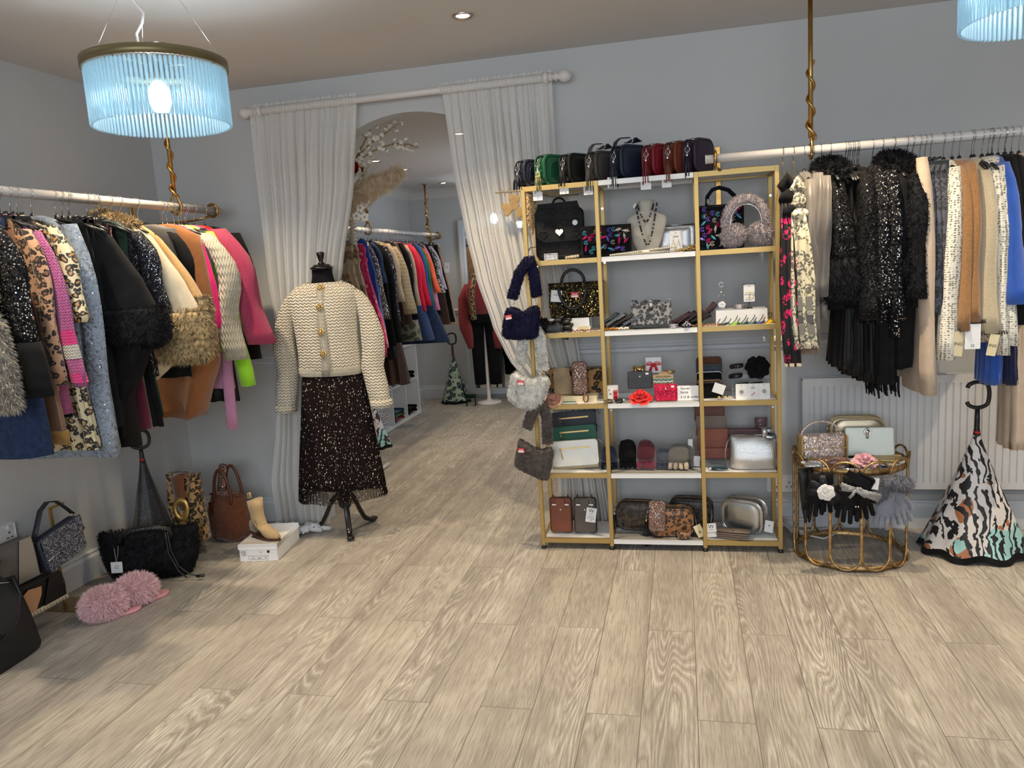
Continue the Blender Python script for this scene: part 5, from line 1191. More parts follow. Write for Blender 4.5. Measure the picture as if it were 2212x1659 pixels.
t = T('envelope_wallet', 'taupe envelope wallets lying at the front of the bottom right shelf', 'wallet', sp(1580, 5, 3.635)+Vector((0, 0, .002)), -.22); tm = leather('taupe_leather', E_(120, 106, 94), .5)
for k in range(3): B().rbox((.005*k, 0, .006+.010*k), (.155, .075, .008), .003, .002).build('layer', tm, t)
B().add([(-.07, -.03, .0325), (.085, -.03, .0325), (.085, .037, .0325), (-.07, .037, .0325), (.008, -.012, .0365)], [(0, 1, 4), (1, 2, 4), (2, 3, 4), (3, 0, 4)], True).build('flap', tm, t); B().lathe([(.005, 0), (.004, .002), (.001, .003)], 12, (.008, -.014, .0355)).build('stud', M['ink'], t)

# ------------------------------------------------------------ hanging clothes
def D(n, c, k=1.35, **a): return fabric(n, E_(*c), tuple(min(1, x*k) for x in E_(*c)), **a)
K = {}
K['black'] = fabric('black_jersey', (.006, .006, .007), (.011, .011, .012), sheen=.03)
K['blacks'] = satin('black_satin', (.005, .005, .006), (.010, .010, .011), .5)
K['browned'] = D('brown_black_cloth', (26, 22, 20), sheen=.05)
K['furblk'] = furm('black_faux_fur', (.003, .003, .004), (.014, .014, .017)); K['furtan'] = furm('tawny_faux_fur', E_(74, 56, 36), E_(196, 170, 122), 55); K['furgb'] = furm('grey_beige_fur', E_(110, 104, 96), E_(176, 168, 155), 50)
K['seq'] = sequin('black_silver_sequins', (.006, .006, .008), (.85, .84, .82), 140, .38, 1.2, .18, dens=.45)
K['seqd'] = sequin('black_sequins', (.004, .004, .005), (.02, .02, .022), 190, .5, 1.0, .25, c2=(.12, .12, .12), dens=.35)
K['seqs'] = sequin('silver_navy_sequins', (.01, .011, .018), (.65, .66, .7), 210, .45, 1.2, .2, c2=(.03, .03, .05), dens=.75)
K['seqb'] = sequin('ice_blue_sequins', E_(140, 150, 164), (.8, .82, .85), 130, .24, .9, .2, c2=E_(70, 80, 96), dens=.8)
K['seqg'] = sequin('pewter_sequins', E_(52, 48, 48), E_(190, 180, 172), 170, .5, 1.1, .22, c2=E_(90, 84, 84))
K['pink'] = knit('pink_mohair_knit', E_(222, 108, 178), E_(150, 50, 112), 34, (1, 1, 1), .9, .005); K['neon'] = knit('neon_pink_knit', E_(255, 40, 150), E_(190, 20, 100), 34)
K['whiteknit'] = knit('white_knit', E_(236, 232, 222), E_(150, 145, 135), 34); K['ivory'] = knit('ivory_ribbed_knit', E_(238, 232, 212), E_(176, 166, 142), 26, (1, 1, .35), 1, .005)
K['leo'] = leopard('leopard_satin', E_(222, 206, 166), E_(170, 128, 72), (.012, .01, .008), 30, .4); K['leof'] = leopard('leopard_fur_cloth', E_(196, 152, 120), E_(120, 86, 66), (.015, .01, .01), 34, .95, .001)
K['leog'] = leopard('charcoal_leopard', E_(84, 86, 98), E_(66, 68, 78), (.016, .016, .02), 34, .7)
K['brownsat'] = satin('brown_satin', E_(100, 70, 52), E_(146, 108, 84)); K['mustard'] = D('mustard_lining', (140, 104, 48))
K['denim'] = D('dark_denim', (22, 36, 62), 2.0, sc=60, sheen=.05); K['denim2'] = D('mid_denim', (36, 52, 84), 1.6, sc=60, sheen=.05); K['leath'] = leather('black_leather_cloth', (.012, .014, .018), .3)
K['wine'] = D('wine_velvet', (84, 14, 40), sc=60, sheen=.6); K['forest'] = D('forest_green_cloth', (30, 46, 36)); K['lace'] = D('green_lace', (36, 56, 44), 1.8, sc=120)
K['cream'] = D('cream_wool', (200, 184, 156), 1.2, sc=30, sheen=.5); K['tan'] = D('tan_wool', (188, 148, 98), 1.2, sc=60, sheen=.4); K['camel'] = D('camel_wool', (136, 86, 48), 1.25, sc=40, sheen=.4); K['camelrib'] = knit('camel_rib', E_(128, 78, 42), E_(74, 42, 22), 40, (1, 1, .1))
K['hot'] = D('hot_pink_wool', (214, 22, 112), 1.2, sheen=.4); K['fuch'] = knit('fuchsia_mohair', E_(226, 20, 108), E_(140, 6, 60), 60, d=.003); K['lime'] = D('lime_green_knit', (142, 204, 40), 1.15); K['baby'] = knit('pale_pink_rib', E_(236, 168, 208), E_(170, 96, 140), 36, (1, 1, .08)); K['redc'] = D('red_cloth', (190, 20, 34))
K['boucle'] = knit('black_white_boucle', E_(150, 145, 138), (.01, .01, .01), 90); K['greyknit'] = knit('grey_melange_knit', E_(170, 168, 160), E_(60, 60, 58), 60)
K['taupe'] = satin('grey_taupe_satin', E_(62, 58, 57), E_(122, 115, 109), .42); K['teddyb'] = D('brown_teddy', (136, 98, 60), 1.5, sc=150, weave=160, sheen=.5); K['teddyc'] = D('beige_teddy', (176, 162, 136), 1.3, sc=150, weave=160, sheen=.5)
K['crow'] = crochet('white_crochet', E_(242, 237, 222), E_(150, 140, 120), 84); K['cobalt'] = D('cobalt_velvet', (40, 82, 168), 1.25, sheen=.5); K['navyc'] = D('navy_cloth', (18, 24, 60)); K['oat'] = D('oatmeal_knit', (188, 168, 148), 1.15, sc=40)
K['coral'] = D('coral_knit', (226, 98, 66)); K['grn'] = D('emerald_knit', (20, 98, 66)); K['crim'] = D('crimson_knit', (196, 10, 52), 1.15); K['camo'] = leopard('camouflage_cloth', E_(120, 118, 92), E_(62, 70, 50), E_(50, 50, 40), 14, .8); K['tanl'] = D('tan_cloth', (168, 132, 100)); K['stone'] = D('stone_cloth', (170, 150, 130))
K['floral'] = leopard('mono_floral', E_(200, 196, 186), E_(30, 30, 30), (.01, .01, .01), 40, .6); K['pinkc'] = D('rose_cloth', (214, 120, 160)); K['royal'] = D('royal_blue_cloth', (34, 64, 150)); K['cable'] = knit('cream_cable_knit', E_(236, 214, 172), E_(170, 140, 98), 20, (1, 1, .6), 1, .008); K['mauve'] = D('lilac_cloth', (180, 160, 180)); K['brownc'] = D('brown_cloth', (62, 42, 34))
K['hangb'] = M['blackp']
RAILS = {'L': (Vector((LX, 0, LZ)), 0, -2.20), 'R': (Vector((0, RY, RZ)), -PI/2, 3.37), 'F': (Vector((FX, 0, FZ)), 0, -2.25)}
HG = {}
def hanger(rail, pos, rz, tilt=0, col_='blackp', span=.17):
    """hook over the rail, plastic shoulders; the first of each rail is built, the rest are copies"""
    labs = {'L': 'black hanger with chrome hook on the left wall rail', 'R': 'black hanger with chrome hook on the right hand rail', 'F': 'black hanger with chrome hook on the far rail beyond the arch'}
    if rail in HG:
        h = dup(HG[rail], pos, rz=rz); h.rotation_euler = (0, tilt, rz); return h
    t = T('clothes_hanger', labs[rail], 'hanger', pos, rz, {'L': 'hangers on the left rail', 'R': 'hangers on the right rail', 'F': 'hangers on the far rail'}[rail])
    pts = [(.0228*cos(a), 0, .0228*sin(a)+.001) for a in [PI*1.02-PI*1.3*k/14 for k in range(15)]]
    pts += [(.004, 0, -.034), (.0, 0, -.045), (0, 0, -.085)]
    B().tube(pts, .0016, 6).build('hook', M['chrome'], t)
    b = B(); b.tube([(0, 0, -.074), (0, 0, -.088), (0, 0, -.10)], [.006, .010, .010], 8)
    for s in (-1, 1): b.tube([(0, 0, -.094), (s*span*.35, 0, -.107), (s*span*.75, 0, -.128), (s*span, 0, -.148)], [.009, .008, .008, .006], 8, flat=.7)
    b.build('shoulder_bar', M['blackp'], t); HG[rail] = t; return t
def cloth(prof, m, nm, par, seed=0, folds=5, amp=.012, pw=.6, n=40, wob=.004, fur=0, flim=5000, flen=.02, closed_top=True):
    """prof rows: (z, x_far, x_near, half thickness, y shift); pleats deepen towards the hem"""
    rn = random.Random(seed); ph = rn.uniform(0, 6); rows = []; N = len(prof); fine = []
    for (a, b_) in zip(prof, prof[1:]):
        k = max(2, int(abs(a[0]-b_[0])/.045)+1)
        for i in range(k): f = i/k; fine.append(tuple(p+(q-p)*f for p, q in zip(a, b_)))
    fine.append(prof[-1]); z0, z1 = fine[0][0], fine[-1][0]
    for z, xf, xn, t_, yo in fine:
        g_ = ((z0-z)/(z0-z1) if z0 != z1 else 0)**.8; c = (xf+xn)/2; a = (xn-xf)/2; row = []
        for k in range(n):
            th = 2*PI*k/n; cx = math.copysign(abs(cos(th))**pw, cos(th)); sy = math.copysign(abs(sin(th))**pw, sin(th))
            fo = amp*g_*sin(folds*th*1.0+ph+z*1.5)+amp*.5*g_*sin((folds*1.7)*th+ph*2)
            row.append(Vector((c+a*cx+fo*.5*abs(cx), yo+(t_)*sy+fo*(.35+.65*abs(sy)), z+amp*.35*g_*sin(folds*th+ph)*(z == z1))))
        rows.append(row)
    b = B(); b.grid(rows[::-1], True, True)
    if wob: b.wob(wob, 11, seed+.5)
    if fur: b.fur(flen, fur, .5, .0019, flim, seed)
    return b.build(nm, m, par)
def sleeve(par, m, p0, p1, ra, rb, seed=0, side=1, bulge=.02, cuff=None, fur=None, wob=.004, nm='sleeve', flare=1.0, cf=.14):
    p0, p1 = Vector(p0), Vector(p1); rn = random.Random(seed); n = 9; b = B(); rows = []
    for i in range(n+1):
        f = i/n; c = p0.lerp(p1, f)+Vector((side*bulge*sin(PI*min(1, f*1.6)), 0, 0)); g_ = (.72+.28*min(1, f*4))*(1+(flare-1)*f)
        k = 18; ph = rn.uniform(-.25, .25)
        rows.append([c+Vector((ra*g_*cos(2*PI*q/k), rb*g_*sin(2*PI*q/k), 0))*(1+.07*sin(3*2*PI*q/k+f*5+seed)) for q in range(k)])
    rows[0] = [r+Vector((-side*.015, 0, .012)) for r in rows[0]]
    b.grid(rows[::-1], True, True); b.wob(wob, 14, seed)
    if fur: b.fur(fur[0], fur[1], .5, .0018, 4500, seed)
    o = b.build(nm, m, par)
    if cuff:
        d = (p1-p0).normalized(); q0 = p1-d*.005; fr = cuff[1] if len(cuff) > 1 else 0; L0 = cuff[2] if len(cuff) > 2 else cf*(p1-p0).length
        b = B(); rows = []
        for f in (0, .2, .5, .8, 1):
            e = 1.05+.12*sin(PI*f) if not fr else 1.1+.25*sin(PI*f); rows.append([q0+d*L0*(f-.5 if fr else f)+Vector((ra*flare*e*cos(2*PI*q/18), rb*flare*e*sin(2*PI*q/18), 0)) for q in range(18)])
        b.grid(rows[::-1], True, True)
        if fr: b.fur(fr, 50000, .45, .0018, 3800, seed+9)
        b.build('cuff', cuff[0], par)
    return o
def hang(rail, top, end, w, kind, m, lab, cat, hem=None, cuff=None, fur=0, m2=None, xn=None, tb=None, name=None, seed=None, far=True, amp=None, flare=1.0, bulge=.02, collar=None, group=None, hw=None, folds=5, hk=True):
    """top / end: where the near shoulder and the near sleeve end (or hem) are sighted; w: sighted width; returns the thing"""
    org, rz, near = RAILS[rail]; near = xn if xn is not None else near
    if rail == 'R': P = onY(top[0], top[1], near); E = onY(end[0], end[1], near); pos = Vector((P.x, org.y, org.z)); xs, zs = org.y-P.y, P.z-org.z; ex, ey, ez = xs, E.x-P.x, E.z-org.z; per = P.y/F
    else: P = onX(top[0], top[1], near); E = onY(end[0], end[1], P.y); pos = Vector((org.x, P.y, org.z)); xs, zs = P.x-org.x, P.z-org.z; ex, ey, ez = E.x-org.x, 0, E.z-org.z; per = P.y*1.1/F
    zs = min(zs, -.09); seed = seed if seed is not None else int(top[0]*7+top[1]) % 97
    if hk: hanger(rail, pos, rz, R(-.05, .05))
    t = T(name or {'top': 'jumper', 'pants': 'trousers'}.get(kind, kind), lab, cat, pos, rz, group)
    rb = w*per*(.5 if rail == 'R' else .40); ra = .045 if rail == 'R' else w*per*.52; tb = tb or max(.012, rb*.7)
    hz = ez if hem is None else (onY(hem[0], hem[1], near).z if rail == 'R' else onY(hem[0], hem[1], P.y).z)-org.z
    if kind in ('top', 'jacket', 'coat', 'cardigan', 'blouse', 'dress'):
        W_ = xs-.01 if hw is None else hw
        cloth([(-.088, -.05, .05, tb*.6, 0), (-.10, -.09, .09, tb*.9, 0), (zs-.02, -W_*.93, W_*.93, tb, 0), (zs-.08, -W_*.92, W_*.92, tb, 0), ((zs+hz)/2, -W_*.9, W_*.9+.3*(ex-xs)*(kind == 'dress'), tb*1.1, ey*.4), (hz, -W_*.95, W_*.95+.8*(ex-xs)*(kind == 'dress'), tb*1.2, ey*.8)], m, 'body', t, seed, folds, amp if amp is not None else .010, fur=fur, flen=.012)
        if kind != 'dress' or end != hem and hem:
            sm = m2 or m
            sleeve(t, sm, (xs-.025, -.004, zs), (ex, ey-.006, ez), ra, rb, seed, 1, bulge, cuff, (.012, fur) if fur else None, flare=flare)
            if far: sleeve(t, sm, (-xs+.025, .0, zs), (-xs-.01, ey, ez+.02), ra*.8, rb*.8, seed+3, -1, .01)
        if collar: b = B(); b.tube([(.055*cos(a), .03*sin(a)+ey*0, -.10-.015*cos(a)) for a in [2*PI*q/14 for q in range(14)]], collar[1], 10, True); (b.fur(.022, 45000, .3, .0019, 4500, seed) if collar[2] else None); b.build('collar', collar[0], t)
    elif kind == 'pants':
        c0 = -.115; W_ = xs-.03
        cloth([(c0, -W_, W_, tb*.8, 0), (c0-.03, -W_, W_, tb, 0), (c0-.2, -W_*.98, xs, tb*1.1, 0), ((c0+ez)/2, -W_*.85, xs+(ex-xs)*.45, tb*1.25, ey*.5), (ez+.02, -W_*.7, ex, tb*1.35, ey), (ez, -W_*.7, ex, tb*1.35, ey)], m, 'legs', t, seed, 3, amp if amp is not None else .006)
        B().box((0, 0, c0-.012), (W_*1.9, tb*1.9, .03)).build('waistband', m, t)
        for s in (-1, 1): b = B(); b.box((s*W_*.8, 0, c0), (.022, tb*2+.016, .034)); b.tube([(s*W_*.8, -tb-.012, c0+.022), (s*W_*.8, 0, c0+.03)], .005, 6); b.build('clip', M['blackp'], t)
        if cuff: cloth([(ez+.05, -W_*.72, ex+.004, tb*1.5, ey), (ez-.002, -W_*.72, ex+.004, tb*1.5, ey)], cuff[0], 'turn_up', t, seed, 3, .004)
    elif kind == 'skirt':
        W_ = xs
        cloth([(-.115, -W_*.7, W_*.7, tb*.6, 0), (-.15, -W_*.75, W_*.75, tb, 0), ((ez-.15)/2, -W_*.9, xs+(ex-xs)*.4, tb*1.3, ey*.5), (ez, -W_, ex, tb*1.7, ey)], m, 'panel', t, seed, 13, amp or .014, n=110, pw=.8)
        B().box((0, 0, -.122), (W_*1.4, tb*1.3, .03)).build('waistband', m, t)
    elif kind == 'cape':
        cz = ez; W_ = xs
        cloth([(-.088, -.05, .05, tb*.6, 0), (-.10, -.09, .09, tb, 0), (zs-.02, -W_*.9, W_*.92, tb, 0), ((zs+cz)/2, -W_, (xs+ex)/2+.012, tb*1.5, ey*.6), (cz+.03, -W_*1.05, ex, tb*2.0, ey), (cz, -W_, ex-.01, tb*1.9, ey)]+([(hz, -W_*.7, (hw or ex*.55), tb*1.5, ey)] if hem else []), m, 'body', t, seed, folds, amp or .012)
        if cuff: cloth([(cz+.035+cuff[2]*.5, -W_*1.06, ex+.010, tb*2.2, ey), (cz, -W_*1.08, ex+.022, tb*2.7, ey), (cz-cuff[2], -W_*1.05, ex+.012, tb*2.4, ey), (cz-cuff[2]-.02, -W_, ex-.02, tb*1.6, ey)], cuff[0], 'fur_trim', t, seed+1, 4, .010, fur=60000, flen=cuff[1], flim=6500)
        if collar: b = B(); b.tube([(.075*cos(a)+.02, .038*sin(a), -.095-.03*cos(a)) for a in [2*PI*q/16 for q in range(16)]], collar[1], 10, True); b.fur(.026, 45000, .25, .0019, 5000, seed); b.build('collar', collar[0], t)
    return t
def swing(t, p, w, h, lines=(), m='card', rot=(0, 0, 0)):
    price_tag(t, p, w, h, rot, lines, m)

# left wall rail, from the picture's edge towards the corner
hang('L', (-48, 500), (2, 790), 46, 'coat', K['black'], 'black coat with grey fur cuff cut by the left picture edge', 'coat', (-30, 820), (K['furgb'], .024, .30), name='coat')
t = hang('L', (10, 500), (60, 742), 62, 'top', K['seq'], 'black jumper with silver sequins at the left picture edge', 'jumper', (40, 760), (K['black'], 0, .19))
cloth([(-.58, -.19, .19, .030, 0), (-.72, -.18, .20, .034, 0)], K['black'], 'ribbed_hem', t, 3, 4, .008)
hang('L', (18, 500), (108, 985), 70, 'pants', K['denim'], 'dark blue jeans hanging lowest at the left', 'trousers', xn=-2.22, tb=.03)
hang('L', (44, 470), (150, 958), 32, 'pants', K['brownsat'], 'brown satin trousers with a mustard turn up', 'trousers', cuff=(K['mustard'],), xn=-2.25)
for u, e, mm, lb in ((60, (100, 840), 'leath', 'black leather trousers beside the brown satin pair'), (80, (158, 900), 'black', 'black trousers hidden between brown satin and leopard clothes')): hang('L', (u, 478), e, 22, 'pants', K[mm], lb, 'trousers', xn=-2.25)
hang('L', (78, 500), (134, 830), 34, 'coat', K['leof'], 'pinkish leopard fur coat left of the pink cardigan', 'coat', (130, 850), name='coat', fur=0)
t = hang('L', (100, 505), (178, 835), 34, 'cardigan', K['pink'], 'pink mohair cardigan with neon and white sleeve stripes', 'cardigan', (200, 893), name='cardigan', tb=.028)
def band(t, rail, top, end, w, f0, f1, m, nm='stripe', xn=-2.20, k=1.10):
    """a stripe knitted round the near sleeve"""
    P = onX(top[0], top[1], xn); E = onY(end[0], end[1], P.y); org = RAILS[rail][0]; per = P.y*1.1/F; ra, rb = w*per*.52*k, w*per*.40*k
    a, b_ = Vector((P.x-org.x-.025, -.004, P.z-org.z)), Vector((E.x-org.x, -.006, E.z-org.z)); rows = []
    for f in (f0, (f0+f1)/2, f1):
        c = a.lerp(b_, f)+Vector((.02*sin(PI*min(1, f*1.6)), 0, 0)); rows.append([c+Vector((ra*cos(2*PI*q/18), rb*sin(2*PI*q/18), 0)) for q in range(18)])
    B().grid(rows, True).wob(.003, 14).build(nm, m, t)
for f0, f1, mm in ((.62, .72, 'neon'), (.72, .81, 'whiteknit'), (.905, .97, 'neon')): band(t, 'L', (100, 505), (178, 835), 34, f0, f1, K[mm])
hang('L', (128, 492), (180, 695), 40, 'blouse', K['leo'], 'cream and black leopard blouse right of the pink cardigan', 'blouse', (170, 640), name='blouse', flare=1.1)
hang('L', (118, 560), (212, 968), 46, 'skirt', K['leo'], 'long leopard skirt showing below the pink cardigan', 'skirt', xn=-2.27)
hang('L', (170, 490), (244, 984), 48, 'dress', K['seqb'], 'ice blue sequin dress hanging longest on the left rail', 'dress', (250, 984), name='dress', amp=.016, tb=.034, folds=3)
for u, e, w_, mm, lb in ((198, (262, 925), 24, 'black', 'black trousers right of the ice blue dress'), (212, (276, 945), 24, 'black', 'second black trousers right of the ice blue dress'), (228, (304, 962), 36, 'browned', 'brown black wide trousers with the lowest dark hem')):
    hang('L', (u, 478), e, w_, 'pants', K[mm], lb, 'trousers', xn=-2.24, tb=.02 if w_ < 30 else .03)
hang('L', (246, 500), (345, 700), 60, 'cape', K['black'], 'black cape with black fur trim in the middle of the left rail', 'cape', (300, 865), (K['furblk'], .022, .06), tb=.032, name='cape', hw=.16)
hang('L', (250, 480), (326, 926), 26, 'pants', K['wine'], 'wine red velvet trousers under the black fur cape', 'trousers', xn=-2.27)
hang('L', (262, 480), (352, 920), 16, 'skirt', K['black'], 'black lace edged skirt beside the wine velvet', 'skirt', xn=-2.27, amp=.006)
hang('L', (283, 486), (366, 898), 18, 'dress', K['lace'], 'dark green lace dress under the sequin blouse', 'dress', (366, 898), name='dress', xn=-2.24)
t = hang('L', (308, 506), (352, 668), 44, 'blouse', K['seqs'], 'silver and navy sequin blouse left of the cream cape', 'blouse', (362, 812), name='blouse')
hang('L', (332, 500), (444, 715), 62, 'cape', K['cream'], 'cream wool cape with tawny fur collar and wide fur hem', 'cape', (352, 822), (K['furtan'], .028, .10), tb=.032, name='cape', collar=(K['furtan'], .030), hw=.10)
hang('L', (352, 505), (446, 672), 34, 'cape', K['tan'], 'tan wool cape with small fur cuff behind the cream one', 'cape', None, (K['furtan'], .024, .035), tb=.018, name='cape')
t = hang('L', (386, 505), (430, 668), 30, 'jacket', K['black'], 'black jacket with boucle shoulders before the camel wrap', 'jacket', (434, 812), name='jacket')
cloth([(-.10, -.09, .09, .022, 0), (-.125, -.17, .18, .026, 0), (-.27, -.18, .215, .028, 0)], K['boucle'], 'boucle_yoke', t, 3, 4, .004)
hang('L', (436, 500), (470, 790), 50, 'cape', K['camel'], 'camel brown wrap draped wide, ribbed at its lowest corner', 'wrap', (425, 900), tb=.035, name='wrap', hw=.07, amp=.02, folds=3)
hang('L', (446, 520), (478, 708), 44, 'cape', K['hot'], 'hot pink cape between the camel wrap and ivory cardigan', 'cape', tb=.016, name='cape')
hang('L', (474, 512), (503, 925), 24, 'cardigan', K['baby'], 'pale pink ribbed cardigan with the longest sleeve near the corner', 'cardigan', (450, 840), name='cardigan', far=False)
t = hang('L', (458, 508), (512, 775), 44, 'cardigan', K['ivory'], 'ivory ribbed cardigan with wide sleeves near the corner', 'cardigan', (470, 740), name='cardigan', flare=1.15, bulge=.07)
hang('L', (468, 505), (538, 832), 28, 'top', K['lime'], 'lime green jumper near the corner end of the rail', 'jumper', (490, 760), flare=1.2)
hang('L', (466, 540), (516, 865), 34, 'skirt', K['blacks'], 'black satin skirt below the ivory cardigan', 'skirt', xn=-2.25, amp=.008)
hang('L', (482, 512), (496, 568), 26, 'top', K['greyknit'], 'grey melange knit top with short sleeve', 'jumper', (480, 640))
hang('L', (484, 500), (566, 742), 54, 'top', K['fuch'], 'fuchsia mohair jumper with batwing sleeve at the rail end', 'jumper', (500, 760), bulge=.05, flare=1.15, tb=.03)
hang('L', (500, 508), (520, 640), 20, 'blouse', K['redc'], 'red blouse behind the fuchsia jumper', 'blouse', (515, 640), name='blouse')
hang('L', (520, 508), (548, 775), 40, 'blouse', K['black'], 'black sheer blouse, last garment before the corner', 'blouse', (540, 700), name='blouse', tb=.02)

# right hand rail
def scarf(u, v, pts, w, m, lab, bands=(), seed=1, knotm=None, hookm='goldm', fringe=None, hk_u=None):
    """scarf looped on a gold hanger: knot at the top, folded tail along pts"""
    y = 3.33; c = onY(u, v, y); t = T('scarf', lab, 'scarf', (c.x, y, c.z)); P_ = [onY(a, b_, y)-c for a, b_ in pts]; b = B(); rows = []
    for i, p in enumerate(P_):
        f = i/(len(P_)-1); ww = w*(.55+.45*min(1, f*3)); rows.append([p+Vector((ww*((k % 12)/11-.5)*(1 if k < 12 else -1), (.012 if k < 12 else -.022)+.008*sin(k*1.3+i*.5), 0)) for k in range(24)])
    b.grid(rows, True, True); b.wob(.003, 14, seed); b.build('tail', m, t)
    b = B(); b.ball((0, 0, -.05), .036, 22, (.85, .7, 1.15), RM('Y', 20)); b.ball((.004, -.01, -.10), .034, 20, (1, .8, .75), RM('Y', -25)); b.tube([(-.02, 0, .0), (0, -.01, .03), (.02, 0, .0), (0, .01, -.03)], .02, 8, True); b.wob(.008, 22, seed); b.build('knot', knotm or m, t)
    for f0, f1, mm in bands:
        rows = []
        for f in (f0, f1):
            q = f*(len(P_)-1); i = min(int(q), len(P_)-2); p = P_[i].lerp(P_[i+1], q-i); rows.append([p+Vector((w*.52*(1 if k in (0, 1) else -1), (-.026 if k in (1, 2) else .02), 0)) for k in range(4)])
        B().grid(rows, True, True).build('woven_band', mm, t, smooth=False)
    if fringe:
        b = B(); e = P_[-1]
        for k in range(26): x = w*(k/25-.5); b.ribbon([e+Vector((x, -.01+.006*(k % 3), .004)), e+Vector((x+.002*sin(k), -.012, -.02-.006*(k % 2)))], .004, .001, (1, 0, 0))
        b.build('fringe', fringe, t)
    h = onY(hk_u or u, v, RY); hx = T('scarf_hanger', 'slim gold hanger holding the '+lab.split(' hanging')[0].split(' with')[0], 'hanger', (h.x, RY, RZ))
    b = B(); b.tube([(.0, .0228*cos(a), .0228*sin(a)) for a in [PI*1.1-PI*1.3*k/12 for k in range(13)]]+[(0, .01, -.03), (0, 0, -.05)], .002, 6); b.build('hook', M['goldm'], hx)
    zt = c.z-RZ+.03; b = B(); b.tube([(0, 0, -.045), (-.012, -.03, -.09), (-.014, -.20, zt), (.014, -.20, zt), (.012, -.03, -.09)], .002, 6, True); b.build('loop', M['goldm'], hx)
g = G('butterfly_scarf_print'); nz = g.noise(60, 2, dist=1.4); v_ = g.vor(26, g.co((1, 1, .8))); bf = g.math('MULTIPLY', g.math('LESS_THAN', v_, .42), g.math('GREATER_THAN', nz, .5)); g.set(Base_Color=g.mix(bf, (.008, .008, .01), E_(240, 30, 110)), Roughness=.8); K['bfly'] = g.m
g = G('toile_scarf_print'); n1 = g.noise(85, 6, dist=.4); n2 = g.noise(11, 2); tf = g.math('MULTIPLY', g.math('LESS_THAN', n1, .50), g.math('GREATER_THAN', n2, .40)); g.set(Base_Color=g.mix(g.math('MULTIPLY', tf, .85), E_(224, 212, 178), E_(58, 58, 62)), Roughness=.7); K['toile'] = g.m
scarf(1700, 400, [(1697, 440), (1700, 520), (1702, 600), (1703, 680), (1708, 740), (1713, 790)], .062, K['bfly'], 'black scarf with pink butterflies hanging beside the shelving', (( .975, 1.0, K['cream']),), 1, K['black'], hk_u=1692)
greyb = D('grey_woven_band', (120, 116, 108), 1.3, sc=200); dgb = D('dark_woven_band', (84, 84, 84), 1.2, sc=200)
scarf(1722, 408, [(1722, 452), (1728, 520), (1732, 600), (1733, 680), (1738, 740), (1741, 752)], .092, K['toile'], 'cream toile print scarf with grey bands and fringe', ((.50, .575, greyb), (.60, .66, dgb), (.67, .74, greyb)), 2, fringe=D('brown_fringe', (120, 96, 84)), hk_u=1715)
hang('R', (1752, 392), (1757, 745), 34, 'blouse', K['taupe'], 'grey taupe satin blouse hanging loose and longest, first of three', 'blouse', (1760, 700), name='blouse', tb=.022, amp=.014)
hang('R', (1774, 378), (1760, 645), 24, 'blouse', K['taupe'], 'grey taupe satin blouse with open cuff, second of three', 'blouse', (1766, 700), name='blouse', far=False)
hang('R', (1790, 384), (1778, 640), 24, 'blouse', K['taupe'], 'grey taupe satin blouse, third of three beside the fur collar', 'blouse', (1782, 690), name='blouse', far=False)
hang('R', (1812, 398), (1826, 600), 44, 'cape', K['seqd'], 'black feathery sequin cape with fur collar and wide fur hem', 'cape', (1826, 670), (K['furblk'], .026, .085), name='cape', tb=.042, collar=(K['furblk'], .034), hw=.14)
for u, e, w_, lb in ((1846, (1828, 795), 34, 'black pleated skirt under the fur hemmed coat'), (1856, (1852, 812), 30, 'second black pleated skirt, right of the first'), (1866, (1880, 825), 34, 'third black pleated skirt with the lowest pleats')): hang('R', (u, 380), e, w_, 'skirt', K['blacks'], lb, 'skirt', xn=3.42, tb=.02)
for u, lb in ((1838, 'thin black strappy top between fur collar and sequins'), (1848, 'black satin trousers folded behind the sequin dress'), (1858, 'second black satin trousers behind the sequin dress')): hang('R', (u, 372), (u+4, 560), 14, 'pants', K['blacks' if u > 1840 else 'browned'], lb, 'trousers', xn=3.44)
hang('R', (1876, 378), (1880, 690), 44, 'dress', K['seqd'], 'black sequin dress left of the sparkling silver one', 'dress', (1884, 700), name='dress', tb=.026, cuff=None)
t = hang('R', (1908, 378), (1912, 660), 34, 'jacket', K['seq'], 'black jacket with bright silver sequins, left of two', 'jacket', (1925, 700), name='jacket')
hang('R', (1930, 372), (1940, 690), 30, 'top', K['seq'], 'black top with bright silver sequins, right of two', 'jumper', (1945, 730))
hang('R', (1957, 372), (1960, 575), 52, 'cape', K['black'], 'black cape with fur collar and fur trim on the right rail', 'cape', (1960, 800), (K['furblk'], .028, .04), tb=.03, name='cape', collar=(K['furblk'], .036), hw=.13)
t = hang('R', (1925, 420), (1915, 830), 44, 'skirt', K['black'], 'long black shawl with tassel fringe, lowest hem on the rail', 'shawl', name='shawl', xn=3.40, amp=.008)
e_ = onY(1915, 830, 3.40); b = B(); q0 = Vector((RY-3.40, e_.x-t.location.x, e_.z-RZ))
for k in range(34): x, y = q0.x-.16*(k/33), q0.y+.05*sin(k*1.9); b.ribbon([(x, y, q0.z+.03), (x+.003*sin(k), y, q0.z-.02), (x, y+.004, q0.z-.05-.012*sin(k*.7))], .006, .002, (0, 1, 0))
b.build('fringe', K['black'], t)
hang('R', (1986, 380), (1985, 640), 34, 'coat', K['furblk'], 'black long haired fur jacket right of the black cape', 'jacket', (1990, 660), name='jacket', fur=26000, flare=1.2)
hang('R', (2000, 345), (2010, 852), 28, 'dress', K['oat'], 'oatmeal knit dress whose hem hangs before the radiator', 'dress', (2012, 855), name='dress', tb=.02, folds=3)
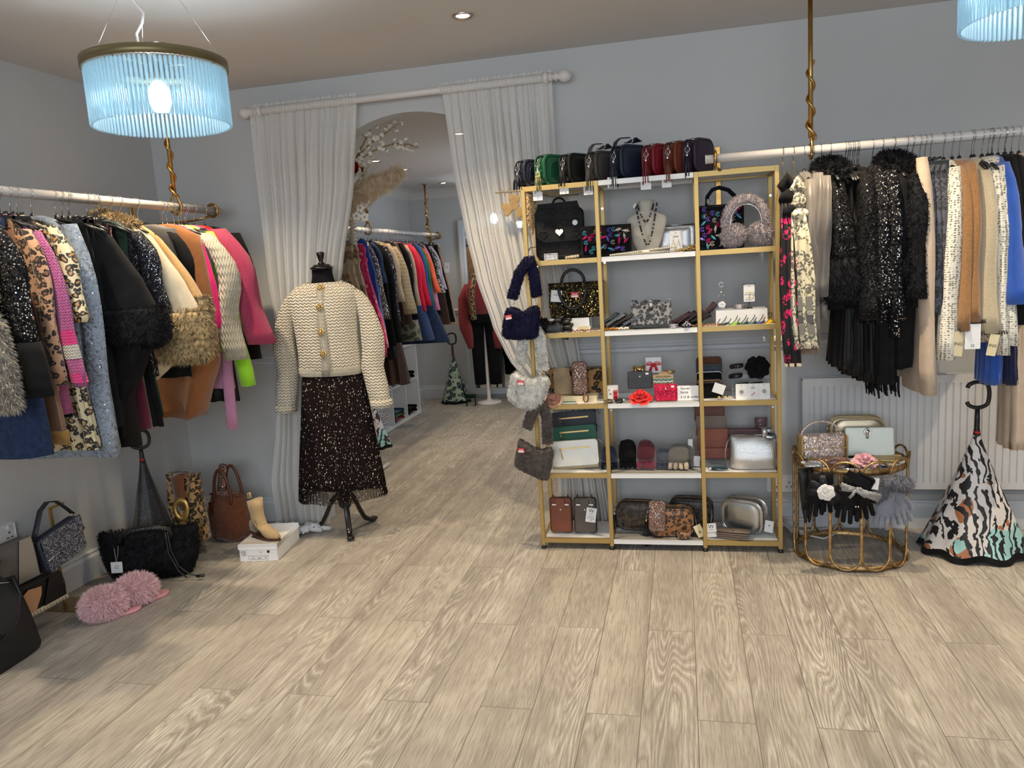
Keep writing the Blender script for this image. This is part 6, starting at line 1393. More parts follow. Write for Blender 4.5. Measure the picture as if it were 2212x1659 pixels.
for k, (u, e, lb) in enumerate(((2020, (2014, 668), 'first of three charcoal leopard trousers'), (2032, (2026, 676), 'second of three charcoal leopard trousers'), (2044, (2040, 680), 'third charcoal leopard trousers beside the white crochet'))): hang('R', (u, 355), e, 26, 'pants', K['leog'], lb, 'trousers', xn=3.35)
hang('R', (2070, 365), (2046, 775), 34, 'cardigan', K['crow'], 'white crochet cardigan left of the brown teddy coats', 'cardigan', (2042, 770), name='cardigan', tb=.03)
stitch = M['blackp']
def teddy(top, end, w, mm, lb):
    t = hang('R', top, end, w, 'coat', K[mm], lb, 'coat', (end[0], end[1]-4), name='coat', tb=.024, flare=1.35)
    P = onY(top[0], top[1], 3.37); E = onY(end[0], end[1], 3.37); b = B(); per = 3.37/F; rb = w*per*.5*1.35
    for k in range(11): x = E.x-P.x-rb+2*rb*k/10; b.tube([(RY-3.37+.048, x, E.z-RZ+.012), (RY-3.37+.05, x+.004, E.z-RZ-.004)], .0022, 5)
    b.build('blanket_stitch', stitch, t); return t
teddy((2090, 362), (2082, 712), 24, 'teddyb', 'brown teddy coat with black stitched hem, left of two')
t = teddy((2106, 355), (2102, 694), 22, 'teddyb', 'brown teddy coat with a blank white tag, right of two')
def rt(t, u, v): p = onY(u, v, 3.315); return (RY-p.y, p.x-t.location.x, p.z-RZ)
swing(t, rt(t, 2102, 700), .056, .098, (('25', .085, .014),), rot=(0, 0, PI/2))
teddy((2134, 372), (2136, 718), 32, 'teddyc', 'beige teddy coat with black blanket stitched hem')
hang('R', (2124, 360), (2128, 480), 14, 'top', K['teddyb'], 'small brown fleece showing behind the beige teddy coat', 'jumper', (2128, 560), xn=3.44)
t = hang('R', (2158, 372), (2170, 765), 24, 'cardigan', K['crow'], 'white crochet cardigan with a cream swing tag, right of beige teddy', 'cardigan', (2166, 745), name='cardigan', tb=.025)
swing(t, rt(t, 2150, 722), .034, .085, (('ING', .045, .016),), 'cream_card', (0, .18, PI/2))
t = hang('R', (2172, 362), (2186, 745), 26, 'cardigan', K['crow'], 'second white crochet cardigan just left of the blue one', 'cardigan', (2184, 720), name='cardigan', tb=.025)
t = T('swing_tag', 'cream swing tag hanging left of the blank white tag', 'tag', onY(2074, 716, 3.33)); price_tag(t, (0, 0, .0), .036, .098, (0, .1, 0), (('ING', .05, .018),), 'cream_card')
hang('R', (2180, 355), (2196, 655), 30, 'top', K['cobalt'], 'cobalt blue velvet jumper at the right picture edge', 'jumper', (2195, 640), flare=1.6)
hang('R', (2160, 420), (2152, 832), 24, 'skirt', K['cobalt'], 'cobalt blue trousers hanging low behind the crochet cardigans', 'trousers', name='trousers', xn=3.46, amp=.006)
hang('R', (2188, 420), (2186, 832), 26, 'skirt', K['navyc'], 'navy blue skirt hanging low at the right picture edge', 'skirt', xn=3.46, amp=.006)
for u, lb in ((2196, 'black jumper behind the cobalt blue one'), (2210, 'second black jumper cut by the right picture edge'), (2226, 'black jumper just outside the right picture edge')): hang('R', (u, 345), (u+6, 700), 24, 'top', K['black'], lb, 'jumper', (u+4, 690))
t = hang('R', (2215, 500), (2203, 975), 34, 'dress', K['oat'], 'ribbed beige dress low at the right picture edge', 'dress', (2203, 975), name='dress', xn=3.46, folds=9)
# far rail beyond the arch
far = [((792, 523), (826, 690), 34, 'dress', 'seqg', 'pewter sequin dress, largest on the far rail', (828, 682)), ((812, 527), (829, 612), 16, 'top', 'denim2', 'blue grey denim shirt right of the pewter sequin dress', (828, 640)), ((818, 530), (852, 745), 12, 'dress', 'black', 'long black dress right of the denim shirt on the far rail', (850, 745)),
 ((822, 530), (858, 775), 26, 'pants', 'seqd', 'black trousers with pink glints on the far rail', None), ((832, 533), (862, 740), 18, 'top', 'black', 'black jumper left of the navy sequins on the far rail', (858, 700)), ((840, 535), (858, 695), 18, 'top', 'seqs', 'navy sequin top left of the cream cable knit', (858, 700)), ((846, 528), (868, 652), 16, 'top', 'stone', 'pale pinkish cardigan left of the cable knit', (864, 700)),
 ((856, 535), (888, 678), 27, 'cardigan', 'cable', 'cream cable knit cardigan on the far rail', (880, 650)), ((864, 530), (885, 700), 14, 'top', 'brownc', 'brown blouse right of the cable knit', (880, 700)), ((874, 528), (898, 690), 16, 'top', 'black', 'black top with a white tag on the far rail', (896, 700)), ((886, 532), (905, 660), 10, 'top', 'stone', 'stone beige cardigan left of the crimson ones', (903, 670)),
 ((892, 530), (916, 672), 14, 'top', 'crim', 'crimson jumper, left of two on the far rail', (912, 668)), ((898, 534), (926, 660), 14, 'top', 'crim', 'crimson jumper, right of two on the far rail', (920, 660)), ((902, 528), (925, 640), 10, 'top', 'navyc', 'navy jumper right of the crimson jumpers', (922, 650)), ((908, 530), (930, 650), 10, 'top', 'royal', 'royal blue jumper left of the green one', (928, 640)),
 ((913, 533), (936, 660), 12, 'top', 'grn', 'emerald green jumper on the far rail', (932, 655)), ((921, 540), (947, 632), 12, 'top', 'coral', 'coral orange jumper on the far rail', (940, 625)), ((923, 533), (945, 670), 12, 'top', 'pinkc', 'magenta pink top below the coral jumper', (942, 660)), ((928, 533), (950, 680), 12, 'top', 'black', 'black jumper right of the coral one', (948, 680)),
 ((933, 536), (956, 632), 14, 'blouse', 'floral', 'black and white floral blouse on the far rail', (952, 620)), ((937, 534), (962, 625), 10, 'top', 'mauve', 'lilac cardigan right of the floral blouse', (960, 640)), ((944, 536), (972, 700), 10, 'pants', 'brownc', 'brown trousers near the end of the far rail', None), ((952, 537), (984, 695), 14, 'pants', 'black', 'black trousers with a white tag at the far rail end', None), ((957, 540), (986, 700), 10, 'pants', 'tanl', 'camel trousers, last on the far rail', None)]
for tp, en, w_, kd, mm, lb, hm in far:
    hang('F', tp, en, w_, kd, K[mm], lb, {'dress': 'dress', 'top': 'jumper', 'pants': 'trousers', 'cardigan': 'cardigan', 'blouse': 'blouse'}[kd], hm, name={'top': 'jumper', 'pants': 'trousers'}.get(kd, kd))
for tp, en, w_, mm, lb in (((868, 560), (910, 735), 26, 'camo', 'camouflage shorts hanging below the brown blouse'), ((878, 560), (938, 735), 30, 'denim2', 'mid blue jeans, left of two under the crimson jumpers'), ((890, 560), (972, 738), 34, 'denim', 'dark blue jeans, right of two on the far rail')): hang('F', tp, en, w_, 'pants', K[mm], lb, 'trousers', xn=-2.32, tb=.05, hk=False)
hang('F', (832, 560), (880, 828), 42, 'skirt', K['brownc'], 'long dark brown flared skirt hanging over the cube shelf', 'skirt', xn=-2.3, tb=.05, amp=.03, hk=False)
for u, v, y, lb in ((884, 570, 6.2, 'small white swing tag on the black top of the far rail'), (966, 568, 7.0, 'small white swing tag at the end of the far rail')):
    t = T('swing_tag', lb, 'tag', onY(u, v, y)); price_tag(t, (0, 0, 0), .045, .09, (0, .1, 0), (('G', .04, .03),))

# ------------------------------------------------------------ dress form, cardigan and skirt
DX, DY = -1.835, 3.775
t = T('dress_form', 'black dress form with turned knob and three curved legs before the arch', 'mannequin', (DX, DY, 0))
b = B(); b.lathe([(.05, 1.40), (.052, 1.43), (.055, 1.36)][:0]+[(.085, 1.335), (.074, 1.355), (.064, 1.372), (.059, 1.39), (.056, 1.41), (.055, 1.437)], 28, (0, 0, 0)); b.xf(Matrix.Diagonal((1, .72, 1, 1))); b.build('neck', fabric('black_form_cloth', (.006, .006, .008), (.01, .01, .012), sheen=.1), t)
B().lathe([(.056, 1.437), (.060, 1.441), (.060, 1.449), (.048, 1.452), (.046, 1.459), (.036, 1.463), (.001, 1.464)], 28).build('neck_cap', M['blackw'], t)
B().lathe([(.018, 1.462), (.020, 1.468), (.012, 1.474), (.011, 1.480), (.014, 1.490), (.019, 1.508), (.021, 1.520), (.018, 1.526), (.001, 1.528)], 20).build('finial', M['blackw'], t)
B().lathe([(.13, .90), (.145, 1.0), (.14, 1.15), (.17, 1.3)], 24).xf(Matrix.Diagonal((1, .6, 1, 1))).build('torso', M['blackp'], t)
B().lathe([(.016, .20), (.016, .9)], 14).build('pole', M['blackw'], t)
B().lathe([(.022, .245), (.036, .235), (.036, .16), (.028, .145), (.001, .14)], 18).build('hub', M['blackw'], t)
FE = [(-.245, .02), (.075, -.14), (.085, .21)]
FE = [(-.235, .015, M['blackw']), (.078, -.135, M['blackw']), (.075, .19, M['blackw'])]
for x, y, m in FE:
    d = Vector((x, y, 0)); L0 = d.length; u_ = d/L0; s = Vector((-u_.y, u_.x, 0)); rows = []
    for f, z, h_, wd in ((.10, .205, .036, .016), (.22, .205, .034, .016), (.36, .17, .034, .015), (.50, .105, .034, .015), (.66, .045, .028, .015), (.84, .020, .022, .016), (.95, .016, .020, .019), (1.06, .018, .016, .019)):
        c = u_*L0*f+Vector((0, 0, z)); rows.append([c+s*wd*a+Vector((0, 0, h_*.55*e)) for a, e in ((-.8, -1), (.8, -1), (1, -.5), (1, .5), (.7, 1), (-.7, 1), (-1, .5), (-1, -.5))])
    for r in rows:
        for k in range(8):
            if r[k].z < .001: r[k].z = .001
    B().grid(rows, True, True).build('leg', m, t)
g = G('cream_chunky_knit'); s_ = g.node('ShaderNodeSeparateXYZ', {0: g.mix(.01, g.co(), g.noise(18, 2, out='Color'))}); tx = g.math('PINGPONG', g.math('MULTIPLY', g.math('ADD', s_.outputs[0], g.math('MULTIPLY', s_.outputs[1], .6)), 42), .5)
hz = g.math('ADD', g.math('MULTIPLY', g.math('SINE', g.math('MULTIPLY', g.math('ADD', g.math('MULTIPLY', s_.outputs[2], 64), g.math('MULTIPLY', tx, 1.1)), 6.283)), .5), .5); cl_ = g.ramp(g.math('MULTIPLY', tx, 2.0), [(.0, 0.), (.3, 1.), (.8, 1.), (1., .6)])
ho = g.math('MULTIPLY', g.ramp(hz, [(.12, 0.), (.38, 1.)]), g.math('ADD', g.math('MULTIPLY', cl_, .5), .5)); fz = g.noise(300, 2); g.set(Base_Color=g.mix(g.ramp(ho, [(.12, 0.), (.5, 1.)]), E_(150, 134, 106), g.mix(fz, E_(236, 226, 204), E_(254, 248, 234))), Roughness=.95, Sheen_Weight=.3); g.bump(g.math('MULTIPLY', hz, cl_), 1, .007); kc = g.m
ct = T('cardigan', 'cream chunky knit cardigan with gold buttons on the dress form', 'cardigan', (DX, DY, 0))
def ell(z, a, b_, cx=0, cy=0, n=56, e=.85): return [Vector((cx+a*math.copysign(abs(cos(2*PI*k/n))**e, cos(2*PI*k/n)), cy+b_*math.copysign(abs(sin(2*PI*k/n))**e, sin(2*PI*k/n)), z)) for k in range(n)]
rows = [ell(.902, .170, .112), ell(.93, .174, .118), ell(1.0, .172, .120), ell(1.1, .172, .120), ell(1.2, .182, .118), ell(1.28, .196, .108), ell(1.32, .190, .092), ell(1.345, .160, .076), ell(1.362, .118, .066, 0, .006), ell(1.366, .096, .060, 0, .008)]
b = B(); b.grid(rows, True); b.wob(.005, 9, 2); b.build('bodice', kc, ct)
for s in (-1, 1):
    ex, ez = (-.282, .70) if s < 0 else (.272, .715)
    p0, p1 = Vector((s*.178, .0, 1.325)), Vector((ex, -.02, ez)); n = 12; rows = []
    for i in range(n+1):
        f = i/n; c = p0.lerp(p1, f)+Vector((s*.038*sin(PI*min(1, f*1.5)), 0, 0)); rr = (.036+.024*min(1, f*2.5))*(1 if i < n-1 else .92)
        rows.append([c+Vector((rr*cos(2*PI*k/20)*(1+.05*sin(3*k)), rr*.8*sin(2*PI*k/20), .018*(i == 0)*(-s*cos(2*PI*k/20)))) for k in range(20)])
    b = B(); b.grid(rows[::-1], True, True); b.wob(.005, 12, 3+s); b.build('sleeve', kc, ct)
    B().lathe([(.058, 0), (.060, .02), (.058, .04), (.050, .042)], 22, (ex-.0, -.02, ez-.012)).build('cuff', kc, ct)
rib = knit('cream_rib', E_(244, 236, 216), E_(186, 174, 148), 60, (1, 1, .3), 1, .004)
b = B(); rows = []
for z, k in ((.885, 1.0), (.90, 1.035), (.925, 1.03), (.935, 1.0)): rows.append(ell(z, .172*k, .113*k))
b.grid(rows, True).build('hem_band', rib, ct) if 0 else b.grid(rows, True); b.build('hem_band', rib, ct)
B().tube([(.098*cos(a), .008+.062*sin(a), 1.366-.010*(sin(a) < 0)*abs(sin(a))) for a in [2*PI*k/30 for k in range(30)]], .009, 8, True).build('neckband', rib, ct)
b = B(); pl_ = [(.018, -.062, 1.352), (.022, -.082, 1.33), (.024, -.100, 1.29), (.026, -.116, 1.2), (.028, -.124, 1.1), (.032, -.125, 1.0), (.03, -.122, .93), (.02, -.118, .89)]
b.ribbon(pl_, .042, .010, (1, 0, 0)); b.build('button_band', rib, ct)
for z, y in ((1.345, -.085), (1.248, -.122), (1.122, -.135), (1.008, -.137)):
    b = B(); x = .024+.012*(1.34-z)
    for q in range(7): a = 2*PI*q/7; b.ball((x+.0125*cos(a), y, z+.0125*sin(a)), .0075, 7, (1, .6, 1))
    b.ball((x, y-.004, z), .008, 8); b.build('button', M['goldm'], ct)
g = G('confetti_chiffon'); vv = g.node('ShaderNodeTexVoronoi', {'Vector': g.mix(.022, g.co((1, 1, .62)), g.noise(30, 2, out='Color')), 'Scale': 92.0, 'Randomness': .8}); rs_ = g.node('ShaderNodeSeparateColor', {0: vv.outputs['Color']}).outputs[0]
dot = g.math('LESS_THAN', vv.outputs['Distance'], g.math('ADD', .14, g.math('MULTIPLY', rs_, .12))); g.set(Base_Color=g.mix(dot, (.012, .006, .006), (.70, .66, .58)), Roughness=.85); g.b.inputs['Specular IOR Level'].default_value = .15
K['conf'] = g.m
g2_ = g.m.copy(); g2_.name = 'confetti_chiffon_sheer'; g2_.node_tree.nodes['Principled BSDF'].inputs['Alpha'].default_value = .62; K['conf2'] = g2_
sk = T('skirt', 'long black pleated skirt with white confetti print on the dress form', 'skirt', (DX, DY, 0))
def pleat(z, a, b_, cx=0, amp=.008, n=340, pl=68): return [Vector((cx+(a+amp*sin(2*PI*pl*k/n))*cos(2*PI*k/n), (b_+amp*sin(2*PI*pl*k/n))*sin(2*PI*k/n), z)) for k in range(n)]
rows = [pleat(.91, .158, .104, amp=.002), pleat(.85, .170, .108, amp=.003), pleat(.7, .188, .118, amp=.005), pleat(.5, .212, .132, -.004, .007), pleat(.31, .236, .144, -.006, .008)]
B().grid(rows, True).build('panel', K['conf'], sk)
rows = [pleat(.31, .236, .144, -.006, .008), pleat(.24, .243, .148, -.007, .009), pleat(.205, .247, .150, -.008, .0095)]
for p in rows[-1]: p.z += .012*(p.x/.25)+.004*sin(p.x*40)
B().grid(rows, True).build('sheer_hem', K['conf2'], sk)
B().grid([pleat(.9, .15, .10, amp=0, n=40), pleat(.27, .215, .13, amp=0, n=40)], True).build('lining', K['black'], sk)
B().lathe([(.158, .895), (.162, .90), (.162, .93), (.156, .935)], 40).xf(Matrix.Diagonal((1, .66, 1, 1))).build('waistband', K['black'], sk)

# ------------------------------------------------------------ gold drum table and what it carries
SX, SY, SR = .715, 3.61, .240
st = T('drum_table', 'round gold wire drum table with looped frame', 'side table', (SX, SY, 0))
for z, h_ in ((.012, .022), (.440, .026)):
    B().lathe([(SR-.012, z-h_/2), (SR-.008, z-h_/2), (SR-.008, z+h_/2), (SR-.012, z+h_/2), (SR-.012, z-h_/2)], 64, caps=False).build('ring_band', M['brass'], st)
for k in range(12):
    a0 = 2*PI*(k+.5)/12; hw_ = 2*PI/12*.485; pts = []
    def pt(da, z): a = a0+da; return (SR*cos(a), SR*sin(a), z)
    for i in range(13): q = PI*i/12; pts.append(pt(hw_*cos(q), .432+.055*sin(q)))
    for i in range(1, 6): pts.append(pt(-hw_, .432-.065*i))
    for i in range(13): q = PI+PI*i/12; pts.append(pt(hw_*cos(q), .068+.060*sin(q)))
    for i in range(1, 6): pts.append(pt(hw_, .107+.065*i-.04))
    B().tube(pts, .0052, 8, True).build('wire_loop', M['brass'], st)
B().lathe([(.001, .448), (SR-.014, .448), (SR-.014, .452), (.001, .452)], 64).build('mirror_top', M['mirror'], st)
TZ = .4525
def tp(u, v, y): p = onY(u, v, y); p.z = TZ; return p
glit = glitter('champagne_crystals', E_(205, 175, 145), E_(250, 240, 245), 330); gleath = leather('champagne_leather_trim', E_(206, 176, 120), .35, .5)
p = Vector((xat(1776, 3.60, TZ), 3.60, TZ)); t = T('handbag', 'sparkling champagne handbag with arched handle on the drum table', 'bag', p, .12)
rows = []
for z, d_ in ((0, .034), (.004, .040), (.04, .040), (.08, .034), (.102, .028), (.108, .020)): rows.append([(math.copysign(abs(cos(2*PI*k/28))**.35, cos(2*PI*k/28))*.098, math.copysign(abs(sin(2*PI*k/28))**.6, sin(2*PI*k/28))*d_, z) for k in range(28)])
B().grid(rows, True, True).build('body', glit, t); b = B(); b.prism([(-.1, 0), (-.094, 0), (-.094, .108), (-.1, .1)], -.043, .043); b.prism([(.094, 0), (.1, 0), (.1, .1), (.094, .108)], -.043, .043); b.box((0, -.041, .052), (.2, .003, .004)); b.build('gusset', gleath, t)
B().rbox((-.004, -.042, .068), (.046, .006, .104), .018, .002).build('tab', glit, t)
b = B(); b.ribbon([(.086*cos(a)-.006, 0, .098+.068*sin(a)) for a in [PI*k/20 for k in range(21)]], .016, .006, (0, 1, 0)); b.build('handle', glit, t)
camera_bag(Vector((xat(1850, 3.70, TZ), 3.705, TZ)), .0, .235, .07, .165, leather('pale_gold_leather', E_(200, 186, 160), .3, .75), 'pale gold metallic camera bag at the back of the drum table', trim=gleath, zipm=M['goldm'], r=.05, seed=31)
t = T('wallet', 'pearl silver wallet with round clasp leaning on the drum table', 'wallet', Vector((xat(1879, 3.60, TZ), 3.60, TZ+.004)), 0, None, (-.16, 0, -.03)); pw = leather('pearl_silver_leather', E_(196, 200, 190), .35, .4)
B().rbox((0, 0, .065), (.205, .016, .130), .012, .005, n=5).build('body', pw, t); b = B()
b.tube([(x, -.0085, .065+z) for x, z in outline_xz(.197, .122, .010)], .0008, 4, True); b.build('stitching', M['card'], t)
B().ribbon([(-.01, -.008, .132), (-.01, -.013, .11), (-.01, -.012, .078)], .011, .002, (1, 0, 0)).build('strap', pw, t); b = B(); b.lathe([(.014, 0), (.013, .003), (.010, .002)], 20, (-.01, -.011, .108), RM('X', 90), caps=False); b.lathe([(.001, .004), (.009, .003), (.009, 0)], 18, (-.01, -.011, .108), RM('X', 90)); b.build('clasp', M['chrome'], t)
t = T('belt', 'coiled brown belt with an oval buckle at the front of the table', 'belt', Vector((xat(1806, 3.44, TZ), 3.445, TZ))); bm = leather('rose_brown_patent', E_(112, 82, 70), .15)
b = B(); pts = []
for k in range(60): a = 2*PI*k/20; r_ = .030+.0045*k/20; pts.append((r_*1.25*cos(a), r_*.62*sin(a), .018))
b.ribbon(pts, .034, .0025, (0, 0, 1)); b.build('strap', bm, t); B().tube([(.026*cos(a)-.01, -.024-.002*cos(a), .020+.019*sin(a)) for a in [2*PI*k/24 for k in range(24)]], .0042, 8, True).build('buckle', bm, t)
t = T('flower_brooch', 'pale pink satin rose at the front of the drum table', 'flower', Vector((xat(1868, 3.46, TZ), 3.46, TZ+.008))); flower(t, (0, 0, .004), .055, satin('pale_pink_satin', E_(206, 140, 150), E_(238, 190, 196)), 'petals', 6, 4, (0, -.5, .85), 5, .35)
t = T('flat_wallet', 'champagne flat wallet lying at the right of the drum table', 'wallet', Vector((xat(1915, 3.56, TZ), 3.56, TZ)), -.35); B().rbox((0, 0, .006), (.11, .10, .011), .008, .003).build('body', gleath, t)
t = T('purse', 'crystal covered flat purse under the front loops of the drum table', 'bag', Vector((xat(1764, 3.45, TZ), 3.465, TZ)), .1); B().rbox((0, 0, .005), (.11, .07, .009), .008, .003).build('body', glitter('white_crystals', (.6, .62, .65), (.95, .95, .97), 330), t)
# things hung from the loops of the table
def hung(u, v, dy=0): p = onY(u, v, 3.36+dy); return p
t = T('glove_pair', 'black quilted leather gloves hanging at the left of the drum table', 'gloves', (hung(1737, 1010, .10)))
c_ = Vector(t.location)
b = B(); rows = []
for u, v, w_ in ((1734, 1013, .022), (1737, 1040, .021), (1738, 1070, .018), (1739, 1100, .014), (1740, 1118, .008), (1740, 1128, .005)): q = hung(u, v, .10)-c_; rows.append([q+Vector((w_*cos(a), .012*sin(a), 0)) for a in [2*PI*k/16 for k in range(16)]])
b.grid(rows[::-1], True, True); b.build('glove', L_['black'], t)
b = B(); rows = []
for u, v, w_ in ((1748, 1008, .018), (1751, 1040, .016), (1751, 1080, .013), (1749, 1110, .010), (1748, 1127, .005)): q = hung(u, v, .11)-c_; rows.append([q+Vector((w_*cos(a), .012*sin(a), 0)) for a in [2*PI*k/16 for k in range(16)]])
b.grid(rows[::-1], True, True); b.build('glove', L_['black'], t)
def glove_set(u, v, L0, m, lab, lean=(.05, -.05), dy=0, cuffm=None, deco=None, wide=1.0):
    p = hung(u, v, dy); t = T('glove_pair', lab, 'gloves', p)
    for k, ln in enumerate(lean): glove(t, (.016*(k-.5)*2, -.006+.022*k, 0), 0, L0*(1-.06*k), m, .4, .9, tip=(ln, 0, -1), wide=wide)
    b = B(); b.tube([(0, .004, -.01), (0, .004, .02), (0, .012, .05)], .0022, 6); b.build('loop', M['blackp'], t)
    return t
gb = fabric('black_wool_glove', (.006, .006, .007), (.012, .012, .013), sheen=.1)
t = glove_set(1777, 1024, .205, gb, 'black wool gloves with a white camellia and bow', (-.16, .02), -.02)
cam_ = plain('white_camellia_petals', (.80, .78, .75), .6); flower(t, (.008, -.034, -.070), .037, cam_, 'camellia', 6, 4, (0, -1, 0), 3, .2)
b = B(); bowm = satin('black_ribbon', (.008, .008, .010), (.02, .02, .026))
for x0, z0, x1, z1 in ((.01, -.07, -.055, -.030), (.01, -.07, -.062, -.075), (.01, -.07, .062, -.045), (.01, -.07, .070, -.105), (.01, -.07, .045, -.125), (.01, -.07, -.01, .0)): b.ribbon([(x0, -.022, z0), ((x0+x1)/2, -.030, (z0+z1)/2+.006), (x1, -.024, z1)], .030, .002, (-(z1-z0), 0, (x1-x0)))
b.build('ribbon_bow', bowm, t)
t = glove_set(1847, 1030, .225, gb, 'black wool gloves with striped bow, middle of the drum table', (-.10, .10), -.02, wide=1.1)
b = B(); b.add([(-.045, -.034, .02), (-.03, -.036, .04), (.048, -.034, -.005), (.062, -.034, -.065), (.045, -.036, -.08), (-.0, -.038, -.03)], [(0, 1, 2, 3, 4, 5)]); b.rbox((.025, -.022, -.02), (.08, .022, .075), .012, .008, RM('Y', 28)); b.build('folded_cuff', gb, t)
g = G('striped_ribbon'); g.set(Base_Color=g.ramp(g.wave(60, g.co(), 1, 'Z'), [(.42, .01), (.5, .62)], 'CONSTANT'), Roughness=.6); b = B()
for x1, z1, w_ in ((-.062, -.020, .018), (-.060, -.040, .018), (-.03, -.08, .012), (.085, -.085, .026), (.092, -.072, .020), (.035, -.075, .016)): b.ribbon([(-.005, -.040, -.042), ((x1-.005)/2, -.048, (z1-.042)/2), (x1, -.040, z1)], w_, .0015, (-(z1+.042), 0, x1+.005))
b.build('striped_bow', g.m, t); b = B(); b.ball((.012, -.045, -.036), .006, 8); b.ball((-.004, -.035, -.118), .0045, 7); b.ball((.006, -.035, -.118), .0045, 7); b.build('pearl_charm', M['chrome'], t)
price_tag(t, (.075, .02, -.01), .05, .05, (0, .1, 0), (('20%', .02, .014),))
gg = D('grey_suede', (122, 126, 138), 1.25, sc=40, sheen=.5); t = glove_set(1928, 1052, .205, gg, 'pale grey gloves with fluffy fur cuffs at the right of the drum table', (-.12, .16), .03)
mf = furm('slate_fur_cuff', E_(78, 80, 92), E_(124, 124, 134))
b = B(); b.tube([(-.075, .0, -.055), (-.055, .0, -.035), (-.03, 0, -.02), (-.01, .004, -.015)], [.022, .027, .026, .018], 12); b.fur(.014, 60000, .2, .0014, 3000, 2); b.build('fur_cuff', mf, t)
b = B(); b.tube([(-.035, -.02, .022), (.0, -.022, .024), (.035, -.02, .018), (.065, -.016, .005)], [.022, .028, .029, .024], 12); b.fur(.015, 60000, .2, .0014, 4000, 3); b.build('fur_cuff', mf, t)

# ------------------------------------------------------------ reversed umbrellas
def umbrella(loc, Rb, zt, mat, lab, rz=0, hw_=.045, hh=.105, open_=1, seed=1, lean=(0, 0), shaft=.12, hemm='black', tilt=0):
    """closed reverse umbrella standing on its canopy edge, C handle at the top; zt = top of canopy"""
    t = T('umbrella', lab, 'umbrella', loc, rz); t.rotation_euler = (0, tilt, rz); N = 128; b = B(); rows = []
    def ring_(f, extra=0):
        z = zt*(1-f); r0 = .014+(Rb-.014)*f**1.12; out = []
        for k in range(N):
            a = 2*PI*k/N; fo = .5+.5*cos(8*a+seed); r_ = r0*(1-.11*f*fo+.02*sin(3*a+seed))+extra; out.append(Vector((r_*cos(a), r_*sin(a)*.85, max(.004, z+.014*f*f*fo*(Rb/.2)))))
        return out
    fs = [i/16 for i in range(16)]+[.955]
    b.grid([ring_(f) for f in fs][::-1], True); b.build('canopy', mat, t)
    b = B(); b.grid([ring_(.95, .001), ring_(1.0, .002)][::-1], True); b.grid([ring_(.95, .001), ring_(1.0, -.006)], True); b.build('hem', K['black'], t)
    B().tube([(0, 0, .02), (0, 0, zt-.01)], .006, 8).build('inner_shaft', M['blackp'], t)
    B().lathe([(.013, zt-.01), (.015, zt), (.011, zt+.03), (.011, zt+shaft*.55), (.009, zt+shaft)], 14).build('grip', M['blackp'], t)
    B().lathe([(.0125, zt+.006), (.0125, zt+.016)], 12, (-.0, -.003, 0)).build('button', M['red'], t)
    zc = zt+shaft+hh/2+.004; r_ = hw_; s = hh/2-r_*.62; pts = []
    for k in range(33):
        a = -PI+PI*.06+ (2*PI-PI*.12)*k/32; x, z = r_*cos(a), r_*.72*sin(a); z += s*max(-1, min(1, sin(a)*2.2)); pts.append((x*open_, 0, zc+z))
    B().tube([p for p in pts if not (p[0]*open_ < -r_*.55 and abs(p[2]-zc) < hh*.17)], .0088, 10).build('c_handle', M['blackp'], t)
    return t
g = G('tiger_print_canopy'); nn = g.mix(.25, g.co(), g.noise(6, 2, out='Color')); wv = g.wave(11, g.mix(.12, g.co((1, 1, .55)), g.noise(7, 2, out='Color')), 7, 'X', 2.5, det=2); n3 = g.noise(16, 2, g.co((1, 1, .5))); n4 = g.noise(5, 1)
stp = g.math('MULTIPLY', g.math('GREATER_THAN', wv, .62), g.math('GREATER_THAN', n3, .42)); cc = g.mix(g.math('MULTIPLY', g.math('GREATER_THAN', g.noise(9, 2, g.co(loc=(3, 1, 2))), .60), 1), E_(224, 218, 214), E_(176, 112, 72))
sz = g.node('ShaderNodeSeparateXYZ', {0: g.co()}).outputs[2]; cc = g.mix(g.math('MULTIPLY', g.math('LESS_THAN', sz, .16), g.math('GREATER_THAN', n4, .5)), cc, E_(160, 208, 206))
g.set(Base_Color=g.mix(stp, cc, (.012, .012, .014)), Roughness=.55); K['tiger'] = g.m
K['floralu'] = leopard('floral_umbrella_print', E_(170, 190, 160), E_(44, 104, 74), E_(34, 40, 52), 16, .6); gdk = leopard('dark_speckled_umbrella', (.012, .011, .014), E_(70, 66, 78), (.005, .005, .006), 55, .5)
umbrella((1.245, 3.66, 0), .235, .535, K['tiger'], 'black white and brown tiger print umbrella standing before the radiator', 0, seed=1)
umbrella((-2.735, 3.36, 0), .145, .52, gdk, 'dark speckled umbrella leaning upright under the left clothes', .6, seed=2, hh=.085, shaft=.07)
umbrella((-2.36, 7.70, 0), .16, .50, K['floralu'], 'green floral umbrella standing in the far room corner', .2, seed=3)
umbrella((-2.50, 5.75, 0), .17, .45, K['tiger'], 'animal print umbrella half hidden behind the dress form skirt', .1, seed=4, shaft=.05)

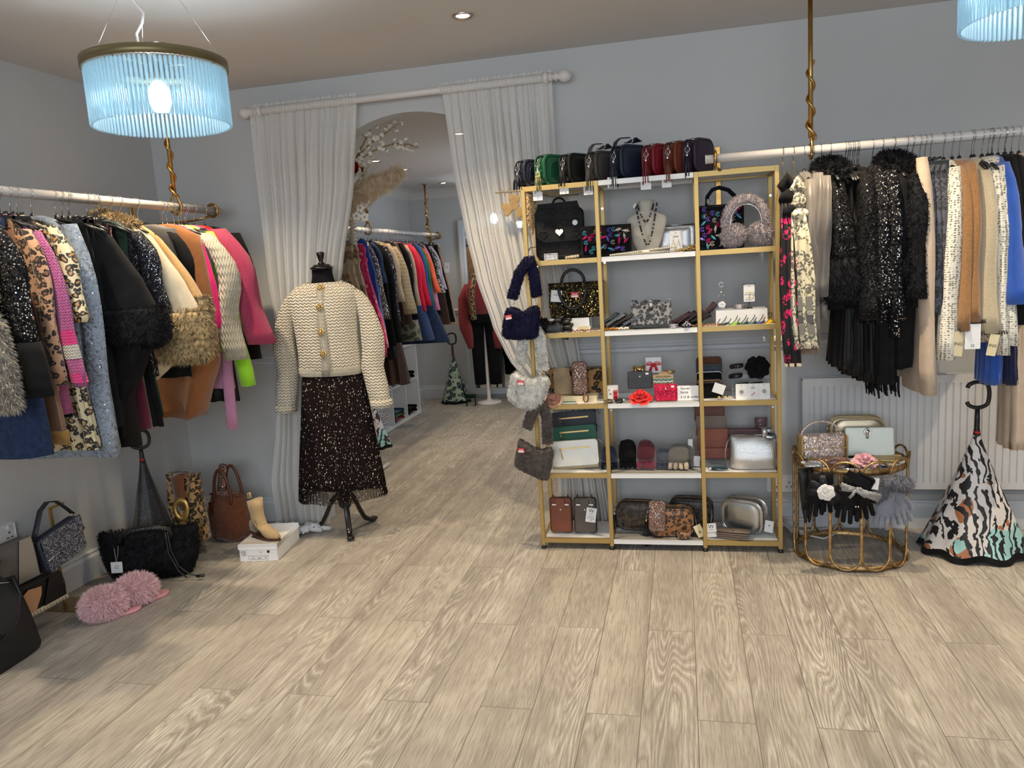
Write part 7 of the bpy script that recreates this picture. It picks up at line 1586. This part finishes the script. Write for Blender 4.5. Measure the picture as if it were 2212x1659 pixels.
# ------------------------------------------------------------ things on the floor at the left
box_m = M['card']
bx = T('shoe_box', 'white lidded shoe box with a printed end label under the boot', 'box', (-2.145, 3.495, 0), math.radians(8))
B().box((0, 0, .040), (.196, .31, .078)).build('box_base', box_m, bx); B().box((0, 0, .0785), (.204, .318, .027), bev=.0015).build('lid', box_m, bx)
b = B()
for x0, z0, x1, z1 in ((-.055, .010, .05, .011), (-.055, .028, .05, .029), (-.055, .010, -.0545, .029), (.0495, .010, .05, .029)): b.box(((x0+x1)/2, -.1556, (z0+z1)/2), (x1-x0, .0006, z1-z0))
b.build('label_frame', M['ink'], bx)
for s_, x, z, sz_ in (('£20', -.078, .050, .016), ('£35', -.074, .036, .014), ('37', .036, .019, .011), ('97207', -.03, .017, .008), ('BEIGE', .004, .017, .008), ('UK', .013, .048, .009)): letters(s_, sz_, M['ink'], bx, (x, -.1556, z))
B().lathe([(.001, 0), (.0075, 0), (.0075, .0006)], 18, (.052, -.1555, .050), RM('X', 90)).build('printed_dot', M['ink'], bx)
# suede ankle boot
bt = T('ankle_boot', 'beige suede western ankle boot standing on the white shoe box', 'boot', (-2.165, 3.44, .093), math.radians(-18)); sd = D('beige_boot_suede', (176, 150, 110), 1.25, sc=30, sheen=.4)
secs = [((-.008, .196), .048, .034, 12), ((-.006, .16), .044, .032, 8), ((-.002, .12), .040, .030, 2), ((.006, .085), .046, .031, -12), ((.022, .060), .060, .034, -34), ((.050, .042), .050, .035, -58), ((.085, .028), .036, .034, -76), ((.115, .020), .024, .026, -84), ((.140, .014), .013, .013, -90)]
rows = []
for (x, z), a, w_, ang in secs:
    an = math.radians(ang); rows.append([Vector((x+a*cos(th)*cos(an), w_*sin(th), z+a*cos(th)*sin(an)*1.0)) for th in [2*PI*k/24 for k in range(24)]])
for r in rows:
    for q in r: q.z = max(q.z, .012)
for k, q in enumerate(rows[0]): q.z += .018*abs(sin(2*PI*k/24))-.010
b = B(); b.grid(rows[::-1], True, True); b.build('upper', sd, bt)
B().ball((-.028, 0, .06), .034, 12, (.9, .9, 1.25)).build('heel_counter', D('grey_suede_patch', (132, 122, 106)), bt)
B().tube([(x, y, z) for x, y, z in ((-.052, 0, .2), (-.056, 0, .225), (-.04, 0, .232), (-.036, 0, .205))], .006, 6).build('pull_loop', sd, bt)
so = leather('boot_sole', E_(84, 52, 32), .5); b = B(); ol = [(-.045, -.02), (-.052, 0), (-.045, .02), (.0, .024), (.05, .032), (.09, .032), (.125, .02), (.152, 0), (.125, -.02), (.09, -.032), (.05, -.032), (.0, -.024)]
b.grid([[Vector((x, y, z+.014*(x < .0)+.007*max(0, min(1, (0.03-x)/.05)))) for x, y in ol] for z in (.0, .010)], True, True); b.build('sole', so, bt)
b = B(); b.grid([[Vector((-.030+.020*k*cos(a), .018*k*sin(a), z)) for a in [2*PI*q/16 for q in range(16)]] for z, k in ((.0, .9), (.012, .92), (.04, 1.25))], True, True); b.build('heel', so, bt)
b = B(); 
for s in (-1, 1): b.tube([(.01, s*.031, .10), (.03, s*.033, .075), (.012, s*.034, .05), (-.006, s*.032, .06), (.0, s*.033, .08)], .0012, 5)
b.build('stitching', so, bt)
# brown fur tote
br = D('brown_shearling', (92, 46, 20), 1.7, sc=60, sheen=.6); brl = leather('brown_handle_leather', E_(92, 48, 26), .45)
t = T('handbag', 'brown shearling tote with tall leather handles beside the shoe box', 'bag', (-2.475, 3.66, 0), math.radians(-8)); rows = []
for z, w_, d_ in ((.004, .105, .06), (.03, .125, .078), (.10, .130, .080), (.17, .122, .068), (.225, .105, .045), (.255, .10, .03)): rows.append([(w_*math.copysign(abs(cos(2*PI*k/40))**.7, cos(2*PI*k/40)), d_*sin(2*PI*k/40), z) for k in range(40)])
b = B(); b.grid(rows, True, True); b.wob(.014, 10, 5); b.fur(.006, 50000, .4, .0015, 7000, 4); b.build('body', br, t)
B().ribbon([(-.1, 0, .255), (0, 0, .25), (.1, 0, .255)], .05, .006, (0, 1, 0)).build('opening', brl, t)
for y in (-.05, .04): B().tube([(.055*cos(a)*(1.1 if a < PI/2 else 1.0), y+.012, .20+.20*sin(a)) for a in [PI*k/18 for k in range(19)]], .0085, 8).build('handle', brl, t); B().rbox((-.055, y-.02*(y < 0), .19), (.03, .006, .07), .004, .002).build('handle_tab', brl, t)
# leopard scarf with gold ring
t = T('scarf', 'leopard print scarf with suede band and gold oval ring', 'scarf', (-2.575, 3.45, 0))
b = B(); rows = []
for i in range(14):
    f = i/13; z = .435-.36*f; rows.append([Vector((-.088+.02*f+.180*(k/15)+.006*sin(i*.8), -.026-.010*sin(k*1.1+i*.3)-.02*f, z)) for k in range(16)]+[Vector((-.088+.02*f+.180*(1-k/15), .016, z)) for k in range(16)])
b.grid(rows[::-1], True, True); b.build('folded_body', leopard('leopard_scarf_wool', E_(186, 146, 92), E_(112, 76, 42), (.012, .01, .008), 30, .9), t)
b = B()
for k in range(26): x = -.066+.178*k/25; b.ribbon([(x, -.052, .078), (x+.003*sin(k), -.05, .05), (x+.004*sin(k*2), -.046, .02-.006*(k % 3))], .004, .0015, (1, 0, 0))
b.build('fringe', leopard('leopard_fringe', E_(120, 92, 56), E_(40, 30, 20), (.01, .01, .01), 40), t)
suedeb = D('brown_suede_band', (104, 60, 34), 1.2, sc=30, sheen=.4); B().ribbon([(-.006, -.0, .440), (-.004, -.048, .42), (0, -.056, .36), (.006, -.062, .29), (.012, -.060, .245)], [.075, .078, .072, .052, .045], .004, (1, 0, 0)).build('suede_band', suedeb, t)
b = B(); rows = []
for k in range(28):
    a = 2*PI*k/28; rows.append([Vector((.012+(r0*cos(a))*1.0+.004*sin(a), -.070+dy, .258+r0*1.35*sin(a)+.004*cos(2*a))) for r0, dy in ((.024, 0), (.036, -.004), (.049, 0), (.036, .004))])
rows.append(rows[0]); b.grid(rows, True); b.build('oval_ring', metal('brushed_gold_ring', E_(240, 204, 130), .5), t)
t = T('headband', 'taupe crystal headband clipped behind the brown tote', 'headband', (-2.535, 3.70, .24), .1, None, (0, .2, 0)); B().rbox((0, 0, .09), (.05, .03, .17), .014, .01, puff=.004).build('band', crys, t)
t = T('display_stand', 'clear acrylic scarf stand with its base plate on the floor', 'display stand', (-2.52, 3.47, 0)); b = B(); b.box((.05, -.12, .004), (.30, .16, .006)); b.box((.0, .02, .22), (.012, .012, .43)); b.box((0, .02, .44), (.22, .01, .01)); b.build('frame', M['clear'], t)
# black fur holdall
t = T('holdall_bag', 'large black fur holdall with white tag on the floor', 'bag', (-2.575, 3.135, 0), math.radians(20)); rows = []
for z, w_, d_ in ((.003, .175, .06), (.03, .195, .082), (.10, .215, .088), (.17, .225, .066), (.215, .228, .040), (.235, .222, .028)): rows.append([(w_*math.copysign(abs(cos(2*PI*k/44))**.6, cos(2*PI*k/44)), d_*sin(2*PI*k/44), z-.018*(1-abs(cos(2*PI*k/44)))*(z > .15)) for k in range(44)])
b = B(); b.grid(rows, True, True); b.wob(.010, 9, 6); b.fur(.016, 60000, .4, .0018, 9000, 6); b.build('body', K['furblk'], t)
lb_ = leather('black_braided_leather', (.012, .012, .012), .35, sc=160, d=.003)
b = B(); b.tube([(-.115, -.06, .19), (-.10, -.075, .24), (-.05, -.08, .262), (.02, -.08, .268), (.08, -.075, .262), (.115, -.06, .245), (.12, -.055, .20)], .013, 10); b.wob(.003, 60); b.build('braided_handle', lb_, t)
b = B(); b.tube([(.115, -.085, .24), (.125, -.098, .15), (.15, -.10, .07), (.20, -.115, .03), (.265, -.13, .015)], .0035, 6); b.tube([(.105, -.085, .24), (.112, -.1, .14), (.15, -.11, .05), (.19, -.13, .02)], .0035, 6); b.tube([(.235, -.125, .018), (.27, -.13, .022)], .008, 8); b.build('drawstring', lb_, t)
price_tag(t, (-.125, -.105, .125), .052, .055, (0, .05, 0), (('OUI', .02, .010), ('Black', .030, .009)), st=(-.11, -.095, .20)); B().tube([(-.13, -.095, .19), (-.125, -.105, .125)], .0008, 4).build('tag_string', M['string'], t)
# pink slippers
M['furpink'] = furm('pink_faux_fur', E_(236, 186, 194), E_(252, 222, 226), 60)
for k, (x, y, rz, lab) in enumerate(((-2.475, 2.70, 38, 'fluffy pink slipper in front'), (-2.435, 2.845, 52, 'fluffy pink slipper behind with sale sticker'))):
    t = T('slipper', lab, 'slipper', (x, y, 0), math.radians(rz))
    ol = [(.11*cos(a)+.02, .042*sin(a)*(1+.15*cos(a))) for a in [2*PI*q/24 for q in range(24)]]
    B().grid([[Vector((px_, py_, z)) for px_, py_ in ol] for z in (.001, .016)], True, True).build('sole', plain('pink_rubber', E_(226, 160, 168), .6), t)
    b = B(); b.ball((-.01, 0, .058), .070, 18, (1.18, 1.02, .86)); 
    for i, q in enumerate(b.v): b.v[i] = (q[0], q[1], max(q[2], .016))
    b.fur(.032, 120000, .15, .0015, 9500, 8+k, jit=.7); b.build('fur_upper', M['furpink'], t)
    if k: s_ = B().rbox((0, 0, 0), (.046, .03, .001), .002, .0004, RM('X', 0), n=2).build('sale_sticker', M['red'], t); s_.location = (-.03, -.02, .108); s_.rotation_euler = (.55, -.2, -.5); B().box((0, -.006, .001), (.038, .011, .0008)).build('sticker_strip', M['card'], s_); letters('SALE', .012, M['card'], s_, (0, .006, .0012), (0, 0, 0))
# gold stand with beaded bag, facing the room
t = T('bag_stand', 'slim gold bag stand against the left wall', 'display stand', (-2.79, 2.80, 0)); b = B(); b.box((0, 0, .225), (.010, .014, .45)); b.box((0, .035, .452), (.010, .085, .010)); b.build('post', M['gold'], t); B().box((.05, -.01, .003), (.15, .14, .005)).build('base_plate', metal('gold_mirror_plate', E_(176, 150, 100), .2), t)
bb = sequin('silver_beading', E_(84, 88, 102), E_(245, 245, 250), 190, .42, .6, .45, dens=.6); gb2 = leather('slate_blue_leather', E_(70, 74, 88), .5)
t = T('shoulder_bag', 'slate blue beaded flap bag hanging on the gold stand', 'bag', (-2.745, 2.79, .215), PI/2); t.rotation_euler = (0, -.18, PI/2)
B().rbox((0, 0, .082), (.245, .05, .165), .022, .012, n=5).build('body', gb2, t); B().rbox((0, -.028, .062), (.225, .008, .115), .016, .002).build('front_panel', bb, t)
b = B(); b.prism([(-.115, .168), (.115, .168), (.118, .10), (.06, .075), (.03, .045), (-.02, .045), (-.04, .075), (-.115, .070)], -.040, -.033); b.build('flap', bb, t, smooth=False); B().tube([(.118, -.042, .10), (.06, -.042, .073), (.03, -.042, .043), (-.02, -.042, .043), (-.04, -.042, .073), (-.117, -.042, .068)], .003, 6).build('flap_edge', M['chrome'], t)
B().ribbon([(-.12, 0, .165), (-.085, 0, .21), (-.04, 0, .27), (.005, 0, .288), (.05, 0, .27), (.09, 0, .215), (.118, 0, .17)], .026, .004, (0, 1, 0)).build('strap', leather('dark_strap', E_(40, 42, 50), .5), t)
for s in (-1, 1): B().tube(ring_arc((s*.119, 0, .166), .009, 0), .002, 6).build('ring', M['goldm'], t)
# patchwork bags and black tote
def panel_bag(loc, rz, w_, h_, d_, cols, lab, tilt=0, fringe=None):
    t = T('patchwork_bag', lab, 'bag', loc, rz); t.rotation_euler = (tilt, 0, rz); B().rbox((0, 0, h_/2), (w_, d_, h_), .012, .008, n=4).build('body', leather('patch_leather', E_(*cols[0]), .55), t)
    for k, c in enumerate(cols[1:]):
        pts = [[(-.02, 0), (.49, 0), (.49, 1), (.22, 1), (.10, .5)], [(-.45, 0), (-.2, 0), (-.02, .5), (.02, .8), (-.25, .9), (-.45, .7)], [(-.06, 0), (-.02, 0), (.10, .5), (.05, .9), (-.2, .96), (.01, .7)]][k]
        B().prism([(x*w_, .004+z*(h_-.01)) for x, z in pts], -d_/2-.0015-.0006*k, -d_/2).build('leather_patch', leather('patch_inlay', E_(*c), .55), t)
    B().tube([(w_/2-.003, -d_/2, .01), (w_/2+.003, -d_/2, h_*.5), (w_/2-.003, -d_/2, h_-.01)], .0022, 6).build('piping', M['blackp'], t)
    if fringe:
        b = B()
        for k in range(40): x = -w_/2+w_*k/39; b.ribbon([(x, -d_/2, .006), (x+.004*sin(k*2), -d_/2-.002, -.014)], .006, .001, (1, 0, 0))
        b.build('raw_fringe', K['cream'], t)
panel_bag((-2.73, 2.50, .20), PI/2, .22, .20, .06, ((112, 108, 106), (176, 166, 150)), 'grey and beige patchwork bag standing against the left wall', -.08)
t = T('display_riser', 'low clear acrylic riser under the black and tan bag', 'display stand', (-2.66, 2.54, 0)); b = B(); b.box((0, 0, .094), (.12, .26, .004)); b.box((.058, 0, .046), (.004, .26, .09)); b.box((-.058, 0, .046), (.004, .26, .09)); b.build('riser', M['clear'], t)
panel_bag((-2.655, 2.53, .115), PI/2, .235, .115, .07, ((12, 12, 13), (12, 12, 13), (186, 140, 104)), 'black and tan patchwork bag with raw fringe on the riser', -.10, True)
t = T('display_riser', 'clear riser hidden under the grey and beige bag', 'display stand', (-2.77, 2.50, 0)); b = B(); b.box((0, 0, .194), (.10, .22, .004)); b.box((.048, 0, .096), (.004, .22, .19)); b.build('riser', M['clear'], t)
t = T('tote_bag', 'black leather tote with looped handle, cut by the lower left edge', 'bag', (-2.595, 2.215, 0), PI/2); rows = []; tl_ = leather('black_tote_leather', (.008, .008, .009), .5)
for z, w_, d_ in ((.002, .215, .055), (.02, .222, .06), (.15, .20, .055), (.26, .18, .035), (.32, .175, .015)): rows.append([(w_*math.copysign(abs(cos(2*PI*k/36))**.5, cos(2*PI*k/36)), d_*math.copysign(abs(sin(2*PI*k/36))**.6, sin(2*PI*k/36)), z) for k in range(36)])
b = B(); b.grid(rows, True, True); b.wob(.008, 9, 2); b.build('body', tl_, t)
b = B(); rows = []
for z, w_, y_ in ((.36, .02, -.045), (.33, .045, -.055), (.26, .07, -.064), (.19, .065, -.066), (.14, .03, -.064)): rows.append([Vector((.05+w_*(k/7*2-1), y_-.012*(1-(k/7*2-1)**2), z)) for k in range(8)])
b.grid(rows); b.tube([(-.10, -.055, .31), (-.09, -.07, .20), (.0, -.074, .125), (.09, -.07, .17), (.13, -.06, .26), (.12, -.05, .33)], .005, 8); b.build('shoulder_strap', leather('shiny_black_strap', (.012, .016, .02), .3), t)
b = B(); b.tube([(.02, -.06, .345), (.05, -.07, .34), (.09, -.06, .325)], .0012, 5); b.build('tag_string', M['string'], t); price_tag(t, (-.02, -.07, .33), .04, .06, (0, .4, 0), (('W', .02, .02),))
t = T('drawstring_bag', 'black cloth bag standing behind the tote at the left edge', 'bag', (-2.70, 2.36, 0)); b = B(); b.lathe([(.07, .002), (.09, .03), (.085, .2), (.05, .30), (.04, .33), (.055, .37)], 20); b.wob(.008, 14, 3); b.build('body', K['black'], t)

# ------------------------------------------------------------ the room beyond the arch
t = T('cube_shelf', 'low white cube shelf under the far clothes rail', 'shelves', (-2.70, 6.3, 0)); x0, x1 = -.115, .115; n_ = 5; c0 = 7.2-6.3; cw = .355
b = B(); ya, yb = c0-n_*cw, c0
for z in (.012, .70): b.box((0, (ya+yb)/2, z), (.23, yb-ya+.03, .024))
for y in (ya, yb): b.box((0, y, .356), (.23, .026, .664))
b.box((-.112, (ya+yb)/2, .356), (.004, yb-ya, .66)); b.build('carcass', M['white'], t)
B().box((.002, (ya+yb)/2, .356), (.22, yb-ya-.03, .012)).build('middle_shelf', M['white'], t)
for k in range(1, n_): B().box((.002, ya+cw*k, .356), (.22, .012, .66)).build('divider', M['white'], t)
def pile(y, z, cols, lab, nm='folded_clothes', r_=.10):
    t = T(nm, lab, 'clothes', (-2.67, y, z)); 
    for k, c in enumerate(cols): B().rbox((0, 0, 0), (.16, .22, .034), .02, .012, puff=.002).wob(.006, 16, k).build('folded_piece', K[c] if c in K else D('piece', c), t).location = (0, 0, .022+.034*k)
pile(7.02, .364, ('black', 'black'), 'folded black clothes in the upper end cube'); pile(7.02, .026, ('black', 'black'), 'folded black hats in the lower end cube'); pile(6.66, .026, ((120, 30, 40), (70, 90, 50), (30, 60, 90)), 'folded multicoloured clothes in the lower cube row')
pile(6.31, .364, ('black', 'browned'), 'folded dark clothes in the upper middle cube'); pile(6.66, .364, ('black',), 'single folded black garment in an upper cube'); pile(5.95, .364, ('black', 'black', 'denim2'), 'folded clothes in the upper cube behind the dress form')
t = T('spare_hangers', 'tangle of white plastic hangers in a lower cube', 'hangers', (-2.66, 6.32, .03)); b = B(); rn = random.Random(5)
for k in range(8):
    a = rn.uniform(-.6, .6); y, z = rn.uniform(-.08, .08), .03+.022*k; b.tube([(-.06, y-.1, z-.02), (.05, y-.02, z+.02), (.05, y+.02, z+.02), (-.02, y+.1, z-.01+.03*sin(a))], .006, 6)
b.build('hangers', M['rail'], t)
# bead-wrapped white rack with scarves
t = T('garment_rack', 'white rack wrapped in cream bead garland behind the dress form', 'clothes rack', (-2.13, 4.9, 0)); wt = M['rail']
B().tube([(0, 0, .03), (0, 0, 1.77), (-.006, 0, 1.80), (-.03, 0, 1.815), (-.06, 0, 1.80)], .017, 14).build('upright', wt, t); B().tube([(0, 0, 1.66), (-.50, 0, 1.66)], .017, 14).build('crossbar', wt, t)
B().tube([(0, -.25, .02), (0, .25, .02)], .014, 10).build('foot', wt, t); B().tube([(-.5, 0, .02), (-.5, 0, 1.66)], .017, 12).build('upright', wt, t); B().tube([(0, 0, 1.56), (-.30, 0, 1.56)], .010, 10).build('lower_bar', wt, t)
b = B()
for k in range(56): a = k*.85; b.ball((.021*cos(a), .021*sin(a), 1.60+.0030*k), .006, 6)
for k in range(60): a = k*.9; b.ball((-.006*k, .021*cos(a), 1.66+.021*sin(a)), .006, 6)
b.build('bead_garland', plain('cream_wooden_beads', E_(224, 204, 164), .5), t)
def tail(lab, pts, y, w0, w1, m, seed, fr=False):
    P_ = [onY(u, v, y) for u, v in pts]; c = P_[0]; t = T('scarf', lab, 'scarf', c); b = B(); rows = []
    for i, p in enumerate(P_):
        f = i/(len(P_)-1); ww = (w0*(.5 if i == 0 else 1)+(w1-w0)*f); rows.append([p-c+Vector((ww*(k/9-.5) if k < 10 else ww*(.5-(k-10)/9), (-.02 if k < 10 else .02)+.010*sin(k*1.8+i*.4), 0)) for k in range(20)])
    fr_ = []
    for a, e in zip(rows, rows[1:]): fr_ += [[p.lerp(q, s/3) for p, q in zip(a, e)] for s in range(3)]
    fr_.append(rows[-1]); b.grid(fr_[::-1], True, True); b.wob(.008, 12, seed)
    b.build('tail', m, t)
    b = B(); b.ball((.0, 0, -.03), w0*.45, 12, (1, .6, 1.3)); b.ball((.012, -.012, -.10), w0*.40, 12, (1.1, .6, .8)); b.wob(.012, 16, seed); b.build('knot', m, t)
    if fr:
        b = B(); e = rows[-1]
        for k in range(12): x = e[0].lerp(e[9], k/11); b.ribbon([x+Vector((0, 0, .006)), x+Vector((.004*sin(k), 0, -.06))], .006, .002, (1, 0, 0))
        b.build('fringe', m, t)
camoS = leopard('beige_swirl_scarf', E_(186, 164, 134), E_(150, 118, 88), E_(128, 96, 70), 12, .8, thin=.02)
tail('beige and brown swirl scarf beside the dress form shoulder', [(752, 532), (750, 590), (765, 640), (790, 700), (805, 760)], 4.80, .09, .13, camoS, 2)
tail('second beige swirl scarf hanging right of the first', [(765, 530), (766, 580), (780, 640), (800, 700), (812, 760)], 4.86, .07, .10, camoS, 5)
tail('pink and magenta knotted scarf with fringe left of the pewter sequins', [(778, 532), (780, 585), (795, 640), (812, 700), (822, 752)], 4.95, .085, .11, leopard('pink_swirl_scarf', E_(222, 50, 112), E_(236, 130, 160), E_(190, 20, 90), 14, .8), 3, True)
tail('royal blue scarf behind the pink knotted one', [(782, 525), (795, 590), (805, 650), (816, 710), (822, 745)], 5.0, .10, .10, K['royal'], 4)
B().tube([(-.03*1, 0, 0), (0, 0, 0)], .002, 4) if 0 else None
# dried flower spray on the arch
fl = T('flower_garland', 'dried blossom branches and pampas fixed inside the arch, left', 'dried flowers', (-1.87, 4.13, 1.74)); o2 = Vector(fl.location)
def fp(u, v, y=4.13): return onY(u, v, y)-o2
twig = plain('dry_twig', E_(140, 116, 70), .8); blos = plain('white_blossom', (.80, .76, .68), .8); paleb = plain('bleached_twig', E_(206, 190, 158), .8)
b = B(); c_ = B(); rn = random.Random(9); br_ = B()
for path, k_, b3 in (([(745, 400), (775, 345), (810, 325), (850, 310), (885, 312), (905, 320)], 26, b), ([(740, 400), (770, 340), (800, 310), (830, 290), (858, 268)], 22, b), ([(742, 420), (765, 385), (785, 340), (795, 300), (803, 272)], 5, br_), ([(745, 430), (790, 365), (815, 330), (825, 300), (826, 275)], 4, br_), ([(750, 440), (770, 415), (800, 350), (822, 320)], 4, br_), ([(735, 410), (765, 350), (790, 300), (796, 288)], 14, b)):
    P_ = [fp(u, v, 4.13+.02*rn.uniform(-1, 1)) for u, v in path]; b3.tube(P_, [.0038]*(len(P_)-1)+[.0015], 6)
    for q in range(k_):
        f = rn.uniform(.15, 1)*(len(P_)-1); i = min(int(f), len(P_)-2); p = P_[i].lerp(P_[i+1], f-i); d = Vector((rn.uniform(-1, 1), rn.uniform(-1, 1), rn.uniform(-1, 1))).normalized()
        b3.tube([p, p+d*.028], .0012, 4)
        for w3 in range(4): e = p+d*.03; x = d.orthogonal().normalized(); y = d.cross(x); a = w3*PI/2; c_.ball(e+(x*cos(a)+y*sin(a))*.007, .0075, 6, (1, 1, .7))
b.build('twigs', twig, fl); br_.build('bleached_twigs', paleb, fl); c_.build('blossoms', blos, fl)
pm = furm('pampas_plume', E_(190, 162, 128), E_(236, 216, 186), 30)
b = B(); b.tube([fp(735, 455), fp(770, 425), fp(800, 400), fp(835, 385), fp(866, 364)], [.05, .055, .05, .032, .006], 12, flat=.5); n0 = len(b.f); b.fur(.07, 90000, .8, .0013, 7500, 4, jit=1.1); b.build('pampas', pm, fl)
b = B()
for k in range(16):
    c3 = fp(rn.uniform(745, 792), rn.uniform(428, 470), 4.12+rn.uniform(-.03, .03))
    for q in range(5): a = 2*PI*q/5+k; b.ball(c3+Vector((.016*cos(a), -.006, .016*sin(a))), .012, 7, (1, .35, 1))
b.build('orchid_petals', blos, fl); b = B(); b.ball(fp(791, 435), .018, 8, (1, .3, 1)); b.ball(fp(789, 428), .013, 8, (1, .3, 1)); b.build('leaf', plain('eucalyptus_green', E_(84, 96, 56), .6), fl)
thing(B().ball((0, 0, 0), .034, 20), 'bauble', metal('red_bauble_glass', E_(140, 10, 20), .12), 'dark red glass bauble beside the left curtain edge', 'bauble', onY(763, 362, 4.11))
fr = T('flower_garland', 'dried seed pods and hanging amaranth behind the shelving corner', 'dried flowers', (-.80, 3.80, 1.73)); o2 = Vector(fr.location); b = B(); b.tube([fp(1070, 417, 3.80), fp(1100, 415, 3.80), fp(1140, 412, 3.79), fp(1190, 425, 3.80), fp(1250, 420, 3.85)], .0028, 6)
for u, v in ((1078, 408), (1090, 424), (1102, 406)): b.tube([fp(1092, 416, 3.80), fp(u, v, 3.80)], .0014, 5)
b.build('twigs', twig, fr); b = B(); pod = sheer('papery_pods', E_(214, 186, 140), .1, .5)
for u, v in ((1092, 446), (1100, 452), (1108, 438), (1115, 430), (1112, 446), (1096, 459), (1125, 455), (1106, 428), (1122, 462)): b.ball(fp(u, v, 3.80), .018, 10, (1, .12, 1.15), RM('Y', (u*7) % 60))
b.build('seed_pods', pod, fr); b = B()
for k in range(5):
    u = 1138+4*k; P_ = [fp(u, 425, 3.76), fp(u+2, 460, 3.76), fp(u+5, 490+8*(k % 3), 3.76)]; b.tube(P_, .003, 5)
    for q in range(34): f = q/34*2; i = min(int(f), 1); b.ball(P_[i].lerp(P_[i+1], f-i)+Vector((R(-.008, .008), R(-.008, .008), 0)), .0045, 5)
b.build('amaranth', plain('amaranth_beige', E_(202, 170, 124), .8), fr)
# mirror, far dress form, deer
t = T('wall_mirror', 'tall white framed mirror behind the red dressed form', 'mirror', (-1.72, 7.96, .97)); b = B()
for x in (-.53, .53): b.box((x, 0, 0), (.06, .05, 1.84)); b.box((x, -.03, 0), (.03, .02, 1.84))
for z in (-.90, .90): b.box((0, 0, z), (1.0, .05, .06))
b.build('frame', M['trim'], t); B().box((0, .01, 0), (1.0, .006, 1.74)).build('mirror_glass', M['mirror'], t)
t = T('dress_form', 'white pedestal form wearing red knitwear in the room beyond', 'mannequin', (-1.98, 7.62, 0)); B().lathe([(.13, 0), (.13, .012), (.115, .024), (.03, .034), (.02, .05), (.017, .9)], 28).build('pedestal', M['rail'], t); B().lathe([(.06, .85), (.115, .95), (.10, 1.05), (.13, 1.2), (.06, 1.28), (.04, 1.33)], 22).build('torso', M['rail'], t)
t = T('trousers', 'black trousers worn by the far white form', 'trousers', (-1.98, 7.62, 0))
for x in (-.075, .085): B().lathe([(.062, .20), (.066, .4), (.075, .7), (.085, .86), (.075, .93)], 20, (x, 0, 0)).wob(.006, 9).build('leg_tube', K['black'], t)
B().lathe([(.135, .84), (.135, .93), (.12, .97)], 22).build('seat', K['black'], t)
rk = knit('red_chunky_knit', E_(205, 24, 26), E_(120, 8, 10), 50); t = T('cardigan', 'red chunky cardigan worn by the far white form', 'cardigan', (-1.98, 7.62, 0))
B().lathe([(.145, .93), (.155, 1.05), (.165, 1.18), (.13, 1.26), (.07, 1.30)], 24).wob(.008, 9).build('bodice', rk, t)
for s in (-1, 1): B().tube([(s*.13, 0, 1.22), (s*.19, -.01, 1.08), (s*.20, -.03, .88), (s*.17, -.05, .80), (s*.15, -.05, .70), (s*.14, -.04, .58)], [.045, .058, .062, .07, .06, .035], 14).wob(.01, 12).build('sleeve', rk, t)
t = T('scarf', 'leopard scarf around the neck of the far form', 'scarf', (-1.98, 7.62, 0)); B().tube([(-.03, -.13, 1.30), (-.05, -.17, 1.2), (-.06, -.175, 1.05), (-.06, -.17, .88)], [.03, .04, .045, .05], 12, flat=.6).wob(.006, 16).build('tail', leo1, t); B().tube([(.07*cos(a), .06*sin(a), 1.31) for a in [2*PI*k/14 for k in range(14)]], .03, 10, True).build('loop', leo1, t)
t = T('deer_figurine', 'small dark green deer figurine on the floor by the floral umbrella', 'figurine', (-2.14, 7.48, 0), 0); b = B(); b.tube([(-.05, 0, .105), (0, 0, .10), (.05, 0, .103)], [.02, .022, .019], 10); b.tube([(-.05, 0, .11), (-.065, 0, .15), (-.07, 0, .175)], [.014, .009, .009], 8); b.tube([(-.065, 0, .178), (-.095, 0, .168)], [.011, .006], 8)
for x, y in ((-.045, .012), (-.04, -.012), (.045, .012), (.05, -.012)): b.tube([(x, y, .095), (x+.003, y, .05), (x, y, .001)], [.009, .005, .006], 7)
for s in (-1, 1): b.tube([(-.068, s*.005, .18), (-.06, s*.02, .21), (-.068, s*.03, .235)], .003, 5); b.tube([(-.06, s*.02, .205), (-.078, s*.022, .222)], .0025, 5)
b.tube([(.05, 0, .108), (.066, 0, .10)], .005, 6); b.build('body', D('dark_green_flock', (16, 42, 30)), t)
